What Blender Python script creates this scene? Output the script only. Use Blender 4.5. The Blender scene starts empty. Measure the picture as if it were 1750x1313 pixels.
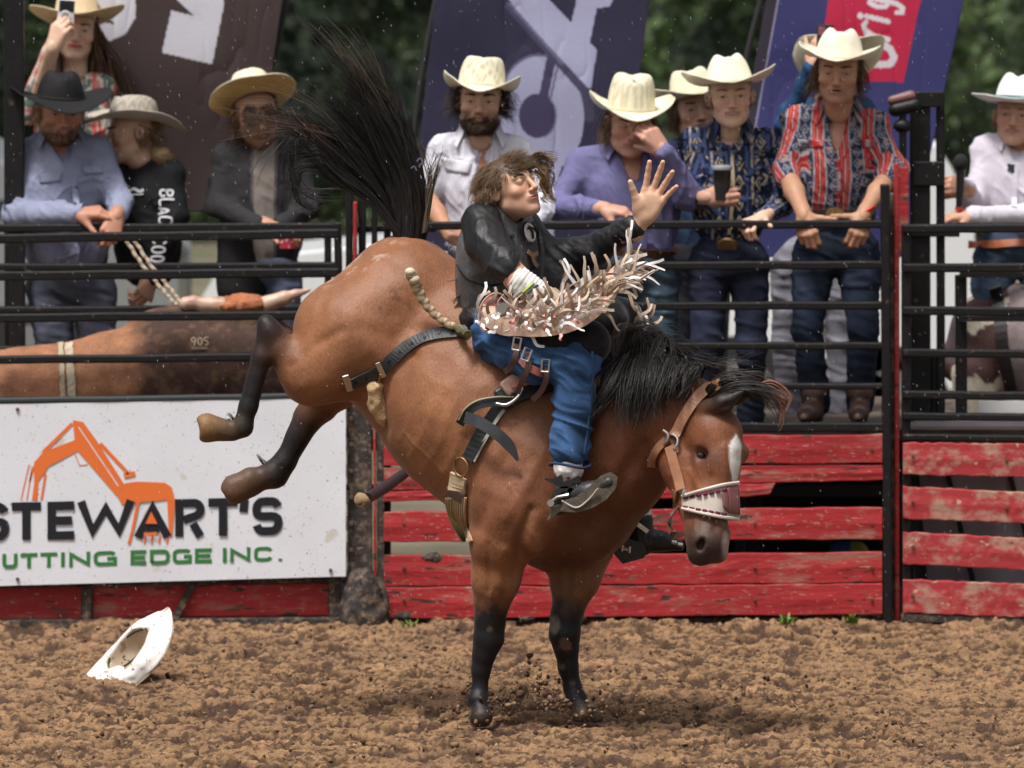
import bpy, math, random
import numpy as np
from mathutils import Vector, Matrix
from mathutils.bvhtree import BVHTree
rnd = random.Random(7); NR = np.random.RandomState(5)
SC = bpy.context.scene; COL = SC.collection
# ------------------------------------------------------------------ camera, world, sun, exposure
F = 11750.0; CAMY = -25.0; CAMZ = 2.83; PIT = math.atan((656.5 + 96) / F)
cd = bpy.data.cameras.new('camera'); cam = bpy.data.objects.new('camera', cd); COL.objects.link(cam)
cam.location = (0, CAMY, CAMZ); cam.rotation_euler = (math.pi / 2 - PIT, 0, 0)
cd.sensor_width = 36; cd.lens = F / 1750 * 36; cd.clip_start = 1; cd.clip_end = 600
cd.dof.use_dof = True; cd.dof.focus_distance = 24.8; cd.dof.aperture_fstop = 4.2
SC.camera = cam
W = bpy.data.worlds.new('World'); SC.world = W; W.use_nodes = True
nt = W.node_tree; bg = nt.nodes['Background']; sky = nt.nodes.new('ShaderNodeTexSky')
SUN_EL, SUN_AZ = math.radians(66), math.radians(212)      # azimuth the light comes from, clockwise from +y
sky.sky_type = 'NISHITA'; sky.sun_disc = False; sky.sun_elevation = SUN_EL; sky.sun_rotation = SUN_AZ
sky.air_density = 1.0; sky.dust_density = 7.0; sky.ozone_density = 1.0
hsv = nt.nodes.new('ShaderNodeHueSaturation'); hsv.inputs['Saturation'].default_value = .35   # cloud cover takes the blue out of the sky
nt.links.new(sky.outputs[0], hsv.inputs['Color']); nt.links.new(hsv.outputs[0], bg.inputs['Color'])
bg.inputs['Strength'].default_value = 0.052
sl = bpy.data.lights.new('sun', 'SUN'); sl.energy = 1.5; sl.angle = math.radians(12); sl.color = (1, .965, .92)
so = bpy.data.objects.new('sun', sl); COL.objects.link(so); so.location = (0, 0, 30)
sd = Vector((math.sin(SUN_AZ) * math.cos(SUN_EL), math.cos(SUN_AZ) * math.cos(SUN_EL), math.sin(SUN_EL)))
so.rotation_euler = sd.to_track_quat('Z', 'Y').to_euler()
vs = SC.view_settings; vs.view_transform = 'Standard'; vs.look = 'None'; vs.exposure = 1.2; vs.gamma = 1; vs.use_curve_mapping = False
SC.render.engine = 'CYCLES'; SC.cycles.max_bounces = 5; SC.cycles.use_denoising = True
# ------------------------------------------------------------------ measuring: photo pixel + distance -> point in the place
_ct, _st = math.cos(PIT), math.sin(PIT)
def P(px, py, Y=0.0):
    u = (px - 875) / F; v = -(py - 656.5) / F
    dy = _ct + v * _st; t = (Y - CAMY) / dy
    return np.array([u * t, Y, CAMZ + (-_st + v * _ct) * t])
def S(Y=0.0): return (Y - CAMY) / F          # metres per photo pixel at distance Y
def proj(V):
    V = np.asarray(V); dx = V[:, 0]; dy = V[:, 1] - CAMY; dz = V[:, 2] - CAMZ
    w = dy * _ct - dz * _st; v = dy * _st + dz * _ct
    return 875 + F * dx / w, 656.5 - F * v / w
# ------------------------------------------------------------------ objects
def link(o): COL.objects.link(o); return o
def thing(name, label, cat, loc=(0, 0, 0), group=None):
    o = link(bpy.data.objects.new(name, None)); o.location = [float(c) for c in loc]; o.empty_display_size = .1
    o['label'] = label; o['category'] = cat
    if group: o['group'] = group
    return o
def tag(o, label, cat, group=None):
    o['label'] = label; o['category'] = cat
    if group: o['group'] = group
    return o
def root_of(o):
    return o
def mk(name, V, Fc, mat, parent=None, col=None, smooth=True, kind=None, label=None):
    """V (n,3) in world metres; Fc list/array of faces; col (n,3) pigment per vertex"""
    me = bpy.data.meshes.new(name); V = np.asarray(V, dtype=np.float32)
    if isinstance(Fc, np.ndarray) and Fc.ndim == 2:
        n, k = Fc.shape
        me.vertices.add(len(V)); me.vertices.foreach_set('co', V.ravel())
        me.loops.add(n * k); me.loops.foreach_set('vertex_index', Fc.astype(np.int32).ravel())
        me.polygons.add(n); me.polygons.foreach_set('loop_start', np.arange(0, n * k, k, dtype=np.int32))
        me.update(calc_edges=True)
    else:
        me.from_pydata(V.tolist(), [], [list(map(int, f)) for f in Fc])
    me.validate()
    if smooth:
        me.shade_smooth()
        if len(me.polygons) < 1500 and kind != 'stuff': me.set_sharp_from_angle(angle=math.radians(48))
    if col is not None:
        a = me.color_attributes.new('Col', 'FLOAT_COLOR', 'POINT')
        c = np.ones((len(V), 4), dtype=np.float32); c[:, :3] = col; a.data.foreach_set('color', c.ravel())
    if mat: me.materials.append(mat)
    o = link(bpy.data.objects.new(name, me))
    if parent:
        o.parent = parent
        m = Matrix.Translation(parent.location); q = parent
        while q.parent: q = q.parent; m = Matrix.Translation(q.location)
        if parent.type == 'EMPTY': o.matrix_parent_inverse = m.inverted()
        # parents that are meshes carry their geometry in world metres with an identity world matrix
    if kind: o['kind'] = kind
    if label: o['label'] = label
    return o
class MB:
    """collects vertices, faces and colours of one mesh"""
    def __init__(s): s.V = []; s.F = []; s.C = []; s.n = 0
    def add(s, V, Fc, c=None):
        V = np.asarray(V, float); s.V.append(V)
        s.F += [tuple(int(i) + s.n for i in f) for f in Fc]; s.n += len(V)
        c = np.ones((len(V), 3)) * (np.array(c) if c is not None else np.array([.5, .5, .5])); s.C.append(c)
    def build(s, name, mat, parent=None, smooth=False, kind=None, usecol=False, label=None):
        return mk(name, np.concatenate(s.V), s.F, mat, parent, np.concatenate(s.C) if usecol else None, smooth, kind, label)
BF = [(0, 1, 3, 2), (4, 6, 7, 5), (0, 4, 5, 1), (2, 3, 7, 6), (0, 2, 6, 4), (1, 5, 7, 3)]
def boxv(lo, hi, b=0.0):
    return np.array([[x, y, z] for x in (lo[0], hi[0]) for y in (lo[1], hi[1]) for z in (lo[2], hi[2])], float)
def bevel(o, w=.004, seg=2):
    m = o.modifiers.new('b', 'BEVEL'); m.width = w; m.segments = seg; m.limit_method = 'ANGLE'; return o
def hexa(c8):  # eight points ordered as boxv
    return np.array(c8, float), BF
def bar(a, b, w, h, up=(0, 0, 1), wob=0, n=1):
    """square bar from a to b, width w (sideways) and height h"""
    a = np.array(a, float); b = np.array(b, float); d = b - a; L = np.linalg.norm(d); d = d / L
    up = np.array(up, float); s = np.cross(d, up)
    if np.linalg.norm(s) < 1e-5: s = np.cross(d, (0, 1, 0))
    s /= np.linalg.norm(s); u = np.cross(s, d)
    V = []; Fc = []
    for i in range(n + 1):
        p = a + d * L * i / n + (u * NR.uniform(-wob, wob) if 0 < i < n else 0)
        V += [p - s * w / 2 - u * h / 2, p + s * w / 2 - u * h / 2, p + s * w / 2 + u * h / 2, p - s * w / 2 + u * h / 2]
    for i in range(n):
        o = 4 * i
        for j in range(4): Fc.append((o + j, o + (j + 1) % 4, o + 4 + (j + 1) % 4, o + 4 + j))
    Fc += [(3, 2, 1, 0), (4 * n, 4 * n + 1, 4 * n + 2, 4 * n + 3)]
    return np.array(V), Fc
def frames(pts):
    pts = np.asarray(pts, float); t = np.gradient(pts, axis=0); t /= np.linalg.norm(t, axis=1)[:, None] + 1e-9
    return t
def tube(pts, r, seg=6, cap=True):
    pts = np.asarray(pts, float); n = len(pts); r = np.broadcast_to(r, (n,)); t = frames(pts)
    ref = np.array([0, 0, 1.0]) if abs(t[0][2]) < .9 else np.array([1.0, 0, 0])
    V = []; a = np.arange(seg) * 2 * math.pi / seg; s = np.cross(t[0], ref); s /= np.linalg.norm(s)
    for i in range(n):
        s = s - t[i] * s.dot(t[i]); s /= np.linalg.norm(s) + 1e-9; u = np.cross(t[i], s)
        V.append(pts[i] + r[i] * (np.outer(np.cos(a), s) + np.outer(np.sin(a), u)))
    Fc = [(i * seg + j, i * seg + (j + 1) % seg, (i + 1) * seg + (j + 1) % seg, (i + 1) * seg + j) for i in range(n - 1) for j in range(seg)]
    if cap: Fc += [tuple(range(seg - 1, -1, -1)), tuple((n - 1) * seg + j for j in range(seg))]
    return np.concatenate(V), Fc
def spline(pts, n):
    """Catmull-Rom through pts"""
    p = np.asarray(pts, float); p = np.vstack([2 * p[0] - p[1], p, 2 * p[-1] - p[-2]]); m = len(p) - 3
    out = []
    for u in np.linspace(0, m - 1e-6, n):
        i = int(u); t = u - i; a, b, c, d = p[i:i + 4]
        out.append(.5 * ((2 * b) + (c - a) * t + (2 * a - 5 * b + 4 * c - d) * t * t + (3 * b - a - 3 * c + d) * t ** 3))
    return np.array(out)
def ribbon(pts, side, w, th, w_end=None):
    """strap with real thickness; side = width direction (n,3) or (3,), w width"""
    pts = np.asarray(pts, float); n = len(pts); side = np.broadcast_to(side, (n, 3)).astype(float)
    t = frames(pts); side = side - t * np.sum(side * t, 1)[:, None]; side /= np.linalg.norm(side, axis=1)[:, None] + 1e-9
    nn = np.cross(t, side); w = np.broadcast_to(w, (n,))[:, None] / 2; h = th / 2
    V = np.stack([pts - side * w - nn * h, pts + side * w - nn * h, pts + side * w + nn * h, pts - side * w + nn * h], 1).reshape(-1, 3)
    Fc = [(i * 4 + j, i * 4 + (j + 1) % 4, i * 4 + 4 + (j + 1) % 4, i * 4 + 4 + j) for i in range(n - 1) for j in range(4)]
    Fc += [(3, 2, 1, 0), tuple(4 * (n - 1) + j for j in range(4))]
    return V, Fc
def sheet(G, th=0.0):
    """grid G (a,b,3) -> verts, faces; th>0 gives it thickness towards +normal"""
    a, b = G.shape[:2]; V = G.reshape(-1, 3)
    Fc = [(i * b + j, i * b + j + 1, (i + 1) * b + j + 1, (i + 1) * b + j) for i in range(a - 1) for j in range(b - 1)]
    if th:
        N = vnorm(V, np.array(Fc)); V2 = V + N * th; m = len(V)
        F2 = [tuple(m + i for i in f[::-1]) for f in Fc]
        rim = [i * b for i in range(a)][::-1]; E = []
        ring = [j for j in range(b)] + [i * b + b - 1 for i in range(1, a)] + [(a - 1) * b + j for j in range(b - 2, -1, -1)] + [i * b for i in range(a - 2, 0, -1)]
        for q in range(len(ring)):
            x, y = ring[q], ring[(q + 1) % len(ring)]; E.append((y, x, m + x, m + y))
        return np.vstack([V, V2]), Fc + F2 + E
    return V, Fc
def vnorm(V, Q):
    e1 = V[Q[:, 2]] - V[Q[:, 0]]; e2 = V[Q[:, 3 if Q.shape[1] > 3 else 1]] - V[Q[:, 1 if Q.shape[1] > 3 else 0]]
    fn = np.cross(e1, e2); N = np.zeros_like(V)
    for k in range(Q.shape[1]):
        for c in range(3): N[:, c] += np.bincount(Q[:, k], fn[:, c], len(V))
    return N / (np.linalg.norm(N, axis=1)[:, None] + 1e-12)
# ------------------------------------------------------------------ value noise
_T = NR.rand(64, 64, 64).astype(np.float32)
def vnoise(p, f=1.0, seed=0):
    q = np.asarray(p) * f + seed * 17.31 + 1000; i = np.floor(q).astype(int); t = q - i; t = t * t * (3 - 2 * t); i &= 63; j = (i + 1) & 63
    x, y, z = t[:, 0], t[:, 1], t[:, 2]; g = lambda a, b, c: _T[a, b, c]
    c00 = g(i[:, 0], i[:, 1], i[:, 2]) * (1 - x) + g(j[:, 0], i[:, 1], i[:, 2]) * x
    c10 = g(i[:, 0], j[:, 1], i[:, 2]) * (1 - x) + g(j[:, 0], j[:, 1], i[:, 2]) * x
    c01 = g(i[:, 0], i[:, 1], j[:, 2]) * (1 - x) + g(j[:, 0], i[:, 1], j[:, 2]) * x
    c11 = g(i[:, 0], j[:, 1], j[:, 2]) * (1 - x) + g(j[:, 0], j[:, 1], j[:, 2]) * x
    return (c00 * (1 - y) + c10 * y) * (1 - z) + (c01 * (1 - y) + c11 * y) * z
def fbm(p, f=1.0, o=4, seed=0):
    s = 0; a = 1; n = 0
    for k in range(o): s = s + a * vnoise(p, f * 2 ** k, seed + k); n += a; a *= .5
    return s / n
def folds(p, f=9, seed=0, d=(1, 1, 1)):
    """cloth fold relief, about -0.5..1: narrow warped ridges over soft undulation"""
    q = np.asarray(p) * np.array(d); w = np.stack([fbm(q, 4, 2, seed + 5), fbm(q, 4, 2, seed + 6), fbm(q, 4, 2, seed + 7)], 1)
    n = vnoise(q + w * .22, f * .8, seed); r = np.exp(-np.abs(n - .5) / .055); n2 = vnoise(q * np.array([1.5, 1, .7]) + w * .2, f * 1.7, seed + 3); r2 = np.exp(-np.abs(n2 - .5) / .06)
    mk_ = np.clip((fbm(q, 4.5, 2, seed + 11) - .38) * 5, .15, 1)
    return (r * .75 + r2 * .4) * mk_ - .35 + (vnoise(q, f * .5, seed + 9) - .5) * .9
def creases(p, seed=0, fx=6, fz=26, tilt=7):
    """narrow cross-wise cloth creases, 0..1"""
    p = np.asarray(p); w = (fbm(p, 5, 2, seed + 2) - .5) * 2.6; q = np.stack([p[:, 0] * fx, p[:, 1] * fx, p[:, 2] * fz + p[:, 0] * tilt + w], 1)
    a = 1 - np.abs(2 * vnoise(q, 1, seed) - 1); b = 1 - np.abs(2 * vnoise(q * 1.9, 1, seed + 1) - 1); return np.clip(a * .75 + b * .35 - .25, 0, 1) ** 1.3
# ------------------------------------------------------------------ solid modelling with smoothly joined volumes
def rotm(yaw=0, pitch=0, roll=0):
    """degrees; yaw about z (positive turns the face (-y) to the picture's right), pitch about x (positive = chin down), roll about y (positive = leans to the right)"""
    y, p, r = map(math.radians, (yaw, pitch, roll))
    Rz = np.array([[math.cos(y), -math.sin(y), 0], [math.sin(y), math.cos(y), 0], [0, 0, 1]])
    Rx = np.array([[1, 0, 0], [0, math.cos(p), -math.sin(p)], [0, math.sin(p), math.cos(p)]])
    Ry = np.array([[math.cos(r), 0, math.sin(r)], [0, 1, 0], [-math.sin(r), 0, math.cos(r)]])
    return Ry @ Rz @ Rx
class Sdf:
    def __init__(s, h): s.h = h; s.ops = []
    def cone(s, a, b, ra, rb, k=.02, col=None, sub=False):
        s.ops.append(('c', np.array(a, float), np.array(b, float), ra, rb, k, col, sub)); return s
    def ell(s, c, r, k=.02, col=None, sub=False, rot=None):
        s.ops.append(('e', np.array(c, float), np.array(np.broadcast_to(r, (3,)), float), rot, None, k, col, sub)); return s
    def chain(s, pts, k=.02, col=None):
        for (a, ra), (b, rb) in zip(pts[:-1], pts[1:]): s.cone(a, b, ra, rb, k, col)
        return s
    def fn(s, f, lo, hi, k=.005, sub=True): s.ops.append(('f', np.array(lo, float), np.array(hi, float), f, None, k, None, sub)); return s
    @staticmethod
    def dist(op, X, Y, Z):
        if op[0] == 'c':
            a, b, ra, rb = op[1:5]; d = b - a; l2 = max(d.dot(d), 1e-12)
            t = np.clip(((X - a[0]) * d[0] + (Y - a[1]) * d[1] + (Z - a[2]) * d[2]) / l2, 0, 1)
            return np.sqrt((X - a[0] - t * d[0]) ** 2 + (Y - a[1] - t * d[1]) ** 2 + (Z - a[2] - t * d[2]) ** 2) - (ra + (rb - ra) * t)
        if op[0] == 'e':
            c, r, R = op[1:4]; x, y, z = X - c[0], Y - c[1], Z - c[2]
            if R is not None: x, y, z = [R[0, i] * x + R[1, i] * y + R[2, i] * z for i in range(3)]
            k0 = np.sqrt((x / r[0]) ** 2 + (y / r[1]) ** 2 + (z / r[2]) ** 2)
            k1 = np.sqrt((x / r[0] ** 2) ** 2 + (y / r[1] ** 2) ** 2 + (z / r[2] ** 2) ** 2) + 1e-9
            return np.where(k0 < 1e-4, -r.min(), k0 * (k0 - 1) / k1)
        return op[3](X, Y, Z)
    def box(s, op):
        if op[0] == 'c': r = max(op[3], op[4]); return np.minimum(op[1], op[2]) - r, np.maximum(op[1], op[2]) + r
        if op[0] == 'e':
            r = op[2] if op[3] is None else np.full(3, op[2].max()); return op[1] - r, op[1] + r
        return op[1], op[2]
    def mesh(s):
        h = s.h; bs = [s.box(o) for o in s.ops if not o[7]]
        lo = np.min([b[0] for b in bs], 0) - 3 * h; hi = np.max([b[1] for b in bs], 0) + 3 * h
        n = np.ceil((hi - lo) / h).astype(int) + 1; D = np.full(n, 1.0, np.float32)
        ax = [lo[i] + np.arange(n[i]) * h for i in range(3)]
        for op in s.ops:
            k = op[5]; m = k + 2 * h if not op[7] else k + h; bl, bh = s.box(op)
            i0 = np.maximum(np.floor((bl - m - lo) / h).astype(int), 0); i1 = np.minimum(np.ceil((bh + m - lo) / h).astype(int) + 1, n)
            if np.any(i1 <= i0): continue
            sl = tuple(slice(i0[i], i1[i]) for i in range(3))
            X, Y, Z = [ax[i][sl[i]].astype(np.float32).reshape([-1 if j == i else 1 for j in range(3)]) for i in range(3)]
            d = s.dist(op, X, Y, Z).astype(np.float32); c = D[sl]
            if op[7]:
                d = -d; q = np.clip(k - np.abs(c - d), 0, None) / k; D[sl] = np.maximum(c, d) + q * q * k * .25
            else:
                q = np.clip(k - np.abs(c - d), 0, None) / k; D[sl] = np.minimum(c, d) - q * q * k * .25
        # surface nets
        I = D < 0; ny, nz = n[1], n[2]
        cs = np.zeros(n - 1, np.int8)
        for a in (0, 1):
            for b in (0, 1):
                for c in (0, 1): cs += I[a:n[0] - 1 + a, b:n[1] - 1 + b, c:n[2] - 1 + c]
        act = np.argwhere((cs > 0) & (cs < 8)); idx = -np.ones(n - 1, np.int32); idx[act[:, 0], act[:, 1], act[:, 2]] = np.arange(len(act))
        cv = {}
        for a in (0, 1):
            for b in (0, 1):
                for c in (0, 1): cv[a, b, c] = D[act[:, 0] + a, act[:, 1] + b, act[:, 2] + c]
        acc = np.zeros((len(act), 3)); cnt = np.zeros(len(act))
        for axn in range(3):
            for u in (0, 1):
                for v in (0, 1):
                    o0 = [u, v]; o0.insert(axn, 0); o1 = [u, v]; o1.insert(axn, 1)
                    d0, d1 = cv[tuple(o0)], cv[tuple(o1)]; mm = (d0 < 0) != (d1 < 0); t = np.where(mm, d0 / np.where(mm, d0 - d1, 1), 0)
                    for j in range(3): acc[:, j] += np.where(mm, o0[j] + (t if j == axn else 0), 0)
                    cnt += mm
        V = lo + (act + acc / cnt[:, None]) * h; Q = []
        for axn in range(3):
            s0 = [slice(None)] * 3; s1 = [slice(None)] * 3; s0[axn] = slice(0, -1); s1[axn] = slice(1, None)
            A = I[tuple(s0)]; B = I[tuple(s1)]; e = np.argwhere(A != B); u, v = [(1, 2), (2, 0), (0, 1)][axn]
            e = e[(e[:, u] > 0) & (e[:, v] > 0) & (e[:, u] < n[u] - 1) & (e[:, v] < n[v] - 1)]
            fl = A[e[:, 0], e[:, 1], e[:, 2]]
            def g(du, dv):
                x = e.copy(); x[:, u] -= du; x[:, v] -= dv; return idx[x[:, 0], x[:, 1], x[:, 2]]
            q = np.stack([g(1, 1), g(0, 1), g(0, 0), g(1, 0)], 1); q[~fl] = q[~fl][:, ::-1]; Q.append(q)
        Q = np.vstack(Q); Q = Q[(Q >= 0).all(1)]
        return V, Q
    def paint(s, V, base, soft=.012):
        """pigment of each vertex from the volumes it belongs to"""
        Wt = np.zeros(len(V)) + 1e-9; C = np.zeros((len(V), 3)) + 1e-9 * np.array(base)
        X, Y, Z = V.T
        for op in s.ops:
            if op[7]: continue
            c = np.array(op[6] if op[6] is not None else base); w = np.exp(-np.clip(s.dist(op, X, Y, Z), -.02, .5) / soft)
            Wt += w; C += w[:, None] * c
        return C / Wt[:, None]
def relax(V, Q, it=1, lam=.5):
    for _ in range(it):
        A = np.zeros_like(V); c = np.zeros(len(V))
        for k in range(4):
            a, b = Q[:, k], Q[:, (k + 1) % 4]
            for j in range(3): A[:, j] += np.bincount(a, V[b, j], len(V)) + np.bincount(b, V[a, j], len(V))
            c += np.bincount(a, minlength=len(V)) + np.bincount(b, minlength=len(V))
        V = V * (1 - lam) + lam * A / np.maximum(c, 1)[:, None]
    return V
def bvh(V, Q): return BVHTree.FromPolygons([tuple(v) for v in V.tolist()], [tuple(q) for q in (Q.tolist() if isinstance(Q, np.ndarray) else Q)])
CP = Vector((0, CAMY, CAMZ))
def hit(tree, px, py, fall=0.0):
    """where the line of sight through a photo pixel meets a modelled surface: point, normal"""
    d = (Vector(P(px, py, 0)) - CP).normalized(); h = tree.ray_cast(CP, d)
    if h[0] is None: return P(px, py, fall), np.array([0, -1.0, 0])
    n = np.array(h[1]); return np.array(h[0]), (n if n[1] < 0.3 else -n)
def drape(tree, pts, w, th, off=.004, n=None, fall=0.0, sm=2):
    """strap laid on a modelled surface along photo pixels; w metres"""
    n = n or 4 * len(pts); pp = spline([(a, b, 0) for a, b in pts], n); H = [hit(tree, a, b, fall) for a, b, _ in pp]
    p = np.array([h[0] + h[1] * off for h in H]); N = np.array([h[1] for h in H])
    for _ in range(sm):
        p[1:-1] = (p[:-2] + 2 * p[1:-1] + p[2:]) / 4; N[1:-1] = (N[:-2] + 2 * N[1:-1] + N[2:]) / 4
    t = frames(p); return ribbon(p, np.cross(t, N), w, th)
def drape_quad(tree, c4, nu, nv, th=.003, off=.003, fall=0.0):
    c4 = [np.array(c, float) for c in c4]; G = np.zeros((nv, nu, 3))
    for j in range(nv):
        for i in range(nu):
            u, v = i / (nu - 1), j / (nv - 1); q = (c4[0] * (1 - u) + c4[1] * u) * (1 - v) + (c4[3] * (1 - u) + c4[2] * u) * v
            h = hit(tree, q[0], q[1], fall); G[j, i] = h[0] + np.array([0, -1, 0]) * off
    return sheet(G, 0)
# ------------------------------------------------------------------ materials
def mat(name, col=None, rough=.6, metal=0, spec=.5, var=0, vscale=8, bump=0, bscale=60, grime=None, gscale=7, gamt=.5, attr=False, sheen=0,
        coat=0, stretch=None, speck=None, alpha=None, sss=0, fine=0, fscale=300):
    m = bpy.data.materials.new(name); m.use_nodes = True; N = m.node_tree.nodes; L = m.node_tree.links; b = N['Principled BSDF']
    b.inputs['Roughness'].default_value = rough; b.inputs['Metallic'].default_value = metal; b.inputs['Specular IOR Level'].default_value = spec
    if sheen: b.inputs['Sheen Weight'].default_value = sheen; b.inputs['Sheen Roughness'].default_value = .4
    if coat: b.inputs['Coat Weight'].default_value = coat; b.inputs['Coat Roughness'].default_value = .15
    if sss: b.inputs['Subsurface Weight'].default_value = sss; b.inputs['Subsurface Radius'].default_value = (.6, .25, .15); b.inputs['Subsurface Scale'].default_value = .01
    tc = N.new('ShaderNodeTexCoord'); vec = tc.outputs['Object']
    if stretch:
        mp = N.new('ShaderNodeMapping'); mp.inputs['Scale'].default_value = stretch; L.new(vec, mp.inputs['Vector']); vec = mp.outputs[0]
    def noise(sc, det=4, r=.6):
        n = N.new('ShaderNodeTexNoise'); n.inputs['Scale'].default_value = sc; n.inputs['Detail'].default_value = det; n.inputs['Roughness'].default_value = r
        L.new(vec, n.inputs['Vector']); return n.outputs['Fac']
    def ramp(x, a, bb):
        r = N.new('ShaderNodeMapRange'); r.inputs[1].default_value = a; r.inputs[2].default_value = bb; L.new(x, r.inputs[0]); return r.outputs[0]
    def mix(f, a, c, mode='MIX'):
        x = N.new('ShaderNodeMix'); x.data_type = 'RGBA'; x.blend_type = mode
        if isinstance(f, float): x.inputs[0].default_value = f
        else: L.new(f, x.inputs[0])
        for s, v in ((6, a), (7, c)):
            if isinstance(v, tuple): x.inputs[s].default_value = v + (1,)
            else: L.new(v, x.inputs[s])
        return x.outputs[2]
    if attr:
        a = N.new('ShaderNodeAttribute'); a.attribute_name = 'Col'; c = a.outputs['Color']
    else: c = mix(0.0, tuple(col), tuple(col))
    if var:
        v = ramp(noise(vscale), .3, .7); lo = mix(1.0, c, (1 - var,) * 3, 'MULTIPLY'); hi = mix(1.0, c, (1 + var,) * 3, 'MULTIPLY'); c = mix(v, lo, hi)
    if fine:
        v = ramp(noise(fscale, 2), .3, .7); lo = mix(1.0, c, (1 - fine,) * 3, 'MULTIPLY'); hi = mix(1.0, c, (1 + fine,) * 3, 'MULTIPLY'); c = mix(v, lo, hi)
    if grime:
        g = ramp(noise(gscale, 8, .7), 1 - gamt, 1 - gamt + .12); c = mix(g, c, tuple(grime))
    if speck:
        for (sc, th, cc) in speck:
            g = ramp(noise(sc, 2, .5), th, th + .03); c = mix(g, c, tuple(cc))
    L.new(c, b.inputs['Base Color'])
    if bump:
        bp = N.new('ShaderNodeBump'); bp.inputs['Strength'].default_value = 1; bp.inputs['Distance'].default_value = bump; L.new(noise(bscale, 6), bp.inputs['Height']); L.new(bp.outputs[0], b.inputs['Normal'])
    return m
# ================================================================== ground, wood, fences, signs, flags
def clampn(x, a=0, b=1): return np.clip(x, a, b)
def setting():
    # far ground
    M_far = mat('trodden_ground', (.13, .11, .07), .95, var=.35, vscale=1.2, grime=(.06, .085, .03), gscale=.8, gamt=.45)
    mk('ground', [[-150, 3.9, -.012], [150, 3.9, -.012], [150, 400, -.012], [-150, 400, -.012]], [(0, 1, 2, 3)], M_far)['kind'] = 'structure'
    mk('ground', [[-150, -60, -.10], [150, -60, -.10], [150, 3.9, -.10], [-150, 3.9, -.10]], [(0, 1, 2, 3)], M_far)['kind'] = 'structure'
    # arena dirt with real relief
    M_dirt = mat('arena_dirt', attr=True, rough=.95, spec=.25, var=.12, vscale=9, fine=.35, fscale=120, bump=.006, bscale=90)
    xs = np.linspace(-2.6, 2.6, 860); ys = np.linspace(-2.4, 3.95, 560)
    X, Y = np.meshgrid(xs, ys); p = np.stack([X.ravel(), Y.ravel(), 0 * X.ravel()], 1); ps = p * np.array([1, .62, 1])
    big = fbm(ps, 1.6, 3, 1) - .5; w = np.stack([fbm(ps, 6, 2, 8), fbm(ps, 6, 2, 9), 0 * X.ravel()], 1)
    r1 = 1 - np.abs(2 * vnoise(ps + w * .1, 9, 2) - 1); r2 = 1 - np.abs(2 * vnoise(ps + w * .06, 30, 3) - 1); r3 = vnoise(ps + w * .03, 66, 4)
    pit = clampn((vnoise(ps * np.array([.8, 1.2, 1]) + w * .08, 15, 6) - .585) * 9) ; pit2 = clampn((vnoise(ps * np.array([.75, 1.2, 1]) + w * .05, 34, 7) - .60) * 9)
    z = big * .07 + (r1 - .6) * .007 + (r2 - .5) * .010 + (r3 - .5) * .020 + (vnoise(ps, 120, 9) - .5) * .007 - pit * .020 - pit2 * .016
    z += .022 * clampn((Y.ravel() - 3.1) / .5) * (.6 + vnoise(p, 3, 3))
    z += .028 * np.exp(-((X.ravel() - .05) ** 2 + (Y.ravel() + .05) ** 2) / .10) * (vnoise(p, 14, 2))
    for fx, fy in ((P(820, 1226, -.17)[0], -.16), (P(1005, 1228, 0)[0], -.02)): z = z * (1 - np.exp(-((X.ravel() - fx) ** 2 + (Y.ravel() - fy) ** 2) / .008) * .9)
    z -= .022
    m1 = fbm(ps, 2.2, 4, 21); m2 = fbm(ps, 11, 3, 22)
    C = np.array((.250, .146, .076))[None] * np.ones((len(p), 1)); C = C * (.62 + .75 * m2[:, None]); dk = clampn((m1 - .50) * 6)[:, None] * .40; C = C * (1 - dk) + np.array((.16, .095, .058)) * dk
    pit_shade = np.maximum(pit, pit2 * .9)[:, None] * .85; C = C * (1 - pit_shade) + np.array((.034, .018, .012)) * pit_shade  # hollows darkened in the colour to stand for their shade
    s3 = clampn((vnoise(ps * np.array([.7, 1.2, 1]), 52, 13) - .585) * 10)[:, None] * .8; C = C * (1 - s3) + np.array((.055, .030, .020)) * s3; s4 = clampn((vnoise(ps * np.array([.5, 1.1, 1]) + w * .1, 15, 15) - .70) * 9)[:, None] * clampn((-.2 - p[:, 1:2]) * 1.2 + .3) * .8; C = C * (1 - s4) + np.array((.05, .028, .02)) * s4  # s3: fine specks painted as shaded pits; s4: dark foreground clods
    n = len(xs); V = np.stack([p[:, 0], p[:, 1], z], 1); I = np.arange(len(ys) * n).reshape(len(ys), n); Q = np.stack([I[:-1, :-1], I[:-1, 1:], I[1:, 1:], I[1:, :-1]], -1).reshape(-1, 4)
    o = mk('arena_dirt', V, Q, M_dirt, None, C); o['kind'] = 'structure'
    zi = z.reshape(len(ys), n)
    def gz(x, y): return zi[int(np.clip(np.searchsorted(ys, y), 0, len(ys) - 1)), int(np.clip(np.searchsorted(xs, x), 0, n - 1))]
    # loose clods
    ico = np.array([[0, 0, 1], [.894, 0, .447], [.276, .851, .447], [-.724, .526, .447], [-.724, -.526, .447], [.276, -.851, .447], [.724, .526, -.447], [-.276, .851, -.447], [-.894, 0, -.447], [-.276, -.851, -.447], [.724, -.526, -.447], [0, 0, -1]])
    IF = np.array([(0, 1, 2), (0, 2, 3), (0, 3, 4), (0, 4, 5), (0, 5, 1), (1, 6, 2), (2, 7, 3), (3, 8, 4), (4, 9, 5), (5, 10, 1), (6, 7, 2), (7, 8, 3), (8, 9, 4), (9, 10, 5), (10, 6, 1), (11, 7, 6), (11, 8, 7), (11, 9, 8), (11, 10, 9), (11, 6, 10)])
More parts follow.
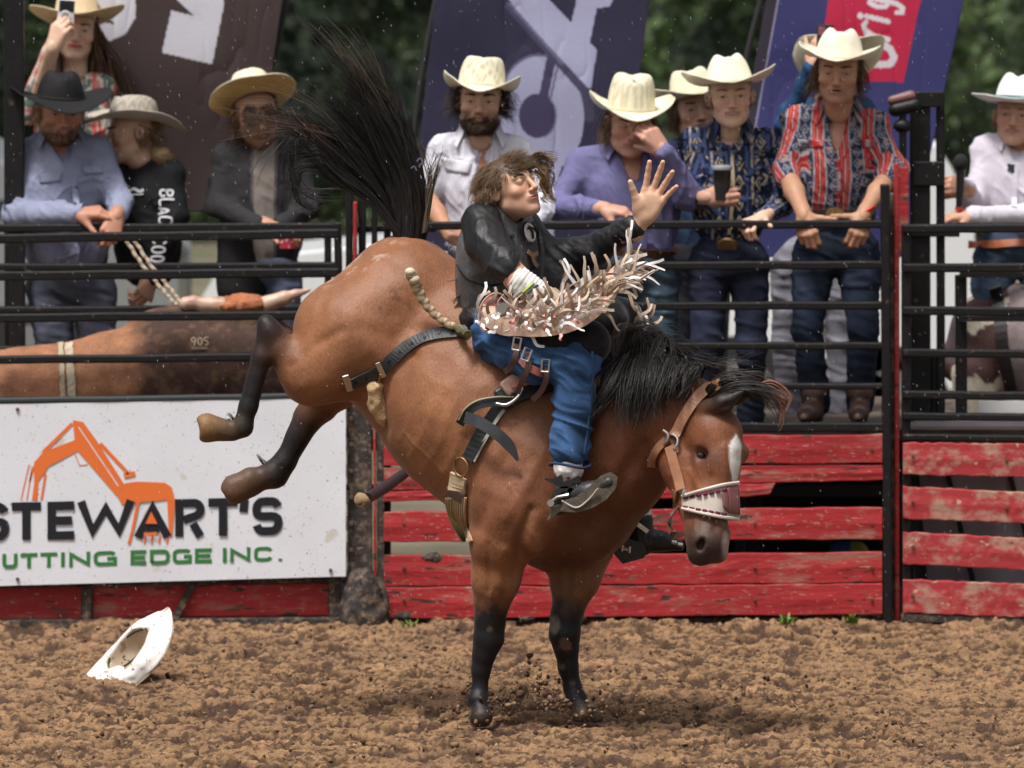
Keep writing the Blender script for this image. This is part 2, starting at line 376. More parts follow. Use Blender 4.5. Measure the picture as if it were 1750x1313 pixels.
    def clods(name, pos, size, cols, label=None, cat=None):
        N_ = len(pos); V = ico[None] * (1 + NR.uniform(-.35, .35, (N_, 12, 1))) * size[:, None, None] * NR.uniform(.6, 1.3, (N_, 1, 3)) + pos[:, None]
        Fq = (IF[None] + (np.arange(N_) * 12)[:, None, None]).reshape(-1, 3); C = np.repeat(cols, 12, 0); o = mk(name, V.reshape(-1, 3), Fq, M_dirt, None, C, True, 'stuff'); return o
    N_ = 12000; x = NR.uniform(-2.5, 2.5, N_); y = -1.9 + 5.4 * NR.rand(N_) ** 1.0; dn = vnoise(np.stack([x, y, 0 * x], 1), 3, 44); kp = NR.rand(N_) < dn * 1.2; x, y = x[kp], y[kp]; sz = .003 + .009 * NR.rand(len(x)) ** 4
    cols = np.where((NR.rand(len(x)) < .22)[:, None], np.array((.085, .048, .03)), np.array((.25, .16, .095))) * NR.uniform(.7, 1.2, (len(x), 1))
    o = clods('dirt_clods', np.stack([x, y, np.array([gz(a, b) for a, b in zip(x, y)]) + sz * .4], 1), sz, cols); tag(o, 'small clods of damp brown dirt strewn over the arena floor', 'dirt')
    # thrown dirt at the hooves
    k = 600; a = NR.normal(0, 1, (k, 3)); c = P(905, 1205, -.12); pos = c + a * np.array([.17, .13, .03]) ; pos[:, 2] = np.abs(pos[:, 2] - .015) + .008 + .16 * np.exp(-((pos[:, 0] - c[0]) / .08) ** 2) * NR.rand(k)
    sz = .002 + .013 * NR.rand(k) ** 4; cols = np.where((NR.rand(k) < .5)[:, None], np.array((.09, .05, .03)), np.array((.25, .16, .095))); tag(clods('thrown_dirt', pos, sz, cols), 'burst of dirt thrown up between the front hooves', 'dirt')
    # wood behind
    M_leaf = mat('leaves', attr=True, rough=.6, spec=.3)
    xs_ = NR.uniform(-9, 9, 42000); zs = NR.uniform(0, 5.2, 42000); base = np.stack([xs_, 0 * xs_, zs], 1); dep = fbm(base, .55, 4, 31); ys_ = 38 + (1 - dep) * 7 + NR.normal(0, .35, 42000)
    n1 = fbm(base, .9, 3, 33); n2 = fbm(base, 2.6, 2, 34); ctr = np.stack([xs_, ys_, zs], 1); nrm = NR.normal(0, 1, (42000, 3)) + np.array([0, -.8, .9]); nrm /= np.linalg.norm(nrm, axis=1)[:, None]
    t1 = np.cross(nrm, NR.normal(0, 1, (42000, 3))); t1 /= np.linalg.norm(t1, axis=1)[:, None]; t2 = np.cross(nrm, t1); sz = NR.uniform(.03, .10, (42000, 1))
    V = np.stack([ctr - t1 * sz, ctr - t2 * sz * .55, ctr + t1 * sz, ctr + t2 * sz * .55], 1).reshape(-1, 3); Q = np.arange(len(V)).reshape(-1, 4)
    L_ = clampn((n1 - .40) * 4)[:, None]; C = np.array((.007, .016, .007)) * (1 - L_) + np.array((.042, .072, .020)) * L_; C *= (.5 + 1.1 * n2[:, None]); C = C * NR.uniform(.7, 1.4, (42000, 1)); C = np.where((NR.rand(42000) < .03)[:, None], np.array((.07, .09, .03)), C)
    o = mk('woods', V, Q, M_leaf, None, np.repeat(C, 4, 0), False); tag(o, 'dense dark green wood out of focus behind the arena', 'trees'); o['kind'] = 'stuff'
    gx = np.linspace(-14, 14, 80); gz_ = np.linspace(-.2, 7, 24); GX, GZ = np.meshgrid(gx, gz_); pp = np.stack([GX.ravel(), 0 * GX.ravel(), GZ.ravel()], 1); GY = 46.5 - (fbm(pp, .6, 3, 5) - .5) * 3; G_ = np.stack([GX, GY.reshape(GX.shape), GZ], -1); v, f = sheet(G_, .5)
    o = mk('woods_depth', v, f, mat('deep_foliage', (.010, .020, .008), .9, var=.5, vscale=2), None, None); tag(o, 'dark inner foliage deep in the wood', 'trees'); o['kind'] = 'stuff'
setting()
RED = (.36, .026, .030); YF_ = 3.66
M_steel = mat('black_painted_steel', (.006, .0055, .006), .5, spec=.35, var=.3, vscale=20, grime=(.10, .07, .05), gscale=16, gamt=.38, bump=.0015, bscale=80, speck=[(45, .70, (.12, .08, .055))])
M_muddy = mat('mud_caked_steel', (.035, .028, .025), .85, var=.4, vscale=14, grime=(.17, .12, .08), gscale=22, gamt=.50, bump=.006, bscale=50, speck=[(70, .66, (.22, .15, .10))])
M_red = mat('red_painted_board', RED, .52, spec=.35, var=.18, vscale=5, stretch=(.35, 1, 1.6), grime=(.33, .13, .10), gscale=10, gamt=.47, bump=.003, bscale=38, speck=[(26, .66, (.055, .03, .022)), (80, .66, (.42, .22, .17)), (11, .68, (.10, .05, .04)), (48, .68, (.18, .10, .07))])
M_redw = mat('weathered_red_board', (.38, .032, .038), .55, var=.16, vscale=5, stretch=(.6, 1, .9), grime=(.42, .24, .18), gscale=11, gamt=.52, bump=.003, bscale=34, speck=[(36, .68, (.50, .32, .22)), (14, .74, (.2, .05, .04))])
def rail(T, y0, y1, th, x0=-60, x1=580, Y=YF_, Yb=None, name='rail', m=None, w=.045, n=8):
    a, b = P(x0, y0, Y), P(x1, y1, Y if Yb is None else Yb); V, f = bar(a, b, w, th * S(Y), n=n, wob=.0015); return bevel(mk(name, V, f, m or M_steel, T, smooth=False), .007, 2)
def post(T, x0, y0, x1, y1, wpx, Y, d=.05, m=None, name='post'):
    V, f = bar(P(x0, y0, Y), P(x1, y1, Y), wpx * S(Y), d, up=(0, 1, 0)); return bevel(mk(name, V, f, m or M_steel, T, smooth=False), .006, 2)
def board(T, c, Y=YF_, th=.035, m=None, name='plank', rag=.002, broken=None):
    """c: four corners in pixels TL, TR, BR, BL; edges split and worn"""
    n = 26; u = np.linspace(0, 1, n); top = [np.array(c[0]) * (1 - a) + np.array(c[1]) * a for a in u]; bot = [np.array(c[3]) * (1 - a) + np.array(c[2]) * a for a in u]
    T_ = np.array([P(a[0], a[1], Y) for a in top]); B_ = np.array([P(a[0], a[1], Y) for a in bot]); T_[:, 2] += (NR.rand(n) - .5) * rag * 2; B_[:, 2] += (NR.rand(n) - .5) * rag * 2
    if broken: B_[-broken:, 2] += np.cumsum(NR.rand(broken)) * .004; T_[-broken:, 0] += NR.uniform(-.02, .02, broken); B_[-broken:, 0] += NR.uniform(-.03, .01, broken)
    M_ = (T_ + B_) / 2; M_[:, 1] -= .004 * NR.rand(n); Gd = np.array([B_, B_ * .75 + T_ * .25, M_, B_ * .25 + T_ * .75, T_]); v, f = sheet(Gd, 0); o = mk(name, v, f, m or M_red, T, None, False); s_ = o.modifiers.new('t', 'SOLIDIFY'); s_.thickness = th; s_.offset = 0; bevel(o, .004, 2); return o
def bolt(T, px, py, Y, r=.008): v, f = tube([P(px, py, Y), P(px, py, Y - .010)], [r, r * .8], 8); return mk('bolt', v, f, M_metal0, T)
M_metal0 = mat('rusty_bolt', (.12, .07, .05), .6, metal=.4)
def fences():
    # ---- chute front at the left
    T = thing('chute_panel', 'black steel chute front with five long rails and red panels under the sign', 'fence panel', P(250, 1070, YF_))
    for y0, y1, th in ((409, 399, 16), (472, 466, 16), (544, 538, 15), (616, 609, 14), (686, 676, 12)): rail(T, y0, y1, th)
    post(T, 577, 380, 583, 700, 13, YF_ + .01); post(T, -58, 400, -58, 1075, 14, YF_ + .01)
    rail(T, 1069, 1064, 20, -60, 600, m=M_muddy, w=.06)
    for x0, x1, a, b in ((-60, 140, 1004, 1059), (158, 318, 1002, 1057), (300, 562, 998, 1053)):
        board(T, [(x0, a), (x1, a - 2), (x1, b - 1), (x0 if x0 != 158 else 158, b)] if x0 != 300 else [(334, 1000), (562, 996), (562, 1052), (303, 1055)], YF_ + .012, .012, M_red, 'panel') if x0 != 158 else board(T, [(158, 1003), (326, 1000), (293, 1055), (158, 1058)], YF_ + .012, .012, M_red, 'panel')
    post(T, 149, 1000, 149, 1062, 16, YF_ - .01, m=M_muddy, name='upright'); V, f = bar(P(331, 996, YF_ - .01), P(296, 1062, YF_ - .01), 12 * S(3.6), .04, up=(0, 1, 0)); mk('brace', V, f, M_muddy, T, smooth=False)
    rail(T, 1000, 990, 10, -60, 592, m=M_muddy, name='sill'); post(T, 572, 990, 572, 1064, 20, YF_ + .0, m=M_muddy, name='upright')
    # ---- chute back
    T = thing('chute_panel', 'second row of black rails behind the bull on the far side of the chute', 'fence panel', P(250, 700, 4.5))
    for y0, y1, th in ((390, 388, 14), (457, 454, 12), (530, 527, 12), (598, 595, 12)): rail(T, y0, y1, th, -60, 575, 4.5)
    post(T, 30, 380, 30, 700, 26, 4.52); post(T, 560, 380, 562, 700, 12, 4.52)
    T = thing('steel_post', 'tall dark steel post rising at the upper left corner of the picture', 'post', P(24, 730, 4.75)); post(T, 24, -30, 26, 730, 34, 4.75, .08, name='shaft'); post(T, 24, 700, 24, 735, 60, 4.75, .2, name='foot_plate')
    # ---- gate posts between chute and gate
    T = thing('gate_post', 'mud caked steel gate post between the sign and the red gate', 'post', P(615, 1070, YF_))
    post(T, 614, 690, 616, 1078, 42, YF_, .08, M_muddy, 'shaft'); post(T, 640, 700, 641, 1000, 5, YF_ - .02, .03, M_red, 'red_strip'); post(T, 650, 690, 651, 1010, 13, YF_, .05, M_muddy, 'side_bar')
    V, f = tube(spline([P(628, 980, YF_ - .07), P(652, 1005, YF_ - .07), P(660, 1035, YF_ - .07), P(648, 1060, YF_ - .07), P(622, 1068, YF_ - .07)], 20), .014, 8); mk('hose_loop', V, f, M_muddy, T)
    s = Sdf(.012); s.cone(P(618, 1000, YF_ - .03), P(618, 1060, YF_ - .03), .075, .095, .03); s.cone(P(640, 1010, YF_ - .03), P(640, 1058, YF_ - .03), .05, .06, .03); v, q = s.mesh(); v = v + vnorm(v, q) * ((fbm(v, 30, 3) - .5) * .03)[:, None]; mk('mud_clump', v, q, M_muddy, T)
    for y in (715, 760, 805, 850, 895, 940): bolt(T, 600, y, YF_ - .05, .010); v, f = tube([P(593, y - 12, YF_ - .03), P(593, y + 12, YF_ - .03)], .010, 8); mk('hinge_pin', v, f, mat('galvanised', (.45, .45, .45), .4, metal=.8) if y == 715 else bpy.data.materials['galvanised'], T)
    T = thing('latch_posts', 'row of thin black uprights and one red upright above the gate post', 'post', P(610, 730, 3.9))
    for x, w, m in ((597, 12, M_steel), (619, 13, M_steel), (640, 10, M_steel), (607, 7, M_red)): post(T, x, 300 if m is M_steel else 345, x, 700, w, 3.9 if m is M_steel else 3.85, .04, m, 'upright')
    for y in (392, 440, 540, 600): V, f = bar(P(592, y, 3.94), P(745, y, 3.94), .03, 9 * S(3.9)); mk('cross_bar', V, f, M_steel, T, smooth=False)
    T = thing('gate_lever', 'dark gate lever with worn tan tip poking out under the horse\'s belly', 'lever', P(655, 830, 1.2)); v, f = tube([P(704, 800, 1.6), P(660, 832, 1.3), P(628, 852, 1.1)], [.020, .024, .022], 10); mk('shaft', v, f, mat('dark_pipe', (.03, .012, .012), .5, var=.3, vscale=30), T)
    s = Sdf(.005); s.ell(P(620, 856, 1.05), (.028, .02, .024), .01); s.ell(P(614, 850, 1.05), (.016, .016, .016), .01); v, q = s.mesh(); v = v + (vnoise(v, 80)[:, None] - .5) * .01; mk('tip', v, q, mat('worn_tip', (.32, .22, .12), .8), T)
    # ---- wooden gate in the middle
    T = thing('rail_gate', 'bucking chute gate with black rails above broken red planks', 'gate', P(1085, 1070, YF_))
    for y0, y1, th in ((386, 383, 14), (455, 453, 14), (524, 522, 14), (592, 591, 12), (660, 660, 11), (731, 730, 16)): rail(T, y0, y1, th, 655, 1512, w=.05, n=14)
    post(T, 1512, 315, 1517, 1072, 15, YF_ + .0, .06); post(T, 662, 376, 662, 1060, 12, YF_ + .05, .05)
    Yb = YF_ - .01
    for c, br in (([(656, 748), (1508, 742), (1508, 791), (656, 797)], None), ([(656, 799), (1508, 794), (1510, 820), (656, 838)], None), ([(656, 840), (1323, 826), (1326, 849), (656, 857)], 6), ([(656, 874), (1508, 867), (1508, 922), (656, 926)], None),
                  ([(656, 949), (1508, 943), (1508, 995), (656, 1002)], None), ([(656, 1004), (1508, 997), (1508, 1050), (656, 1057)], None)): board(T, c, Yb + NR.uniform(-.006, .006), broken=br, rag=.003)
    rail(T, 1068, 1058, 9, 656, 1500, Y=YF_ + .06, m=mat('grey_pipe', (.10, .11, .13), .5), name='bottom_pipe')
    for x in (690, 1000, 1290, 1490):
        for y in (768, 895, 970, 1025): bolt(T, x, y, Yb - .018)
    # mud thrown against the boards
    # ---- uprights right of the gate
    T = thing('hinge_post', 'narrow rusty red post beside the hinge of the right hand panel', 'post', P(1535, 1070, 3.7)); post(T, 1532, 278, 1533, 1070, 9, 3.72, .04, M_red, 'red_post'); post(T, 1542, 285, 1542, 432, 22, 3.9, .03, M_red, 'red_board'); post(T, 1524, 330, 1526, 1072, 7, 3.74, .05, M_muddy, 'rusty_bar')
    # ---- right panel
    T = thing('chute_panel', 'right hand chute panel of black rails over four weathered red planks', 'fence panel', P(1650, 1070, YF_))
    for y0, y1, th in ((391, 390, 15), (458, 458, 15), (531, 533, 15), (603, 606, 14), (674, 678, 14), (711, 714, 13), (747, 750, 12)): rail(T, y0, y1, th, 1542, 1800, w=.05)
    post(T, 1548, 385, 1549, 1060, 15, YF_ + .02, .05); rail(T, 1055, 1064, 17, 1540, 1800, m=M_muddy)
    for c in ([(1543, 756), (1800, 759), (1800, 816), (1543, 811)], [(1543, 831), (1800, 844), (1800, 896), (1543, 886)], [(1543, 909), (1800, 922), (1800, 976), (1543, 964)], [(1543, 990), (1800, 1000), (1800, 1057), (1543, 1047)]): board(T, c, Yb, m=M_redw, rag=.003)
    for x, y in ((1560, 780), (1560, 858), (1560, 935), (1560, 1018), (1720, 787), (1720, 868)): bolt(T, x, y, Yb - .018)
    T = thing('canvas_sheet', 'pale mauve sheet hung with black straps behind the right planks', 'sheet', P(1660, 1070, 3.95)); Gd = np.array([[P(x, y, 3.95) + np.array([0, math.sin(x * .06 + y * .01) * .012, 0]) for x in np.linspace(1562, 1810, 20)] for y in np.linspace(1060, 720, 10)]); v, f = sheet(Gd, .006); mk('cloth', v, f, mat('pale_canvas', (.36, .32, .36), .8, var=.1, vscale=4), T)
    for x0, x1 in ((1615, 1685), (1720, 1800)): q = np.array([P(x0 + (x1 - x0) * t, 790 + t * 300, 3.92) for t in np.linspace(0, 1, 8)]); v, f = ribbon(q, (1, 0, 0), .022, .006); mk('strap', v, f, M_plastic0, T, smooth=False)
    V, f = bar(P(1555, 740, 3.85), P(1580, 1070, 3.85), .05, .03, up=(0, 1, 0)); mk('dark_edge', V, f, M_plastic0, T, smooth=False)
    # ---- tall frame behind the right panel
    T = thing('latch_tower', 'tall black double post with cross plates behind the right panel', 'post', P(1590, 730, 4.3))
    post(T, 1572, 157, 1573, 760, 34, 4.3, .08); post(T, 1607, 158, 1608, 760, 14, 4.3, .05); post(T, 1642, 470, 1643, 760, 20, 4.35, .05); post(T, 1597, 600, 1598, 760, 14, 4.32, .05)
    for y, h, x0, x1 in ((170, 27, 1563, 1612), (297, 42, 1560, 1613), (398, 14, 1556, 1640), (384, 8, 1620, 1790)): V, f = bar(P(x0, y, 4.26), P(x1, y, 4.26), .03, h * S(4.3)); bevel(mk('cross_plate', V, f, M_steel, T, smooth=False), .005)
    for y in (470, 545): V, f = bar(P(1640, y, 4.3), P(1790, y, 4.3), .03, 9 * S(4.3)); mk('cross_plate', V, f, M_steel, T, smooth=False)
    T = thing('padded_seat', 'pinkish tractor seat shape on a black stem beside the tall posts', 'seat', P(1535, 400, 4.2)); s = Sdf(.008); s.cone(P(1524, 172, 4.2), P(1556, 164, 4.2), .020, .024, .02); v, q = s.mesh(); mk('pad', v, q, mat('faded_vinyl', (.20, .09, .085), .5, var=.2, vscale=20), T)
    s = Sdf(.008); s.cone(P(1530, 188, 4.2), P(1562, 180, 4.2), .03, .03, .02); s.ell(P(1542, 216, 4.2), (.04, .03, .03), .01); v, q = s.mesh(); mk('bracket', v, q, M_steel, T); post(T, 1543, 185, 1543, 400, 12, 4.2, .03, name='stem')
    # ---- platform behind the gate
    z = P(1400, 728, 3.8)[2]; T = thing('deck', 'low wooden deck behind the gate that the onlookers stand on', 'platform', (0, 4.8, 0)); M_dk = mat('deck_plank', (.12, .09, .07), .9, var=.3, vscale=4)
    for i in range(9): V, f = hexa(boxv((-2.7, 3.74 + i * .235, z - .05), (2.7, 3.74 + i * .235 + .225, z - .012))); mk('deck_board', V, f, M_dk, T, smooth=False)
    for x in (-1.9, -.9, .12, 1.02, 1.9):
        for y in (4.0, 5.5): V, f = hexa(boxv((x - .035, y - .035, 0), (x + .035, y + .035, z - .05))); mk('leg', V, f, M_steel if y == 4.0 else bpy.data.materials['grey_pipe'], T, smooth=False)
    for yy, xx in ((.45, 4.9), (.62, 5.3)): V, f = bar((-2.7, xx, yy), (2.7, xx, yy), .04, .05); mk('cross_rail', V, f, bpy.data.materials['grey_pipe'], T, smooth=False)
    T = thing('deck_shade_sheet', 'dark sheet added as the shade under the deck behind the middle gate', 'board', (.8, 5.2, 0)); V, f = hexa(boxv((.35, 5.2, .0), (2.2, 5.22, z - .06))); mk('sheet', V, f, mat('deck_shade', (.012, .014, .018), .8, var=.3, vscale=3), T, smooth=False)  # black sheet added to stand for the darkness below the deck
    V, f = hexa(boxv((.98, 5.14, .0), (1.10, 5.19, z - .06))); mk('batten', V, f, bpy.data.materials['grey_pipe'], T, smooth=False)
    T = thing('feed_bag', 'blue and yellow bag lying behind the gap in the gate', 'bag', P(1450, 940, 4.6)); s = Sdf(.012); s.cone(P(1435, 945, 4.6), P(1465, 945, 4.6), .05, .05, .02); v, q = s.mesh(); C = np.where((v[:, 0] > P(1458, 0, 4.6)[0])[:, None], np.array((.5, .45, .1)), np.array((.05, .15, .4))); mk('sack', v, q, mat('woven_sack', attr=True, rough=.6), T, C)
    T = thing('white_board', 'white board standing between rails at the right edge', 'board', P(1710, 720, 4.6)); V, f = hexa(boxv(P(1672, 706, 4.6), P(1800, 686, 4.6) + np.array([0, .03, 0]))); mk('panel', V, f, mat('white_panel', (.75, .75, .75), .5), T, smooth=False)
    # weeds
    for i, (x, y) in enumerate(((1345, 1062), (1455, 1062), (700, 1074), (185, 1088))):
        mb = MB(); Yw = 3.5
        for k in range(16): a = rnd.uniform(0, 6.28); p = P(x + rnd.uniform(-9, 9), y + 4, Yw); q = p + np.array([math.cos(a) * .03, math.sin(a) * .03, rnd.uniform(.015, .045)]); v, f = ribbon(np.array([p, (p + q) / 2 + [0, 0, .01], q]), (math.sin(a), -math.cos(a), 0), [.012, .010, .003], .001); mb.add(v, f)
        o = mb.build('weed_tuft', mat('fresh_weed', (.14, .22, .04), .6) if i == 0 else bpy.data.materials['fresh_weed'], None, False, 'stuff'); tag(o, ['bright green weed tuft under the gate planks left of the hinge', 'weed tuft at the foot of the gate nearest the hinge post', 'small weed at the foot of the muddy gate post', 'weed beside the white hat under the sign'][i], 'weed')
M_plastic0 = mat('black_webbing', (.015, .014, .016), .7)
fences()
# ------------------------------------------------------------------ lettering: thick strokes mitred at the corners
def stroke(poly, w, closed=False):
    p = np.array(poly, float); n = len(p); L = []; R = []
    for i in range(n):
        a = p[(i - 1) % n] if (closed or i > 0) else None; b = p[(i + 1) % n] if (closed or i < n - 1) else None
        d1 = (p[i] - a) / np.linalg.norm(p[i] - a) if a is not None else None; d2 = (b - p[i]) / np.linalg.norm(b - p[i]) if b is not None else None
        if d1 is None: d1 = d2
        if d2 is None: d2 = d1
        n1 = np.array([-d1[1], d1[0]]); n2 = np.array([-d2[1], d2[0]]); m = n1 + n2; m /= np.linalg.norm(m); k = w / 2 / max(m.dot(n1), .60); L.append(p[i] + m * k); R.append(p[i] - m * k)
    V = L + R; Fc = [(i, (i + 1) % n, n + (i + 1) % n, n + i) for i in range(n if closed else n - 1)]
    return np.array(V), Fc
def arc(cx, cy, rx, ry, a0, a1, n=8): return [(cx + rx * math.cos(math.radians(a)), cy + ry * math.sin(math.radians(a))) for a in np.linspace(a0, a1, n)]
def glyph(ch, w):
    """strokes of a letter in a unit box (x 0..1, y 0..1 upwards) centre lines inset by w/2; wide sans with rounded corners"""
    a, b = w[0] / 2, w[1] / 2; X0, X1, Y0, Y1 = a, 1 - a, b, 1 - b; r = .22; m = .5
    if ch == 'S': return [arc(X1 - r, Y1 - r, r, r, 20, 90, 5)[:] + [(X0 + r, Y1)] + arc(X0 + r, Y1 - .9 * r, r, .9 * r, 100, 180, 5) + [(X0, m + .16)] + arc(X0 + r, m + .12, r, .12, 200, 270, 4) + arc(X1 - r, m - .12, r, .12, 90, 0, 4) + arc(X1 - r, Y0 + r, r, r, 0, -90, 5) + arc(X0 + r, Y0 + r, r, r, -90, -165, 5)]
    if ch == 'T': return [[(0, Y1), (1, Y1)], [(m, 1 - w[1]), (m, 0)]]
    if ch == 'E': return [[(1, Y1), (X0, Y1), (X0, Y0), (1, Y0)], [(w[0], m), (.92, m)]]
    if ch == 'W': return [[(a * .9, 1.0), (.27, .20), (.5, .80), (.73, .20), (1 - a * .9, 1.0)]]
    if ch == 'A': return [[(a * .9, 0), (.5, .80), (1 - a * .9, 0)], [(.33, .24), (.67, .24)]]
    if ch == 'R': return [[(X0, 0), (X0, Y1), (X1 - r, Y1)] + arc(X1 - r, .72, r, Y1 - .72, 75, -75, 7) + [(w[0], .44)], [(.60, .44 - b * .9), (1 - a, 0)]]
    if ch == 'C': return [arc(X1 - r, Y1 - r, r, r, 15, 90, 5) + arc(X0 + r, Y1 - r, r, r, 90, 180, 5) + arc(X0 + r, Y0 + r, r, r, 180, 270, 5) + arc(X1 - r, Y0 + r, r, r, 270, 345, 5)]
    if ch == 'G': return [arc(X1 - r, Y1 - r, r, r, 30, 90, 5) + arc(X0 + r, Y1 - r, r, r, 90, 180, 5) + arc(X0 + r, Y0 + r, r, r, 180, 270, 5) + [(X1, Y0), (X1, .48), (.58, .48)]]
    if ch == 'U': return [[(X0, 1)] + arc(X0 + r, Y0 + r, r, r, 180, 270, 5) + arc(X1 - r, Y0 + r, r, r, 270, 360, 5) + [(X1, 1)]]
    if ch == 'I': return [[(.5, 0), (.5, 1)]]
    if ch == 'N': return [[(X0, 0), (X0, .84), (X1, .16), (X1, 1)]]
    if ch == 'D': return [[(X0, Y0), (X0, Y1), (X1 - r, Y1)] + arc(X1 - r, Y1 - r, r, r, 80, 0, 4) + arc(X1 - r, Y0 + r, r, r, 0, -80, 4) + [(X1 - r, Y0), (X0, Y0)]]
    if ch == "'": return [[(.5, 1), (.35, .62)]]
    if ch == '.': return [[(.5, 0), (.5, .17)]]
    if ch == 'B': return [[(X0, m), (X0, Y1), (X1 - r, Y1)] + arc(X1 - r, .75, r, Y1 - .75, 70, -70, 5) + [(X0 + a, m)], [(X0, m - b), (X0, Y0), (X1 - r, Y0)] + arc(X1 - r, .26, r, .26 - Y0, -70, 60, 5)]
    if ch == 'L': return [[(X0, 1), (X0, Y0), (1, Y0)]]
    if ch == 'K': return [[(X0, 0), (X0, 1)], [(w[0], .40), (1 - a * .5, 1)], [(.5, .5), (1 - a * .3, 0)]]
    if ch == 'O': return [arc(m, m, m - a, m - b, 0, 360, 17)]
    if ch == '9': return [arc(m, .68, m - a, .32 - b, -60, 300, 13), [(X1, .62), (.65, 0)]]
    if ch == '0': return [arc(m, m, m - a, m - b, 0, 360, 17)]
    if ch == '5': return [[(1, Y1), (X0, Y1), (X0, .58), (.6, .60)] + arc(.55, .30, .45 - a, .30 - b, 70, -150, 8)]
    return []
M_signw = mat('white_vinyl_sign', (.74, .75, .80), .38, spec=.4, var=.05, vscale=3, speck=[(60, .70, (.04, .03, .025)), (24, .75, (.10, .07, .05)), (7, .66, (.62, .58, .54)), (110, .69, (.20, .16, .14))])
def sign():
    T = thing('advertising_sign', 'white company banner with orange excavator arm fixed below the chute rails', 'sign', P(270, 1000, 3.6)); Ys = 3.60
    def sp(x, y, off=0): return P(x, y, Ys - .0178 - off)
    Gd = np.array([[P(x, (1003 - (x + 60) / 652 * 18) * (1 - v) + (692 - (x + 60) / 652 * 12) * v, Ys - .010) + np.array([0, .001 * math.sin(x * .05 + v * 5), 0]) for x in np.linspace(-60, 591, 40)] for v in np.linspace(0, 1, 12)]); v, f = sheet(Gd, 0); o = mk('board', v, f, M_signw, T, smooth=False); m_ = o.modifiers.new('t', 'SOLIDIFY'); m_.thickness = .012; m_.offset = 0
    rail(T, 686, 676, 10, -60, 592, Ys - .005, name='top_trim', m=mat('dark_trim', (.03, .04, .04), .5), w=.03)
    spk = [(55, .74, (.12, .08, .06)), (20, .76, (.3, .25, .2))]
    Mk = mat('sign_black_print', (.010, .011, .017), .45, speck=spk); Mg = mat('sign_green_print', (.035, .19, .045), .45, speck=spk); Mo = mat('sign_orange_print', (.78, .17, .035), .45, speck=spk)
    def put(V, Fc, m, name, off): V3 = np.array([sp(a, b, off) for a, b in V]); o = mk(name, V3, Fc, m, T, smooth=False); s_ = o.modifiers.new('t', 'SOLIDIFY'); s_.thickness = .0005; s_.offset = 0; return o
    def text(txt, boxes, ytop, h, slope, w, m, off):
        for ch, (x0, x1) in zip(txt, boxes):
            W_ = x1 - x0; k = 0
            for st in glyph(ch, (w / W_, w * .92 / h)):
                pl = [(x0 + a * W_, ytop + slope * (x0 + a * W_) + (1 - b) * h) for a, b in st]; V, Fc = stroke(pl, w * (1 if len(st) < 9 else .98)); put(V, Fc, m, 'letter', off + k * .0006); k += 1
    text("STEWART'S", [(-36, 16), (20, 70), (81, 127), (132, 230), (229, 293), (299, 350), (356, 406), (411, 425), (431, 483)], 860, 64, -.021, 14.5, Mk, .0030)
    text("CUTTINGEDGEINC.", [(-36, -2), (4, 30), (35, 64), (69, 98), (103, 112), (118, 154), (160, 200), (223, 250), (256, 290), (295, 328), (333, 362), (380, 388), (393, 428), (434, 466), (474, 484)], 947, 25, -.027, 6.5, Mg, .0005)
    Z = lambda L_: [(a / 2.5735, 660 + b / 2.5735) for a, b in L_]
    def poly(L_, off, nm='excavator_print', m=Mo): V = Z(L_); put(V, [tuple(range(len(V)))], m, nm, off)
    poly([(140, 502), (150, 430), (150, 335), (190, 290), (330, 237), (345, 285), (215, 352), (168, 420), (165, 502)], .0010); poly([(320, 150), (365, 158), (425, 240), (545, 430), (520, 490), (345, 290), (328, 237)], .0016)
    poly([(520, 488), (548, 428), (600, 420), (725, 425), (755, 445), (770, 500), (757, 665), (742, 640), (735, 500), (535, 520)], .0022); poly([(560, 694), (575, 640), (602, 500), (616, 500), (592, 620), (572, 695)], .0026); poly([(640, 605), (665, 552), (692, 605)], .0090)
    for a, b, w_ in (((318, 165), (188, 292), 6), ((440, 252), (565, 385), 6), ((128, 345), (92, 502), 2), ((140, 360), (118, 502), 2), ((200, 385), (182, 502), 4), ((345, 180), (520, 440), 1.8), ((545, 395), (595, 385), 9), ((150, 350), (130, 420), 3)):
        V, Fc = stroke(Z([a, b]), w_); put(V, Fc, Mo if w_ != 1.8 else M_signw, 'excavator_print', .0032 if w_ == 1.8 else .0005)
    for a, b in (((330, 300), (350, 350)), ((350, 350), (385, 345))): V, Fc = stroke(Z([a, b]), 1.6); put(V, Fc, Mo, 'excavator_print', .0004)
    for x in (640, 672, 705, 740): V, Fc = stroke(Z([(x, 655), (x - 6, 692)]), 3); put(V, Fc, Mo, 'excavator_print', .0012)
    V, Fc = stroke(Z([(632, 652), (690, 648)]), 5); put(V, Fc, Mo, 'excavator_print', .0092)
    for (a, b) in ((30, 700), (560, 690), (565, 975), (30, 990)): v, f = tube([sp(a, b), sp(a, b, .006)], .008, 10); mk('screw', v, f, M_metal0, T)
sign()
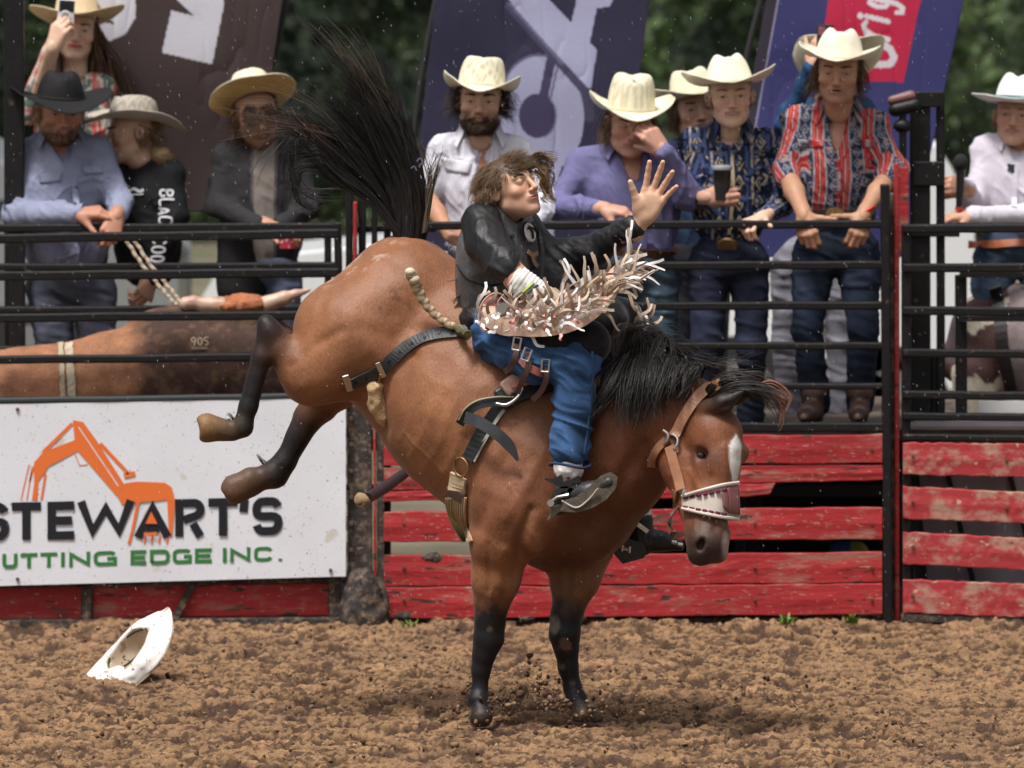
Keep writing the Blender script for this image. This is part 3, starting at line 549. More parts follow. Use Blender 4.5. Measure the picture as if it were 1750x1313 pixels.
# ------------------------------------------------------------------ banners
def inpoly(px, py, L_):
    L_ = np.array(L_, float); ins = np.zeros(len(px), bool); j = len(L_) - 1
    for i in range(len(L_)):
        xi, yi = L_[i]; xj, yj = L_[j]; c = ((yi > py) != (yj > py)) & (px < (xj - xi) * (py - yi) / (yj - yi + 1e-9) + xi); ins ^= c; j = i
    return ins
def dseg(px, py, L_):
    d = np.full(len(px), 1e9)
    for (a, b), (c, e) in zip(L_[:-1], L_[1:]):
        vx, vy = c - a, e - b; t = np.clip(((px - a) * vx + (py - b) * vy) / (vx * vx + vy * vy + 1e-9), 0, 1); d = np.minimum(d, np.hypot(px - a - t * vx, py - b - t * vy))
    return d
M_ban = mat('banner_cloth', attr=True, rough=.75, spec=.25, sheen=.15, bump=.0015, bscale=60, fine=.05, fscale=260)
def banner(name, label, TL, TR, BR, BL, Y, colf, nx=200, ny=200, fold=.009, seed=0, pole=None):
    T = thing(name, label, 'banner', P((BL[0] + BR[0]) / 2, BL[1], Y)); u, v = np.meshgrid(np.linspace(0, 1, nx), np.linspace(0, 1, ny))
    PX = (TL[0] * (1 - u) + TR[0] * u) * (1 - v) + (BL[0] * (1 - u) + BR[0] * u) * v; PY = (TL[1] * (1 - u) + TR[1] * u) * (1 - v) + (BL[1] * (1 - u) + BR[1] * u) * v
    q = np.stack([PX.ravel() * S(Y), 0 * PX.ravel(), PY.ravel() * S(Y)], 1); dy = (folds(q * np.array([1.6, 1, .6]), 4, seed) * fold + (fbm(q, 1.5, 2, seed) - .5) * .10)
    V = np.array([P(a, b, Y) for a, b in zip(PX.ravel(), PY.ravel())]); V[:, 1] += dy; I = np.arange(nx * ny).reshape(ny, nx); Q = np.stack([I[:-1, :-1], I[1:, :-1], I[1:, 1:], I[:-1, 1:]], -1).reshape(-1, 4)
    C = colf(PX.ravel(), PY.ravel(), u.ravel(), v.ravel()) * (1 + .10 * (vnoise(q, 300, 2) - .5))[:, None]; o = mk('cloth', V, Q, M_ban, T, C); m_ = o.modifiers.new('t', 'SOLIDIFY'); m_.thickness = .002
    if pole: v_, f_ = tube(spline([P(a, b, Y + .03) for a, b in pole], 16), .014, 8); mk('pole', v_, f_, M_plastic0, T)
    return T
def c_brown(px, py, u, v):
    C = np.ones((len(px), 3)) * (.050, .034, .033); w = inpoly(px, py, [(293, 18), (333, 28), (303, 0), (303, -60), (385, -60), (382, 13), (363, 110), (277, 90)]) | inpoly(px, py, [(162, 0), (196, 42), (157, 33), (152, 67), (180, 74), (215, 58), (232, 30), (232, -60), (162, -60)]); C[w] = (.55, .54, .60); return C
banner('feather_banner', 'brown banner with cropped white letters hanging behind the chute at left', (150, -70), (492, -70), (432, 362), (128, 362), 5.9, c_brown, seed=2, pole=[(500, -70), (478, 60), (445, 230), (430, 720)])
def c_blue(px, py, u, v):
    C = np.ones((len(px), 3)) * (.028, .025, .055); li = np.array((.33, .33, .48)); sh = np.array((.085, .075, .14)); A = [(868, -60), (871, 0), (878, 14), (1006, 152), (1011, 149), (1020, 85), (1008, 73), (1020, 14), (1041, 12), (1048, 0), (1060, -60)]
    e = ((px - 926) / 72) ** 2 + ((py - 195 - (px - 926) * .1) / 98) ** 2; g = (e < 1) | inpoly(px, py, [(870, 180), (995, 215), (975, 245), (955, 300), (945, 420), (760, 420), (800, 300), (860, 240)]); ed = (e < 1.10) & ~g; C[ed & (py < 200)] = sh * 1.3; C[g] = li
    hole = ((px - 918) / 31) ** 2 + ((py - 198) / 38) ** 2; C[(hole < 1.0)] = (.055, .045, .10); C[(hole > 1.0) & (hole < 1.18) & (px > 930)] = li * .55
    C[dseg(px, py, [(944, 92), (928, 170)]) < 8] = (.055, .045, .10); C[dseg(px, py, [(955, 105), (940, 172)]) < 1.6] = (.10, .08, .15)
    C[(dseg(px, py, [(872, 10), (1004, 158), (1008, 200)]) < 9)] = sh * .7; w = inpoly(px, py, A) & ~inpoly(px, py, [(939, -20), (985, -20), (985, 4), (976, 39), (939, 0)]); C[w] = li * 1.12; C[dseg(px, py, [(870, 6), (960, 108)]) < 2.5] = sh * 1.6
    return C
banner('feather_banner', 'slate blue banner with white letter and guitar emblem behind the bearded man', (752, -70), (1118, -70), (1056, 430), (696, 430), 5.8, c_blue, 240, 260, seed=5, pole=[(762, -70), (745, 0), (705, 260), (690, 720)])
def c_purple(px, py, u, v):
    C = np.ones((len(px), 3)) * (.040, .040, .140); C[u < .055] = (.035, .028, .045); C[(u >= .055) & (u < .062)] = (.30, .28, .4); r = inpoly(px, py, [(1425, -60), (1407, 57), (1390, 137), (1544, 141), (1574, 0), (1588, -60)]); C[r] = (.48, .020, .065)
    d = np.minimum.reduce([dseg(px, py, [(1450, 70), (1475, 69), (1503, 73), (1521, 84), (1528, 98), (1522, 109), (1505, 111), (1482, 107), (1450, 98)]) - 2, dseg(px, py, [(1480, 58), (1518, 68)]), dseg(px, py, [(1490, 60), (1478, 51), (1476, 43), (1480, 38)]), dseg(px, py, [(1481, 28), (1518, 37)]), dseg(px, py, [(1470, 27), (1471, 27.5)]) - 1,
        dseg(px, py, [(1486, 5), (1500, 12), (1514, 11), (1519, 3), (1510, -6), (1490, -8)]) , dseg(px, py, [(1486, -4), (1510, 2), (1532, 6), (1543, 14), (1541, 22), (1533, 22)])])
    C[(d < 4.2) & r] = (.66, .62, .66); return C
banner('feather_banner', 'purple banner with crimson label and white script behind the striped shirt man', (1322, -70), (1662, -70), (1552, 440), (1232, 440), 5.7, c_purple, 260, 260, seed=8, pole=[(1318, -70), (1300, 0), (1262, 200), (1232, 720)])
# ------------------------------------------------------------------ vehicles far behind
M_wcar = mat('white_car_paint', (.72, .73, .74), .3, coat=.4); M_glass = mat('dark_window', (.02, .025, .03), .08); M_tyre = mat('tyre', (.015, .015, .016), .8); M_chr = mat('wheel_rim', (.4, .4, .42), .35, metal=.8)
def car(name, label, x0, x1, Y, prof, cat, m, g=None, wheels=(.18, .80), wins=()):
    """prof: side outline (u 0..1, z metres) extruded over the car's width with rounded shoulders"""
    X0, X1 = P(x0, 600, Y)[0], P(x1, 600, Y)[0]; W_ = 1.75; T = thing(name, label, cat, ((X0 + X1) / 2, Y, 0)); pr = [(X0 + (X1 - X0) * u, z) for u, z in prof]; n = len(pr); V = []
    for yy, s_ in ((0, .93), (.12, 1), (W_ - .12, 1), (W_, .93)): V += [((x - (X0 + X1) / 2) * (.985 if s_ < 1 else 1) + (X0 + X1) / 2, Y + yy, .32 + (z - .32) * (s_ if z > .9 else 1)) for x, z in pr]
    Fc = [tuple(range(n)), tuple(range(4 * n - 1, 3 * n - 1, -1))] + [(k * n + i, k * n + (i + 1) % n, (k + 1) * n + (i + 1) % n, (k + 1) * n + i) for k in range(3) for i in range(n)]; bevel(mk('body', V, Fc, m, T, smooth=False), .05, 3)
    for u in wheels:
        x = X0 + (X1 - X0) * u
        for yy in (-.02, W_ - .16): v, f = tube([(x, Y + yy, .32), (x, Y + yy + .18, .32)], .32, 24); w_ = mk('wheel', v, f, M_tyre, T); v, f = tube([(x, Y + yy - .01, .32), (x, Y + yy + .05, .32)], .19, 16); mk('rim', v, f, M_chr, w_)
    for pts in wins:
        V = [(X0 + (X1 - X0) * u, Y - .012 + (.04 if z > 1.25 else 0), z) for u, z in pts]; V += [(a, b + .02, c) for a, b, c in V]; k = len(pts); mk('window', V, [tuple(range(k)), tuple(range(2 * k - 1, k - 1, -1))] + [(i, (i + 1) % k, k + (i + 1) % k, k + i) for i in range(k)], M_glass, T, smooth=False)
    v, f = tube([(X0 + .02, Y + .02, .75), (X0 + .10, Y - .01, .75)], .07, 10); mk('headlight', v, f, M_chr, T)
sedan = [(0, .35), (0, .75), (.03, .98), (.10, 1.08), (.30, 1.16), (.42, 1.58), (.50, 1.64), (.72, 1.62), (.86, 1.18), (.97, 1.12), (1, .9), (1, .35)]
car('parked_car', 'white car parked side on behind the slate banner and the onlookers', 335, 1500, 13.5, sedan, 'car', M_wcar, wins=([(.34, 1.16), (.43, 1.52), (.53, 1.54), (.53, 1.16)], [(.55, 1.16), (.55, 1.54), (.71, 1.52), (.80, 1.16)]))
car('parked_car', 'silver grey car parked behind the chute at the left edge', -900, 300, 17, sedan, 'car', mat('silver_paint', (.35, .37, .38), .3, metal=.5), wins=([(.34, 1.16), (.43, 1.52), (.53, 1.54), (.53, 1.16)], [(.55, 1.16), (.55, 1.54), (.71, 1.52), (.80, 1.16)]))
box_ = [(0, .45), (0, 1.72), (.02, 1.78), (.78, 1.78), (.84, 1.70), (1, 1.42), (1, .45)]
car('livestock_trailer', 'white livestock trailer standing behind the tall black posts', 1395, 1652, 12.5, box_, 'trailer', M_wcar, wheels=(.3, .5), wins=([(.12, 1.25), (.12, 1.4), (.3, 1.4), (.3, 1.25)],))
# ================================================================== the bucking horse
BAY = (.245, .102, .047); BAYD = (.125, .045, .024); BLK = (.008, .007, .008); GREYB = (.075, .055, .045)
M_coat = mat('bay_coat', attr=True, rough=.50, spec=.32, var=.20, vscale=6, fine=.16, fscale=150, bump=.0022, bscale=110, sheen=.04, stretch=(1, 1, .55))
def hq(px, py, Y, r): return (P(px, py, Y), r * S(Y))
def dseg(px, py, L_):
    d = np.full(len(px), 1e9)
    for (a, b), (c, e) in zip(L_[:-1], L_[1:]):
        vx, vy = c - a, e - b; t = np.clip(((px - a) * vx + (py - b) * vy) / (vx * vx + vy * vy + 1e-9), 0, 1); d = np.minimum(d, np.hypot(px - a - t * vx, py - b - t * vy))
    return d
def horse():
    T = thing('bucking_horse', 'bay bucking horse with black tail kicking its hind legs high in the arena', 'horse', P(900, 1230, 0))
    s = Sdf(.0075)
    k = .06
    def ch(*q, k=k, col=None): s.chain([hq(*a) for a in q], k, col)
    # rump, back, barrel
    ch((690, 508, .33, 95), (600, 575, .36, 95))
    ch((690, 508, .20, 92), (598, 572, .16, 98))
    ch((690, 500, .26, 94), (800, 600, .17, 118), (900, 690, .06, 112), (985, 720, -.02, 95))
    ch((668, 600, .25, 112), (800, 700, .12, 143), (885, 790, .02, 138), k=.08)
    # thighs
    ch((612, 590, .13, 92), (560, 625, .10, 62), (528, 640, .09, 46), (478, 598, .08, 25), k=.05)
    ch((615, 590, .40, 88), (575, 640, .44, 58), (545, 692, .46, 31), k=.05)
    # near hind below the hock
    ch((478, 598, .08, 25), (462, 568, .07, 20), (456, 552, .07, 14), k=.025, col=BLK)
    ch((458, 565, .07, 19), (447, 610, .06, 18), (424, 695, .05, 15), (414, 730, .05, 19), (396, 738, .05, 15), k=.018, col=BLK)
    ch((398, 738, .05, 17), (384, 736, .05, 19), k=.012, col=(.05, .035, .025))
    ch((384, 735, .05, 19), (355, 731, .05, 25), k=.01, col=(.22, .12, .05))
    # far hind
    ch((545, 692, .46, 31), (528, 712, .46, 25), (486, 790, .45, 19), (468, 812, .45, 23), (446, 818, .45, 18), k=.02, col=BLK)
    ch((446, 818, .45, 20), (428, 824, .44, 24), (402, 836, .44, 27), k=.012, col=(.11, .06, .035))
    s.cone(P(282, 742, -.1), P(282, 742, .3), .128, .128, .006, None, True); s.cone(P(330, 884, .2), P(330, 884, .7), .140, .140, .006, None, True)
    # shoulder and chest, darker: part coat pigment, part shade put into the colour
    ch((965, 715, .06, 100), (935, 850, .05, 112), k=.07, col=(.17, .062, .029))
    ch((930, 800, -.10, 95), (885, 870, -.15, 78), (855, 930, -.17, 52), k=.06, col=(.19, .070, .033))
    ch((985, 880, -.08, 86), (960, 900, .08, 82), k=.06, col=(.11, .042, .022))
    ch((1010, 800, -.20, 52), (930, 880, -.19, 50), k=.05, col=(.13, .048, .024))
    # near foreleg
    ch((855, 925, -.16, 52), (848, 985, -.15, 43), (838, 1060, -.14, 27), k=.03)
    ch((838, 1060, -.14, 27), (834, 1092, -.14, 26), (827, 1118, -.14, 19), (822, 1145, -.14, 14), (819, 1182, -.14, 13), k=.02, col=BLK)
    ch((819, 1180, -.14, 13), (817, 1196, -.15, 18), (820, 1209, -.16, 13), k=.012, col=BLK)
    ch((820, 1210, -.17, 15), (822, 1224, -.18, 20), k=.006, col=(.06, .048, .04))
    # far foreleg
    ch((990, 940, .10, 58), (982, 985, .07, 42), (969, 1050, .04, 25), k=.03, col=(.22, .10, .05))
    ch((969, 1050, .04, 25), (966, 1085, .03, 24), (968, 1110, .03, 18), (972, 1140, .03, 15), (979, 1176, .03, 14), k=.02, col=BLK)
    ch((979, 1176, .03, 16), (986, 1198, .01, 18), (992, 1210, 0, 15), k=.012, col=BLK)
    ch((992, 1212, -.01, 18), (1000, 1224, -.02, 22), (1020, 1229, -.03, 12), k=.006, col=(.06, .048, .04))
    # neck, darker than the rump: coat tone plus painted shade
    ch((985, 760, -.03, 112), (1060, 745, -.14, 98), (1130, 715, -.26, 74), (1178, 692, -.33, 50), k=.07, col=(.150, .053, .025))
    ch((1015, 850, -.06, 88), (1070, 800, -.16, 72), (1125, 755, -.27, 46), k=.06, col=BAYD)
    # head
    hc = (.20, .070, .030)
    ch((1195, 712, -.37, 46), (1222, 745, -.43, 45), (1226, 795, -.47, 38), (1216, 860, -.52, 31), (1210, 905, -.55, 31), k=.03, col=hc)
    ch((1160, 768, -.36, 42), (1172, 800, -.38, 42), (1190, 870, -.47, 27), (1194, 920, -.53, 24), k=.03, col=hc)
    ch((1210, 905, -.55, 31), (1206, 928, -.58, 31), (1198, 943, -.58, 25), k=.02, col=(.020, .016, .016))
    ch((1225, 915, -.55, 22), (1226, 945, -.57, 18), k=.02, col=(.10, .06, .05))
    ch((1192, 935, -.55, 18), (1190, 950, -.56, 15), k=.01, col=(.04, .03, .03))
    s.cone(*[P(1186, 757, -.44), P(1222, 752, -.50)], 11 * S(-.4), 9 * S(-.4), .02, hc)          # brow
    s.ell(P(1266, 782, -.42), 11 * S(-.4), .02, hc); s.cone(P(1240, 770, -.5), P(1268, 772, -.43), 18 * S(), 13 * S(), .02, hc)
    s.cone(P(1175, 815, -.455), P(1200, 850, -.53), 6 * S(), 4 * S(), .02, hc)                    # cheek crest
    s.ell(P(1200, 779, -.512), (.036, .024, .026), .02, None, True)
    s.ell(P(1199, 779, -.470), (.031, .029, .028), .008, (.05, .025, .018)); s.ell(P(1199, 780, -.502), (.025, .022, .0150), .003, None, True, rotm(roll=14))
    s.ell(P(1198, 932, -.640), (.014, .03, .024), .008, None, True, rotm(roll=20)); s.cone(P(1170, 936, -.62), P(1200, 958, -.66), .003, .004, .008, None, True)
    # ears
    ear = (.012, .010, .010)
    s.chain([(P(1205, 700, -.46), .030), (P(1238, 690, -.50), .034), (P(1272, 668, -.52), .008)], .015, ear)
    s.ell(P(1243, 694, -.545), (.040, .020, .012), .008, None, True, rotm(roll=-25))
    s.chain([(P(1222, 690, -.34), .028), (P(1262, 676, -.36), .028), (P(1300, 660, -.38), .007)], .015, ear)
    # muscle relief
    for (x, y, Y, r, sg) in ((905, 905, -.27, (.03, .03, .085), 1),):
        s.ell(P(x, y, Y), r, .04, None, False, rotm(roll=-20))
    V, Q = s.mesh(); V = relax(V, Q, 1, .4)
    C = s.paint(V, BAY, .022)
    px, py = proj(V)
    def soft(d, w): return np.clip(.5 - d / w, 0, 1)[:, None]
    def blend(m, c):
        nonlocal C
        C = C * (1 - m) + np.array(c) * m
    nz = fbm(V, 30, 3)
    # dark points fading up the legs
    front = V[:, 1] < .8
    lz = np.clip((1052 + (nz - .5) * 60 - py) / 40, 0, 1)
    m = (1 - np.clip((py - 1005 - (nz - .5) * 50) / 55, 0, 1)); m = (1 - m) * (px > 780) * (px < 1070); blend(m[:, None], BLK)
    # dirt dust on top of the croup, darker patch on the haunch, pale sock edge on the far foreleg
    m = np.clip((nz - .52) * 9, 0, 1) * soft(np.hypot((px - 600) / 85, (py - 452 + (px - 600) * .45) / 20) - 1, .6)[:, 0] * .55; blend(m[:, None], (.50, .38, .30))
    m = np.clip((fbm(V, 55, 3, 4) - .52) * 9, 0, 1) * soft(np.hypot((px - 672) / 50, (py - 515) / 26) - 1, .9)[:, 0] * .6; blend(m[:, None], (.09, .04, .02))
    m = soft(np.hypot((px - 949) / 9, (py - 1070) / 16) - 1, .6) * .7 * (V[:, 1] < .2)[:, None] * np.clip((nz[:, None] - .42) * 6, 0, 1); blend(m, (.24, .21, .19))
    m = np.clip((.075 - V[:, 2] + (nz - .5) * .09) / .04, 0, 1)[:, None] * .28; blend(m, (.13, .08, .05)); V[:, 2] = np.maximum(V[:, 2], -.004)
    for (a, b, ra) in ((838, 1075, 7), (966, 1097, 9), (961, 1140, 4), (975, 1168, 6)):
        blend(soft(np.hypot((px - a) / ra, (py - b) / ra * 1.3) - 1 - (nz - .5) * 4, .5) * .55, (.17, .10, .065))
    # chest between the legs darker by coat and painted shade, buttock lighter brown
    # blaze and pale snip
    cx = 1256 + (py - 780) * -.02; hw = np.where(py < 770, (py - 742) * .55, (842 - py) * .21); hw = np.clip(hw, 0, 11)
    d = np.abs(px - cx) - hw + (nz - .5) * 4; m = soft(d, 3)[:, 0] * (py > 742) * (py < 846) * (px > 1215); blend(m[:, None], (.75, .70, .66))
    m = soft(np.hypot((px - 1240) / 7, (py - 935) / 22) - 1, .8) * .7; blend(m * .8, (.50, .36, .33))
    m = soft(np.hypot((px - 1207) / 26, (py - 782) / 20) - 1, .9) * .55 * (V[:, 1] < -.2)[:, None]; blend(m, (.07, .03, .02))
    m = soft(np.hypot((px - 1125) / 45, (py - 860) / 60) - 1, 1.4) * 0; blend(m, BAYD)
    N = vnorm(V, Q)
    V = V + N * ((fbm(V, 6, 3, 3) - .5) * .022 + (1 - np.abs(2 * vnoise(V * np.array([1, 1, .7]), 13, 4) - 1) - .5) * .0035)[:, None]
    near = np.clip(-N[:, 1] * 2.5, 0, 1)
    for L_, w_, dp in (([(655, 735), (650, 690), (668, 640), (705, 608)], 11, .013), ([(556, 690), (600, 668), (648, 655)], 9, .008), ([(572, 470), (540, 540), (512, 600)], 10, .006), ([(1012, 690), (985, 780), (950, 850)], 14, .008),
        ([(872, 770), (838, 850), (815, 900)], 13, .011), ([(908, 872), (888, 925), (880, 985)], 9, .016), ([(988, 900), (975, 985)], 14, .012), ([(1095, 765), (1045, 850), (1010, 905)], 14, .011), ([(1030, 810), (985, 880)], 10, .007),
        ([(1180, 806), (1204, 856)], 5, -.006), ([(1216, 815), (1212, 872)], 8, .007), ([(1150, 812), (1172, 845)], 6, -.004), ([(1190, 860), (1186, 905)], 4, -.003), ([(1228, 850), (1222, 905)], 6, .005), ([(1238, 760), (1240, 840)], 5, -.003),
        ([(930, 770), (900, 830), (865, 885)], 10, -.006), ([(860, 940), (852, 1000)], 7, -.005), ([(836, 930), (834, 1010)], 5, .005), ([(965, 960), (972, 1020)], 6, .005), ([(500, 625), (540, 590), (585, 565)], 9, .006), ([(620, 560), (670, 580), (700, 560)], 14, .006),
        ([(842, 700), (800, 800), (770, 860)], 6, -.0022), ([(812, 690), (775, 780), (745, 830)], 6, -.0022), ([(782, 680), (748, 765), (722, 805)], 6, -.0022), ([(752, 670), (722, 745), (702, 780)], 6, -.0022), ([(722, 660), (698, 725), (682, 750)], 6, -.002),
        ([(900, 900), (930, 940), (925, 975)], 3, -.003), ([(840, 1010), (838, 1050)], 3, -.003), ([(690, 740), (740, 790), (790, 850)], 2.6, -.002), ([(870, 830), (900, 880), (895, 920)], 2.6, -.0028)):
        d = dseg(px, py, L_); V = V - N * (dp * np.exp(-(d / w_) ** 2) * near)[:, None]
    body = mk('body', V, Q, M_coat, T, C)
    TR = bvh(V, Q)
    mats = {}
    M_eye = mat('dark_eye', (.006, .004, .004), .06, spec=.8)
    se = Sdf(.003); se.ell(P(1199, 779, -.470), (.0265, .0265, .0245), .002); v, q = se.mesh(); mk('eye', v, q, M_eye, T)
    return T, TR, V, Q
HT, HTREE, HV, HQ = horse()
# ---- hair
M_hair = mat('horse_hair', attr=True, rough=.45, spec=.35)
def hair_mesh(name, guides, n, r0, mat_, parent, cols, spread=.02, wob=.02, seg=14, sides=3, tip=.15, groups=None, lenv=(.75, 1.0), label=None, fr=3):
    """strands between pairs of guide curves; guides: list of (list of world points, weight)"""
    mb = MB(); gs = [np.array(spline(g, 24)) for g, _ in guides]; ws = np.array([w for _, w in guides], float)
    allV = []; allF = []; allC = []; nn = 0
    pairs = groups or [(i, i + 1) for i in range(len(gs) - 1)]
    pw = np.array([ws[a] + ws[b] for a, b in pairs]); pw /= pw.sum()
    ang = np.arange(sides) * 2 * math.pi / sides
    base = np.array([[i * sides + j, i * sides + (j + 1) % sides, (i + 1) * sides + (j + 1) % sides, (i + 1) * sides + j] for i in range(seg - 1) for j in range(sides)])
    locks = [(NR.normal(0, 1, 3), NR.rand(3) * 6.28, NR.uniform(1, fr, 3), NR.uniform(.4, 2.0), NR.choice(len(pairs), p=pw), NR.rand()) for _ in range(max(4, n // 13))]
    for k in range(n):
        lk = locks[NR.randint(len(locks))]; a, b = pairs[lk[4]]; u = lk[5] + NR.normal(0, .10); g = gs[a] * (1 - u) + gs[b] * u
        L = NR.uniform(*lenv); t = np.linspace(0, L, seg); gi = t * 23; i0 = np.minimum(gi.astype(int), 22); f = (gi - i0)[:, None]
        p = g[i0] * (1 - f) + g[i0 + 1] * f
        off = (lk[0] + NR.normal(0, .28, 3)) * spread; ph = lk[1] + NR.normal(0, .35, 3); fq = lk[2]
        p = p + off * (.35 + t[:, None] * .9) + wob * (t[:, None] ** 1.3) * np.sin(ph + np.outer(t, fq) * 3.1) * (lk[3] + NR.uniform(-.25, .25))
        r = r0 * NR.uniform(.6, 1.5) * np.clip(1.15 - t / L, tip, 1) ** .6
        tt = frames(p); s = np.cross(tt, [.3, .9, .2]); s /= np.linalg.norm(s, axis=1)[:, None] + 1e-9; w = np.cross(tt, s)
        v = p[:, None] + r[:, None, None] * (np.cos(ang)[None, :, None] * s[:, None] + np.sin(ang)[None, :, None] * w[:, None])
        allV.append(v.reshape(-1, 3)); allF.append(base + nn); nn += seg * sides
        c = np.array(cols[NR.randint(len(cols))]) * NR.uniform(.7, 1.3); allC.append(np.repeat(c[None], seg * sides, 0))
    return mk(name, np.vstack(allV), np.vstack(allF), mat_, parent, np.vstack(allC), True, 'stuff', label)
def G(Y, *pts, dy=None):
    """guide through photo pixels; each point may carry its own distance"""
    return [P(p[0], p[1], p[2] if len(p) > 2 else Y) for p in pts]
BK = [(.010, .009, .010), (.016, .014, .014), (.022, .018, .016), (.03, .024, .02)]
BR = [(.05, .035, .022), (.10, .075, .045), (.16, .125, .08), (.02, .016, .014)]
# dock of the tail
ds = Sdf(.006); ds.chain([(P(700, 412, .26), .060), (P(700, 375, .27), .062), (P(688, 330, .28), .050), (P(668, 290, .28), .032), (P(645, 255, .28), .012)], .03)
dv, dq = ds.mesh(); dv = dv + vnorm(dv, dq) * ((vnoise(dv * np.array([1, 1, .25]), 60) - .5) * .02)[:, None]
M_dock = mat('tail_dock_hair', (.012, .010, .010), .45, bump=.006, bscale=120, stretch=(1, 1, .2))
TAIL = mk('tail', dv, dq, M_dock, HT)
tg = [G(.28, (722, 402), (722, 350), (712, 300), (690, 240, .26), (672, 190, .24), (650, 140, .2)),
      G(.28, (716, 402), (712, 340), (690, 260), (660, 180), (628, 120), (600, 88)),
      G(.28, (708, 402), (700, 335), (670, 240), (630, 160), (585, 100), (515, 22, .3)),
      G(.28, (700, 402), (680, 330), (645, 250), (600, 180), (560, 130), (500, 62, .35)),
      G(.28, (694, 402), (665, 330), (620, 260), (570, 205), (520, 170), (440, 120, .4)),
      G(.28, (688, 402), (650, 335), (600, 275), (545, 225), (470, 205), (340, 215, .4)),
      G(.26, (684, 402), (640, 338), (585, 290), (530, 240), (470, 220), (350, 262, .4)),
      G(.22, (682, 402), (635, 342), (575, 300), (510, 245), (478, 275), (440, 352, .2)),
      G(.22, (680, 402), (632, 345), (565, 305), (515, 262), (505, 300), (520, 352, .2))]
hair_mesh('tail_hair', [(g, w) for g, w in zip(tg, (5, 6, 6, 6, 7, 7, 6, 5, 4))], 2300, .0017, M_hair, TAIL, BK, .014, .02, 16, lenv=(.35, .78))
hair_mesh('tail_hair', [(g, w) for g, w in zip(tg, (5, 6, 5, 2, 1, 2, 3, 5, 4))], 260, .0014, M_hair, TAIL, BK, .022, .035, 16, lenv=(.7, 1.0))
hair_mesh('tail_hair', [(g, w) for g, w in zip(tg[:4], (4, 4, 3, 1.5))], 240, .0014, M_hair, TAIL, BR, .018, .022, 16)
hair_mesh('tail_hair', [(g, w) for g, w in zip(tg[4:7], (4, 3, 3))], 60, .0012, M_hair, TAIL, [(.10, .05, .035), (.2, .14, .1)], .03, .05, 16)
hair_mesh('tail_hair', [(G(.2, (560, 290), (520, 300), (530, 330), (590, 335)), 1), (G(.2, (540, 250), (490, 260), (500, 330), (600, 322)), 1)], 50, .0014, M_hair, TAIL, BK, .012, .03, 14)
hair_mesh('tail_hair', [([p + np.array([dx_, dy_, 0]) for p in G(.27, (700 , 408), (702, 360), (690, 300), (655, 225), (615, 165))], 1) for dx_, dy_ in ((-.055, -.02), (-.03, -.06), (0, -.075), (.03, -.065), (.055, -.03))], 900, .0016, M_hair, TAIL, BK, .010, .014, 12, lenv=(.35, 1))
# short loose hair at the tail root
hair_mesh('tail_hair', [(G(.2, (728, 395), (734, 350), (745, 300), (755, 270)), 1), (G(.2, (722, 400), (728, 340), (725, 270), (715, 230)), 1)], 70, .0012, M_hair, TAIL, BR, .01, .02, 10)
# mane: an under layer on the crest and locks that fly
mg = [G(-.2, (1035, 655, -.14), (1030, 628, -.25), (1008, 650, -.33), (985, 705, -.36)),
      G(-.2, (1070, 648, -.17), (1062, 612, -.28), (1035, 650, -.38), (1010, 722, -.40)),
      G(-.2, (1100, 646, -.2), (1098, 605, -.3), (1080, 650, -.42), (1060, 725, -.43)),
      G(-.2, (1130, 648, -.23), (1130, 612, -.33), (1120, 655, -.44), (1112, 735, -.45)),
      G(-.2, (1160, 648, -.27), (1165, 618, -.36), (1158, 640, -.46), (1150, 690, -.48)),
      G(-.2, (1190, 655, -.3), (1200, 625, -.38), (1192, 630, -.48), (1178, 650, -.5))]
MANE = hair_mesh('mane', [(g, 1) for g in mg], 900, .0018, M_hair, HT, BK, .014, .02, 12)
hair_mesh('mane', [(G(-.2, (1045, 660, -.25), (1075, 600, -.27), (1105, 575, -.28), (1085, 640, -.33), (1065, 700, -.4)), 1), (G(-.2, (1100, 655, -.3), (1120, 590, -.3), (1135, 580, -.3), (1130, 650, -.4), (1118, 760, -.44)), 1)], 260, .0017, M_hair, HT, BK, .012, .03, 14)
mf = [G(-.2, (1060, 660, -.2), (1050, 600, -.2), (1060, 560, -.2), (1100, 580, -.2), (1120, 640, -.2)),
      G(-.2, (1090, 650, -.2), (1085, 590, -.22), (1110, 555, -.22), (1140, 590, -.22), (1135, 660, -.22)),
      G(-.2, (1120, 650, -.25), (1130, 590, -.2), (1180, 610, -.2), (1240, 625, -.2), (1310, 600, -.2)),
      G(-.2, (1150, 655, -.25), (1170, 610, -.2), (1220, 628, -.2), (1275, 640, -.2), (1330, 660, -.2))]
hair_mesh('mane', [(g, 1) for g in mf], 230, .0015, M_hair, HT, BK + [(.07, .05, .04)], .016, .025, 14, lenv=(.4, 1))
# forelock, rust tipped
fl = [G(-.4, (1200, 680, -.42), (1235, 650, -.45), (1285, 655, -.45), (1335, 690, -.45)),
      G(-.4, (1205, 690, -.42), (1250, 665, -.5), (1300, 672, -.5), (1340, 715, -.5)),
      G(-.4, (1200, 672, -.42), (1235, 640, -.4), (1290, 640, -.4), (1345, 662, -.4))]
hair_mesh('forelock', [(g, 1) for g in fl], 380, .0016, M_hair, HT, BK + [(.02, .012, .01)], .013, .02, 12, lenv=(.5, .95))
hair_mesh('forelock', [([P(1290, 660, -.45), P(1320, 655, -.45), P(1345, 680, -.45), P(1340, 712, -.45)], 1), ([P(1285, 680, -.45), P(1315, 678, -.45), P(1335, 700, -.45), P(1330, 722, -.45)], 1)], 80, .0012, M_hair, HT, [(.22, .09, .05), (.12, .05, .03)], .014, .02, 10)
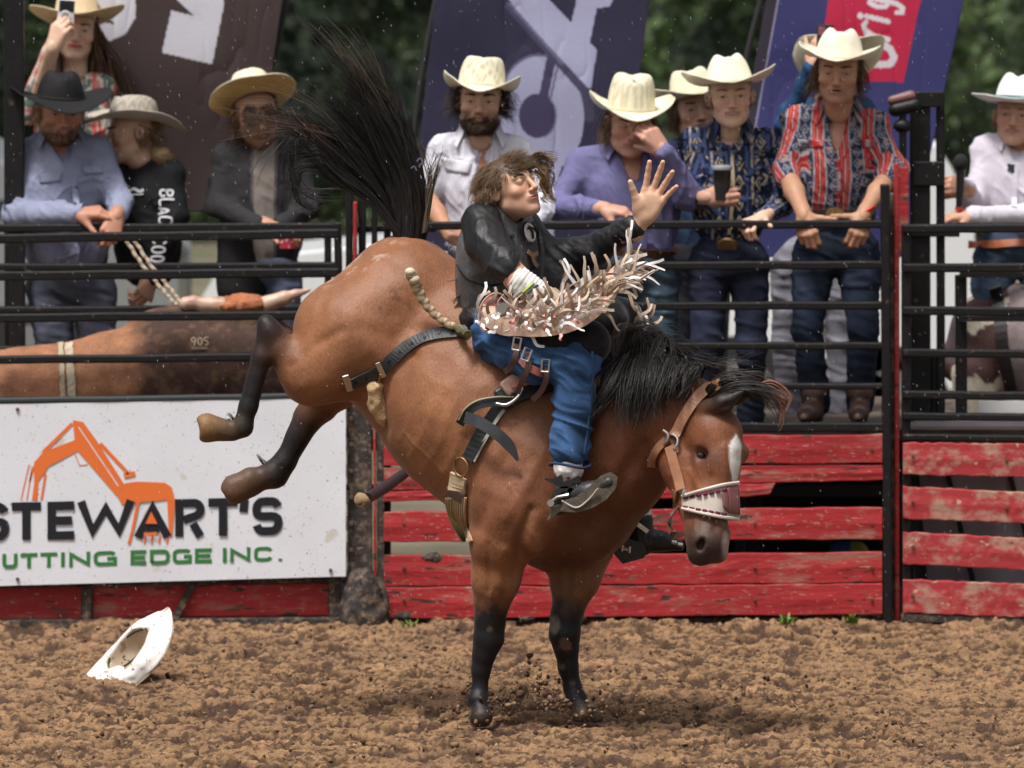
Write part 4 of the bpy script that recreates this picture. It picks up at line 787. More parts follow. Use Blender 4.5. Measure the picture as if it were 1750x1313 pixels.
# feather at the fetlocks
hair_mesh('feather', [(G(.45, (474, 810), (462, 795), (450, 786)), 1), (G(.45, (470, 820), (455, 800), (444, 798)), 1)], 40, .0014, M_hair, HT, BK, .006, .012, 7)
hair_mesh('feather', [(G(.05, (413, 728), (398, 712), (388, 706)), 1), (G(.05, (408, 735), (392, 722), (382, 716)), 1)], 30, .0013, M_hair, HT, BK, .006, .01, 7)
hair_mesh('feather', [(G(-.13, (812, 1190), (804, 1198), (800, 1208)), 1), (G(-.13, (812, 1130), (806, 1138), (798, 1146)), 1)], 24, .0015, M_hair, HT, BK, .005, .006, 7)
# ================================================================== people: shared builders
M_skin = mat('skin', attr=True, rough=.52, spec=.4, sss=.12, var=.06, vscale=30, bump=.0006, bscale=260)
M_cloth = mat('cotton', attr=True, rough=.85, spec=.2, var=.06, vscale=14, fine=.07, fscale=420, bump=.0008, bscale=300)
M_denim = mat('denim', attr=True, rough=.88, spec=.2, var=.22, vscale=11, fine=.16, fscale=260, bump=.001, bscale=260)
M_leather = mat('leather', attr=True, rough=.42, spec=.5, var=.2, vscale=14, bump=.0012, bscale=120)
M_straw = mat('woven_straw', attr=True, rough=.75, spec=.25, var=.08, vscale=20, fine=.08, fscale=350, bump=.0012, bscale=350)
M_eyeb = mat('eyeball', attr=True, rough=.15, spec=.6)
M_metal = mat('polished_metal', (.62, .60, .57), .28, metal=1)
M_brass = mat('aged_brass', (.30, .19, .08), .42, metal=.8, bump=.002, bscale=200, var=.4, vscale=60)
M_plastic = mat('black_plastic', (.015, .015, .017), .3)
SKIN = (.52, .27, .19); TAN = (.42, .19, .12); PALE = (.62, .36, .27)
def frame_zp(z, palm):
    z = np.array(z, float); z /= np.linalg.norm(z); p = np.array(palm, float); p = p - z * p.dot(z); p /= np.linalg.norm(p); y = -p
    return np.stack([np.cross(y, z), y, z], 1)
class Bag:
    """pieces of one continuous figure, joined"""
    def __init__(s): s.V = []; s.Q = []; s.C = []; s.n = 0
    def add(s, V, Q, C): s.V.append(V); s.Q.append(Q + s.n); s.C.append(np.broadcast_to(C, (len(V), 3))); s.n += len(V)
    def build(s, name, m, parent, label=None): return mk(name, np.vstack(s.V), np.vstack(s.Q), m, parent, np.vstack(s.C), True, None, label)
def head(bag, T, c, R, sc=1.0, skin=SKIN, neck=None, h=.003, lip=(.40, .19, .15), brow=(.07, .04, .025), brow_t=.004, scalp=None, jaw=1.0, nose=1.0, mouth='shut',
         eye=.0045, stubble=None, gaze=(0, -1, -.1), browlift=0.0, fat=1.0, neckr=.056, iris=(.06, .05, .04), eyes=True, wx=1.11):
    """local frame: face towards -y, z up, metres. returns local->world, V, N, local V"""
    skin = tuple(np.array(skin) * (1.10, 1.28, 1.25)); s = Sdf(h); c = np.array(c, float)
    s.ell((0, .016, .035), (.074, .093, .080), .02)
    s.ell((0, -.030, -.018), (.061, .058, .084), .03)
    s.ell((0, -.034, -.070), (.050 * jaw, .050, .040), .03)
    s.cone((.045 * jaw, .0, -.058), (.014, -.066, -.096), .020, .016, .025); s.cone((-.045 * jaw, .0, -.058), (-.014, -.066, -.096), .020, .016, .025)
    s.ell((0, -.077, -.098), (.019, .017, .016), .015)
    for g in (-1, 1):
        s.ell((g * .041 * fat, -.060, -.020), (.023, .019, .019), .02)
        s.cone((g * .012, -.087, .030 + browlift), (g * .042, -.072, .031 + browlift), .0085, .0085, .014)
        s.ell((g * .032, -.097, .008), (.019, .015, .0115), .010, sub=True)
        s.ell((g * .032, -.0735, .009), (.0150, .0150, .0140), .004)
        if eyes: s.ell((g * .032, -.0905, .0085), (.0125, .010, eye), .002, sub=True)
        s.ell((g * .0125, -.100, -.031), (.0085, .010, .007), .006)
        s.ell((g * .079, .012, -.002), (.009, .019, .030), .006, rot=rotm(yaw=-g * 22, pitch=-10)); s.ell((g * .087, .008, .002), (.006, .010, .017), .004, sub=True)
    s.cone((0, -.085, .022), (0, -.103 - .004 * nose, -.016), .0075, .0095, .010); s.ell((0, -.108 - .004 * nose, -.026), (.0115, .0115, .0095), .008)
    for g in (-1, 1): s.ell((g * .0062, -.106, -.0365), (.0036, .006, .003), .002, sub=True)
    s.ell((0, -.086, -.0565), (.026, .012, .018), .014)
    s.ell((0, -.0955, -.0525), (.0215, .0075, .0048), .004); s.ell((0, -.0935, -.0620), (.0190, .0078, .0056), .004)
    if mouth == 'shut': s.ell((0, -.103, -.0570), (.0235, .010, .0016), .002, sub=True)
    else: s.ell((0, -.101, -.0572), (.0190 if mouth == 'open' else .0235, .014, .0048 if mouth == 'open' else .0042), .002, sub=True)
    if neck is not None:
        nb = R.T @ (np.array(neck) - c) / sc; s.cone((0, .022, -.055), nb, .050, neckr, .025); s.cone((0, -.030, -.085), nb + (0, -.02, 0), .020, .020, .03)
    V, Q = s.mesh(); L = V.copy(); C = np.ones((len(V), 3)) * np.array(skin); x, y, z = L.T
    def m(d, w=.004): return np.clip(.5 - d / w, 0, 1)[:, None]
    nz = fbm(L, 40, 3)
    ck = m(np.hypot((np.abs(x) - .042) / 1.3, z + .028) - .018, .03) * (y < -.03)[:, None]; C = C * (1 - ck * .35) + ck * .35 * np.array([skin[0] * 1.05, skin[1] * .62, skin[2] * .55])
    nt_ = m(np.hypot(x, z + .026) - .012, .014) * (y < -.09)[:, None]; C = C * (1 - nt_ * .3) + nt_ * .3 * np.array([skin[0], skin[1] * .6, skin[2] * .55])
    lp = m(np.abs(x) / .023 * .004 + np.hypot(0, z + .0572) - .0105, .003) * (y < -.088)[:, None]; C = C * (1 - lp) + lp * np.array(lip)
    if mouth == 'teeth': t_ = m(np.hypot(x / 5.2, z + .0568) - .0036, .0015) * (y < -.078)[:, None]; C = C * (1 - t_) + t_ * np.array((.75, .70, .62))
    if mouth == 'open': t_ = m(np.hypot(x / 4.2, z + .0572) - .0036, .0015) * (y < -.075)[:, None]; C = C * (1 - t_) + t_ * np.array((.06, .02, .02))
    ax = np.abs(x); bz = .0335 + browlift + .004 * np.sin(np.clip((ax - .012) / .04, 0, 1) * 3.0)
    bt = brow_t * np.clip((.052 - ax) / .03, .3, 1); b = m(np.abs(z - bz) - bt, .003) * ((ax > .012) & (ax < .050) & (y < -.04))[:, None] * (.4 + .8 * nz)[:, None]; C = C * (1 - b * .8) + b * .8 * np.array(brow)
    e = .7 * m(np.abs(z - (.0085 + eye * np.sqrt(np.clip(1 - ((ax - .032) / .014) ** 2, 0, 1)))) - .0016, .002) * ((np.abs(ax - .032) < .017) & (y < -.06))[:, None]; C = C * (1 - e * .8) + e * .8 * np.array((.04, .025, .02))
    if stubble is not None:
        st = np.clip(.5 + (-.040 - z - .55 * np.clip(y + .07, 0, 1) + .014 * (ax > .028)) / .02, 0, 1) * (z > -.125) * (np.hypot(x / 1.6, z + .057) > .009); st = (st * (.55 + .6 * (nz - .5)))[:, None]; C = C * (1 - st) + st * np.array(stubble)
    if scalp is not None:
        sp_ = np.clip((z - .050 + .9 * np.clip(-y - .05, 0, 1)) / .008, 0, 1) * (y > -.080) + np.clip((y - .03) / .01, 0, 1) * (z > -.05); sp_ = np.clip(sp_, 0, 1)[:, None]; C = C * (1 - sp_) + sp_ * np.array(scalp)
    Wd = lambda p: (R @ (np.atleast_2d(p) * sc * np.array([wx, 1, .975])).T).T + c
    VW = Wd(V); bag.add(VW, Q, C); N = vnorm(VW, Q)
    bw = ((np.abs(z - bz + .001) < bt * .8) & (ax > .013) & (ax < .049) & (y < -.045)).astype(float)
    if bw.sum() > 20: Rx = R[:, 0]; grow('eyebrow', VW, N, bw, 260, lambda p, n: np.sign((p - c) @ Rx)[:, None] * Rx * 1.0 + R[:, 2] * .15 + n * .25, .011 * sc, .0009, [tuple(np.array(brow) * .8), tuple(np.array(brow) * 1.3)], T, .0006, 3, lift=.2, seg=4)
    if eyes:
        gz = np.array(gaze, float); gz /= np.linalg.norm(gz)
        for g in (-1, 1):
            se = Sdf(.002); se.ell((g * .032, -.0735, .009), .0128, .001); v, q = se.mesh(); dd = (v - np.array([g * .032, -.0735, .009])) / .0128; a = np.arccos(np.clip(dd @ gz, -1, 1))
            ec = np.where((a < .55)[:, None], np.array(iris), np.array((.38, .33, .30))); ec = np.where((a < .25)[:, None], np.array((.01, .01, .01)), ec)
            mk('eye', Wd(v), q, M_eyeb, T, ec)
    return Wd, VW, N, L
def grow(name, V, N, wt, n, D, length, r, cols, parent, curl=.004, cf=9, lift=.35, noise=.14, seg=9, sides=3, m=None, stiff=1.0, clump=0, under=None):
    """hair grown from weighted vertices; D (3,) or function(root positions)->directions, world"""
    wt = np.clip(wt, 0, None).astype(float); wt /= wt.sum(); ix = NR.choice(len(V), n, p=wt); p0 = V[ix] - N[ix] * .002; nn = N[ix]
    d = D(p0, nn) if callable(D) else np.broadcast_to(np.array(D, float), (n, 3)); d = d / (np.linalg.norm(d, axis=1)[:, None] + 1e-9); d = d + NR.normal(0, noise, (n, 3))
    L = length * NR.uniform(.55, 1.15, n); t = np.linspace(0, 1, seg); P_ = np.zeros((n, seg, 3)); P_[:, 0] = p0
    for i in range(1, seg):
        a = lift * (1 - t[i]) ** 2 * stiff; dr = nn * a + d * (1 - a * .5) ; dr /= np.linalg.norm(dr, axis=1)[:, None]; P_[:, i] = P_[:, i - 1] + dr * (L / (seg - 1))[:, None]
    if clump: key = np.floor(p0 / clump).astype(int); ph = (key @ np.array([12.9, 78.2, 37.7]))[:, None] % 6.28 + NR.normal(0, .5, (n, 1))
    else: ph = NR.rand(n, 1) * 6.28
    s1 = np.cross(d, [0.3, .5, .8]); s1 /= np.linalg.norm(s1, axis=1)[:, None]; s2 = np.cross(d, s1); w = curl * t[None] ** .7
    P_ += (w * np.sin(ph + cf * t[None]))[:, :, None] * s1[:, None] + (w * np.cos(ph + cf * t[None]))[:, :, None] * s2[:, None]
    ang = np.arange(sides) * 2 * math.pi / sides; rr = r * NR.uniform(.7, 1.4, (n, 1)) * np.clip(1.1 - t[None], .15, 1)
    Vt = P_[:, :, None] + rr[:, :, None, None] * (np.cos(ang)[None, None, :, None] * s1[:, None, None] + np.sin(ang)[None, None, :, None] * s2[:, None, None])
    base = np.array([[i * sides + j, i * sides + (j + 1) % sides, (i + 1) * sides + (j + 1) % sides, (i + 1) * sides + j] for i in range(seg - 1) for j in range(sides)])
    Fq = (base[None] + (np.arange(n) * seg * sides)[:, None, None]).reshape(-1, 4)
    cc = np.array(cols)[NR.randint(len(cols), size=n)] * NR.uniform(.7, 1.3, (n, 1)); C = np.repeat(cc, seg * sides, 0)
    return mk(name, Vt.reshape(-1, 3), Fq, m or M_hair, parent, C, True, 'stuff')
def hat(T, Wd, R, sc, crown=.115, brim=.105, curl=1.25, dip=.10, col=(.72, .66, .50), band=(.62, .55, .40), tilt=0, z0=.056, crease=.030, top=.80, weave=0, wcol=(.45, .38, .25),
        name='cowboy_hat', bcol=None, roll=0, wide=1.0, bandh=.010, parent_is_thing=True, label=None, cat=None, slope=0):
    """creased crown and a brim rolled up at the sides; local head frame"""
    Rt = rotm(pitch=tilt, roll=roll); A, B = .083, .103; nt_, nb, nc = 72, 12, 16
    th = np.arange(nt_) * 2 * math.pi / nt_; ct, st = np.cos(th), np.sin(th)
    rings = []; zone = []
    for i in range(nb, 0, -1):       # brim, outer edge inwards
        u = i / nb; L = brim * u * (1 + .12 * np.abs(st) ** 2); side = np.abs(ct) ** 1.4
        ph = np.maximum(side * curl * u, 1e-3); rad = L * np.sin(ph) / ph; zz = L * (1 - np.cos(ph)) / ph - dip * brim * np.abs(st) ** 3 * u * 1.2 + slope * L
        rings.append(np.stack([(A + rad * wide) * ct, (B + rad * (1 + .0 * side)) * st, zz], 1)); zone.append(0)
    prof = [(1.0, 0), (1.0, .06), (.985, .16), (.97, .3), (.955, .45), (.94, .6), (.92, .74), (.89, .86), (.84, .95), (.76, 1.0), (.62, 1.02), (.45, 1.0), (.28, .98), (.12, .97)]
    for i, (rr, hh) in enumerate(prof):
        x, y = A * rr * ct * (1 - (1 - top) * hh ** 2), B * rr * st * (1 - (1 - top) * .6 * hh ** 2); z = np.full(nt_, crown * hh)
        if hh > .9: z = z - crease * np.exp(-(x / .022) ** 2) * np.clip((hh - .9) * 12, 0, 1); z = z - .012 * (y < 0) * (-y / .1)
        pin = np.exp(-((y + .06) / .035) ** 2) * hh ** 2 * .014; x = x - np.sign(x) * pin * (np.abs(x) > .012)
        rings.append(np.stack([x, y, z], 1)); zone.append(1 if i > 1 else 2)
    n = len(rings); V = np.vstack(rings); Fc = [(i * nt_ + j, (i + 1) * nt_ + j, (i + 1) * nt_ + (j + 1) % nt_, i * nt_ + (j + 1) % nt_) for i in range(n - 1) for j in range(nt_)]
    V = np.vstack([V, V[-nt_:].mean(0)]); Fc = [f for f in Fc]; tri = [((n - 1) * nt_ + j, len(V) - 1, (n - 1) * nt_ + (j + 1) % nt_) for j in range(nt_)]
    V = V + (fbm(V, 14, 2, 3)[:, None] - .5) * np.array([.006, .006, .008])
    C = np.ones((len(V), 3)) * np.array(col); C[:nt_ * (nb + 0)] = np.array(col if bcol is None else bcol); hz = V[:, 2]; zn = np.repeat(zone + [1], [nt_] * n + [1])
    if weave == 1:
        a = np.arctan2(V[:, 1], V[:, 0]); w = (np.abs(np.sin(a * 5 + hz * 60)) < .22) | (np.abs(np.sin(a * 5 - hz * 60)) < .22); C[(zn == 1) & w] = wcol
    if weave == 2:
        a = np.arctan2(V[:, 1], V[:, 0]); w = np.sin(hz * 330 + 1.5 * np.arcsin(np.sin(a * 12))) > .3; C[(zn == 1) & w] = np.array(wcol)
    Lw = lambda v: Wd((Rt @ (v * np.array([1, 1, 1])).T).T + np.array([0, .012, z0]))
    Vw = Lw(V); o = mk(name, Vw, Fc + tri, M_straw, T if parent_is_thing else None, C)
    if True:
        so_ = o.modifiers.new('t', 'SOLIDIFY'); so_.thickness = .004; so_.offset = 0
    # band
    rb = [[(A * 1.02) * ct, (B * 1.02) * st, np.full(nt_, z_)] for z_ in (.002, bandh)]; rb = [np.stack(a, 1) for a in rb]; Vb = np.vstack(rb); Fb = [(j, (j + 1) % nt_, nt_ + (j + 1) % nt_, nt_ + j) for j in range(nt_)]
    b = mk('hat_band', Lw(Vb), Fb, M_straw, o, np.ones((len(Vb), 3)) * np.array(band)); sb = b.modifiers.new('t', 'SOLIDIFY'); sb.thickness = .003
    # rolled edge of the brim
    e = Lw(V[:nt_]); e = np.vstack([e, e[:1]]); v, f = tube(e, .0032, 5, False); mk('brim_edge', v, f, M_straw, o, np.ones((len(v), 3)) * np.array(col) * .92)
    return o
def hand(bag, w, R, sc=1.0, curls=(30, 30, 30, 30), mir=1, spread=0, thumb=(.6, -.35, .7), tcurl=0, skin=SKIN, h=.003, fore=None, bare=False):
    skin = tuple(np.array(skin) * (1.08, 1.22, 1.2)); s = Sdf(h); g = mir
    kn = [(.031, 0, .083), (.0105, .002, .090), (-.010, .001, .086), (-.029, -.002, .077)]; ln = [(.042, .026, .020), (.047, .030, .021), (.043, .028, .020), (.033, .021, .018)]
    kn[0:4] = [(a * g, b, c) for a, b, c in kn]
    for i, (k_, l_) in enumerate(zip(kn, ln)):
        s.cone((.012 * g - .008 * i * g, 0, .008), k_, .0185, .0125, .012)
        cu = curls[i] if not isinstance(curls[i], tuple) else curls[i][0]; c2 = cu if not isinstance(curls[i], tuple) else curls[i][1]
        a = math.radians(cu * .75); sp = math.radians(spread * (1.5 - i)) * g; p = np.array(k_, float); rad = (.0105, .0092, .0082, .0070)
        if i == 3: rad = tuple(x * .88 for x in rad)
        for j in range(3):
            d = np.array([math.sin(sp), -math.sin(a), math.cos(a) * math.cos(sp)]); q = p + d * l_[j]; s.cone(p, q, rad[j], rad[j + 1], .004); p = q; a += math.radians(c2 * (1.0 if j == 0 else .7))
    s.ell((0, -.010, .045), (.034, .012, .040), .012); s.ell((.024 * g, -.012, .034), (.016, .014, .026), .012); s.ell((-.024 * g, -.010, .030), (.012, .012, .026), .012)
    td = np.array([thumb[0] * g, thumb[1], thumb[2]]); td /= np.linalg.norm(td); p = np.array([.022 * g, -.006, .020]); q = p + td * .040; s.cone(p, q, .0165, .0125, .012)
    t2 = td + np.array([-.5 * g, -.3, .3]) * math.radians(tcurl) ; t2 /= np.linalg.norm(t2); r_ = q + t2 * .030; s.cone(q, r_, .0115, .0098, .004); u = r_ + t2 * .023; s.cone(r_, u, .0098, .0078, .003)
    if fore is None: s.cone((0, 0, .01), (0, .0, -.05), .022, .025, .015)
    V, Q = s.mesh(); z = V[:, 2]; C = np.ones((len(V), 3)) * np.array(skin)
    red = np.clip((z - .07) / .1, 0, 1)[:, None] * .3; C = C * (1 - red) + red * np.array([skin[0] * 1.05, skin[1] * .75, skin[2] * .7])
    w = np.array(w, float); VW = (R @ (V * sc).T).T + w; bag.add(VW, Q, C)
    if fore is not None:
        s2 = Sdf(.006); e_ = np.array(fore); q_ = (.036, .037) if bare else (.024, .022); s2.cone(w + R @ np.array([0, 0, .02]) * sc, w - (w - e_) * .08, .024 * sc, .025 * sc, .02); s2.cone(w, w + (e_ - w) * .5, .025 * sc, q_[0] * sc, .02); s2.cone(w + (e_ - w) * .5, e_, q_[1] * sc, q_[1] * sc, .02)
        v, q = s2.mesh(); bag.add(v, q, skin)
    return lambda p: (R @ (np.atleast_2d(p) * sc).T).T + w
def torso_ops(s, J, inset=0, k=.04, arms=True, cuff=.0):
    """J: sh (2 points), chest, belly, hip points and half sizes"""
    a, b = J['sh']; g = J.get('g', 1.0); a, b = np.array(a, float), np.array(b, float); dd_ = (b - a) * .055; a, b = a - dd_ + [0, 0, .010], b + dd_ + [0, 0, .010]; c = np.array(J['chest']); w = np.array(J['waist']); up = (np.array(a) + np.array(b)) / 2
    R = J.get('R', np.eye(3)); n = J.get('neck', up + np.array([0, 0, .06]))
    s.cone(np.array(a) - [0, 0, .006], np.array(b) - [0, 0, .006], .058 * g - inset, .058 * g - inset, k)
    s.cone(np.array(a) * .55 + np.array(n) * .45, np.array(b) * .55 + np.array(n) * .45, .040 * g - inset, .040 * g - inset, k)
    cr = J.get('cr', (.165, .115, .16)); s.ell(c, np.array(cr) * g - inset, k, rot=R)
    wr = J.get('wr', (.145, .11, .15)); s.ell(w, np.array(wr) * g - inset, k, rot=R)
    m = (c + w) / 2; s.ell(m, (np.array(cr) + np.array(wr)) / 2 * g - inset, k, rot=R)
    if arms:
        for i in (0, 1):
            if J['arm'][i] is None: continue
            A = J['arm'][i]; e, wv = A[0], A[1]; ar = J.get('ar', (.058, .050, .040))
            s.cone(J['sh'][i], e, ar[0] * g - inset, ar[1] * g - inset, k * .8)
            f = A[2] if len(A) > 2 else 1.0
            if f > 0: e = np.array(e); wv = np.array(wv); s.cone(e, e + (wv - e) * f, ar[1] * g - inset, (ar[1] + (ar[2] - ar[1]) * f) * g - inset, .02)
def cloth_uv(V, J):
    """cloth coordinates: across and along, on the trunk or round each sleeve"""
    R = J.get('R', np.eye(3)); c = np.array(J['chest']); L = (V - c) @ R; u = L[:, 0].copy(); v = L[:, 2].copy(); part = np.zeros(len(V), int)
    dt = np.abs(np.clip(np.hypot(L[:, 0] / .16, L[:, 1] / .11), 0, 9) - 1) * .1
    for i in (0, 1):
        if J['arm'][i] is None: continue
        A = J['arm'][i]
        for a, b, off in ((J['sh'][i], A[0], 0), (A[0], A[1], .3)):
            a = np.array(a, float); b = np.array(b, float); d = b - a; l = np.linalg.norm(d); d /= l; q = V - a; t = q @ d; rad = q - np.outer(t, d); rr = np.linalg.norm(rad, axis=1)
            m = (t > -.01) & (t < l + .04) & (rr < .095) & (t + off * 1 > .05); s1 = np.cross(d, [0, 1, 0]); s1 /= np.linalg.norm(s1); s2 = np.cross(d, s1); an = np.arctan2(rad @ s2, rad @ s1)
            u[m] = an[m] * .055; v[m] = t[m] + off; part[m] = i + 1
    return u, v, part
def collar(T, n, R, col, r=.066, hgt=.042, drop=.045, open_=35, m=None, tall=0.0, sc=1.0):
    """turned-down shirt collar: band round the neck with two points in front"""
    th = np.radians(np.linspace(-90 + open_ / 2 + 0, 270 - open_ / 2, 40)); rows = []
    fr = np.clip((np.abs(th - math.pi / 2) - 1.9) / .9, 0, 1)     # 1 at the two front ends
    hgt += .018
    for (rad, z, e) in ((r * .95, hgt * .0, 0), (r * .97, hgt, 0), (r * 1.05, hgt * 1.05, 0), (r * 1.24, hgt * .62, .4), (r * 1.50, hgt * .12, 1)):
        rows.append(np.stack([rad * np.cos(th) * (1 + .30 * fr * e), rad * np.sin(th) * 1.0 - .022 * fr * e, np.full(40, z) - fr * drop * e - .018 * fr - .010 * np.clip(-np.sin(th), 0, 1) + .012 * np.clip(np.sin(th), 0, 1)], 1))
    Gd = np.array(rows); Gd = (R @ (Gd.reshape(-1, 3) * sc).T).T.reshape(Gd.shape) + np.array(n)
    V, Fc = sheet(Gd, .003); C = col(V) if callable(col) else np.ones((len(V), 3)) * np.array(col)
    return mk('collar', V, Fc, m or M_cloth, T, C)
def shirt(T, J, colf, h=.006, amp=.008, vneck=None, m=None, name='shirt', fold=11, nk=.058, arms=True, hem=None, seed=0, k=.04, nkz=.0):
    s = Sdf(h); torso_ops(s, J, 0, k, arms); n = np.array(J['neck']); R = J.get('R', np.eye(3))
    s.cone(n + R @ np.array([0, .0, .12]), n + R @ np.array([0, -.01, .0 + nkz]), nk + .006, nk, .008, sub=True)
    if vneck is not None:
        q = np.array(vneck, float); dv_ = (q - n); f_ = n + R @ np.array([0, -.062, .015]); s.cone(f_, q, .052, .012, .006, sub=True); s.cone(f_ + R @ np.array([0, -.03, 0]), q + R @ np.array([0, -.02, 0]), .052, .014, .006, sub=True)
    V, Q = s.mesh(); V = relax(V, Q, 1, .4); N = vnorm(V, Q); u, v, part = cloth_uv(V, J)
    V = V + N * (folds(V, fold, seed, (1, 1, .8)) * amp * 1.9 + (creases(V, seed, 13, 17, 9) - .4) * amp * .75)[:, None]
    C = colf(V, u, v, part) if callable(colf) else np.ones((len(V), 3)) * np.array(colf)
    return mk(name, V, Q, m or M_cloth, T, C), bvh(V, Q), (V, Q, N)
def under_body(bag, J, skin, arms=True):
    s = Sdf(.012); torso_ops(s, J, .026, .04, False); V, Q = s.mesh(); bag.add(V, Q, skin)
def legs(T, hips, knees, ank, col=(.035, .05, .09), g=1.0, h=.009, name='jeans', amp=.010, hipc=None, seed=3, m=None, colf=None):
    s = Sdf(h); hips, knees, ank = [np.array(a, float) for a in (hips, knees, ank)]
    hc = hips.mean(0) if hipc is None else np.array(hipc); s.ell(hc + np.array([0, 0, .05]), (.155 * g, .115 * g, .11 * g), .04)
    for i in (0, 1): s.cone(hips[i], knees[i], .086 * g, .060 * g, .03); s.cone(knees[i], ank[i], .060 * g, .055 * g, .02)
    V, Q = s.mesh(); N = vnorm(V, Q); cr = creases(V, seed); V = V + N * (folds(V, 9, seed, (.7, .7, 1.5)) * amp * 1.0 + cr * amp * 1.3)[:, None]
    C = np.ones((len(V), 3)) * np.array(col)
    C = C * np.array((.66, .52, .46)) * (1 + .9 * cr[:, None]); kn = np.exp(-np.min([np.linalg.norm(V - (a + np.array([0, -.05, 0])), axis=1) for a in (knees[0], knees[1], (knees[0] + hips[0]) / 2, (knees[1] + hips[1]) / 2)], 0) / .07)[:, None]; C = C * (1 + kn * 1.5 * (fbm(V, 25, 3)[:, None] * 1.3))
    return mk(name, V, Q, m or M_denim, T, C), bvh(V, Q)
def boot(T, ankle, toe, col=(.12, .07, .045), g=1.0, name='boot'):
    a = np.array(ankle, float); t = np.array(toe, float); d = t - a; d[2] = 0; d /= np.linalg.norm(d); z = t[2]
    s = Sdf(.006); heel = np.array([a[0], a[1], z]) - d * .03; ball = t - d * .07
    s.cone(a + np.array([0, 0, .05]), heel + np.array([0, 0, .055]), .056 * g, .045 * g, .02); s.cone(heel + np.array([0, 0, .045]), ball + np.array([0, 0, .035]), .042 * g, .040 * g, .02); s.cone(ball + np.array([0, 0, .032]), t + np.array([0, 0, .022]), .040 * g, .022 * g, .02)
    s.cone(heel - d * .01, heel + d * .02, .032, .032, .004)
    V, Q = s.mesh(); C = np.where((V[:, 2] < z + .014)[:, None], np.array(col) * .35, np.array(col)); V[:, 2] = np.maximum(V[:, 2], z - .012)
    return mk(name, V, Q, M_leather, T, C)
def pocket(T, tree, c4, col, name='pocket_flap', m=None, th=.004):
    V, Fc = drape_quad(tree, c4, 8, 5, off=.005); mb = np.array(V); o = mk(name, mb, Fc, m or M_cloth, T, col(mb) if callable(col) else np.ones((len(mb), 3)) * np.array(col)); so_ = o.modifiers.new('t', 'SOLIDIFY'); so_.thickness = th; so_.offset = 0; return o
def strip(T, tree, pts, w, col, name, m=None, off=.004, th=.004, n=None, fall=0.0):
    V, Fc = drape(tree, pts, w, th, off, n, fall); return mk(name, V, Fc, m or M_cloth, T, col(V) if callable(col) else np.ones((len(V), 3)) * np.array(col), False)
def disc(T, tree, px, py, r, col, name, m=None, th=.006, ry=None, seg=20, fall=0, off=.003):
    p, n = hit(tree, px, py, fall); n = n / np.linalg.norm(n); s = np.cross(n, [0, 0, 1.0]); s /= np.linalg.norm(s); u = np.cross(s, n); a = np.arange(seg) * 2 * math.pi / seg; ry = ry or r
    ring = np.outer(np.cos(a) * r, s) + np.outer(np.sin(a) * ry, u); V = np.vstack([p + n * (off - th) + ring, p + n * (off + th) + ring * .9]); Fc = [(i, (i + 1) % seg, seg + (i + 1) % seg, seg + i) for i in range(seg)] + [tuple(seg + i for i in range(seg))]
    return mk(name, V, Fc, m or M_cloth, T, np.ones((len(V), 3)) * np.array(col), False)
# ================================================================== the spectators
def J_(Y, sh, chest, waist, arm, neck, **k):
    q = lambda a, dy=0: P(a[0], a[1], a[2] if len(a) > 2 else Y + dy)
    return dict(sh=[q(sh[0]), q(sh[1])], chest=q(chest), waist=q(waist), neck=q(neck), arm=[None if a is None else ([q(a[0]), q(a[1])] + list(a[2:])) for a in arm], **k)
def at_head(px, py, Y): return P(px, py, Y)
HC = [(.16, .085, .045), (.10, .055, .03), (.22, .13, .07)]
def hair_down(Wd, length, t, Vw, N, L, n, cols, curl=.004, cf=9, r=.0016, side=True, back=True, clump=.02, out=.35, low=-.035, lift=.35):
    x, y, z = L.T; wt = ((z > low) & (y > -.03 + .0 * z) & (z < .075)).astype(float) * (np.abs(x) > .035) + ((y > .05) & (z > -.06)).astype(float)
    R = Wd(np.eye(3)) - Wd(np.zeros((1, 3))); dn = -R[2] / np.linalg.norm(R[2])
    dn = dn * .6 + np.array([0, 0, -.5])
    return grow('hair', Vw, N, wt, n, lambda p, nn: nn * out * .5 + dn + 0 * p, length, r, cols, t, curl, cf, lift=lift, clump=clump)
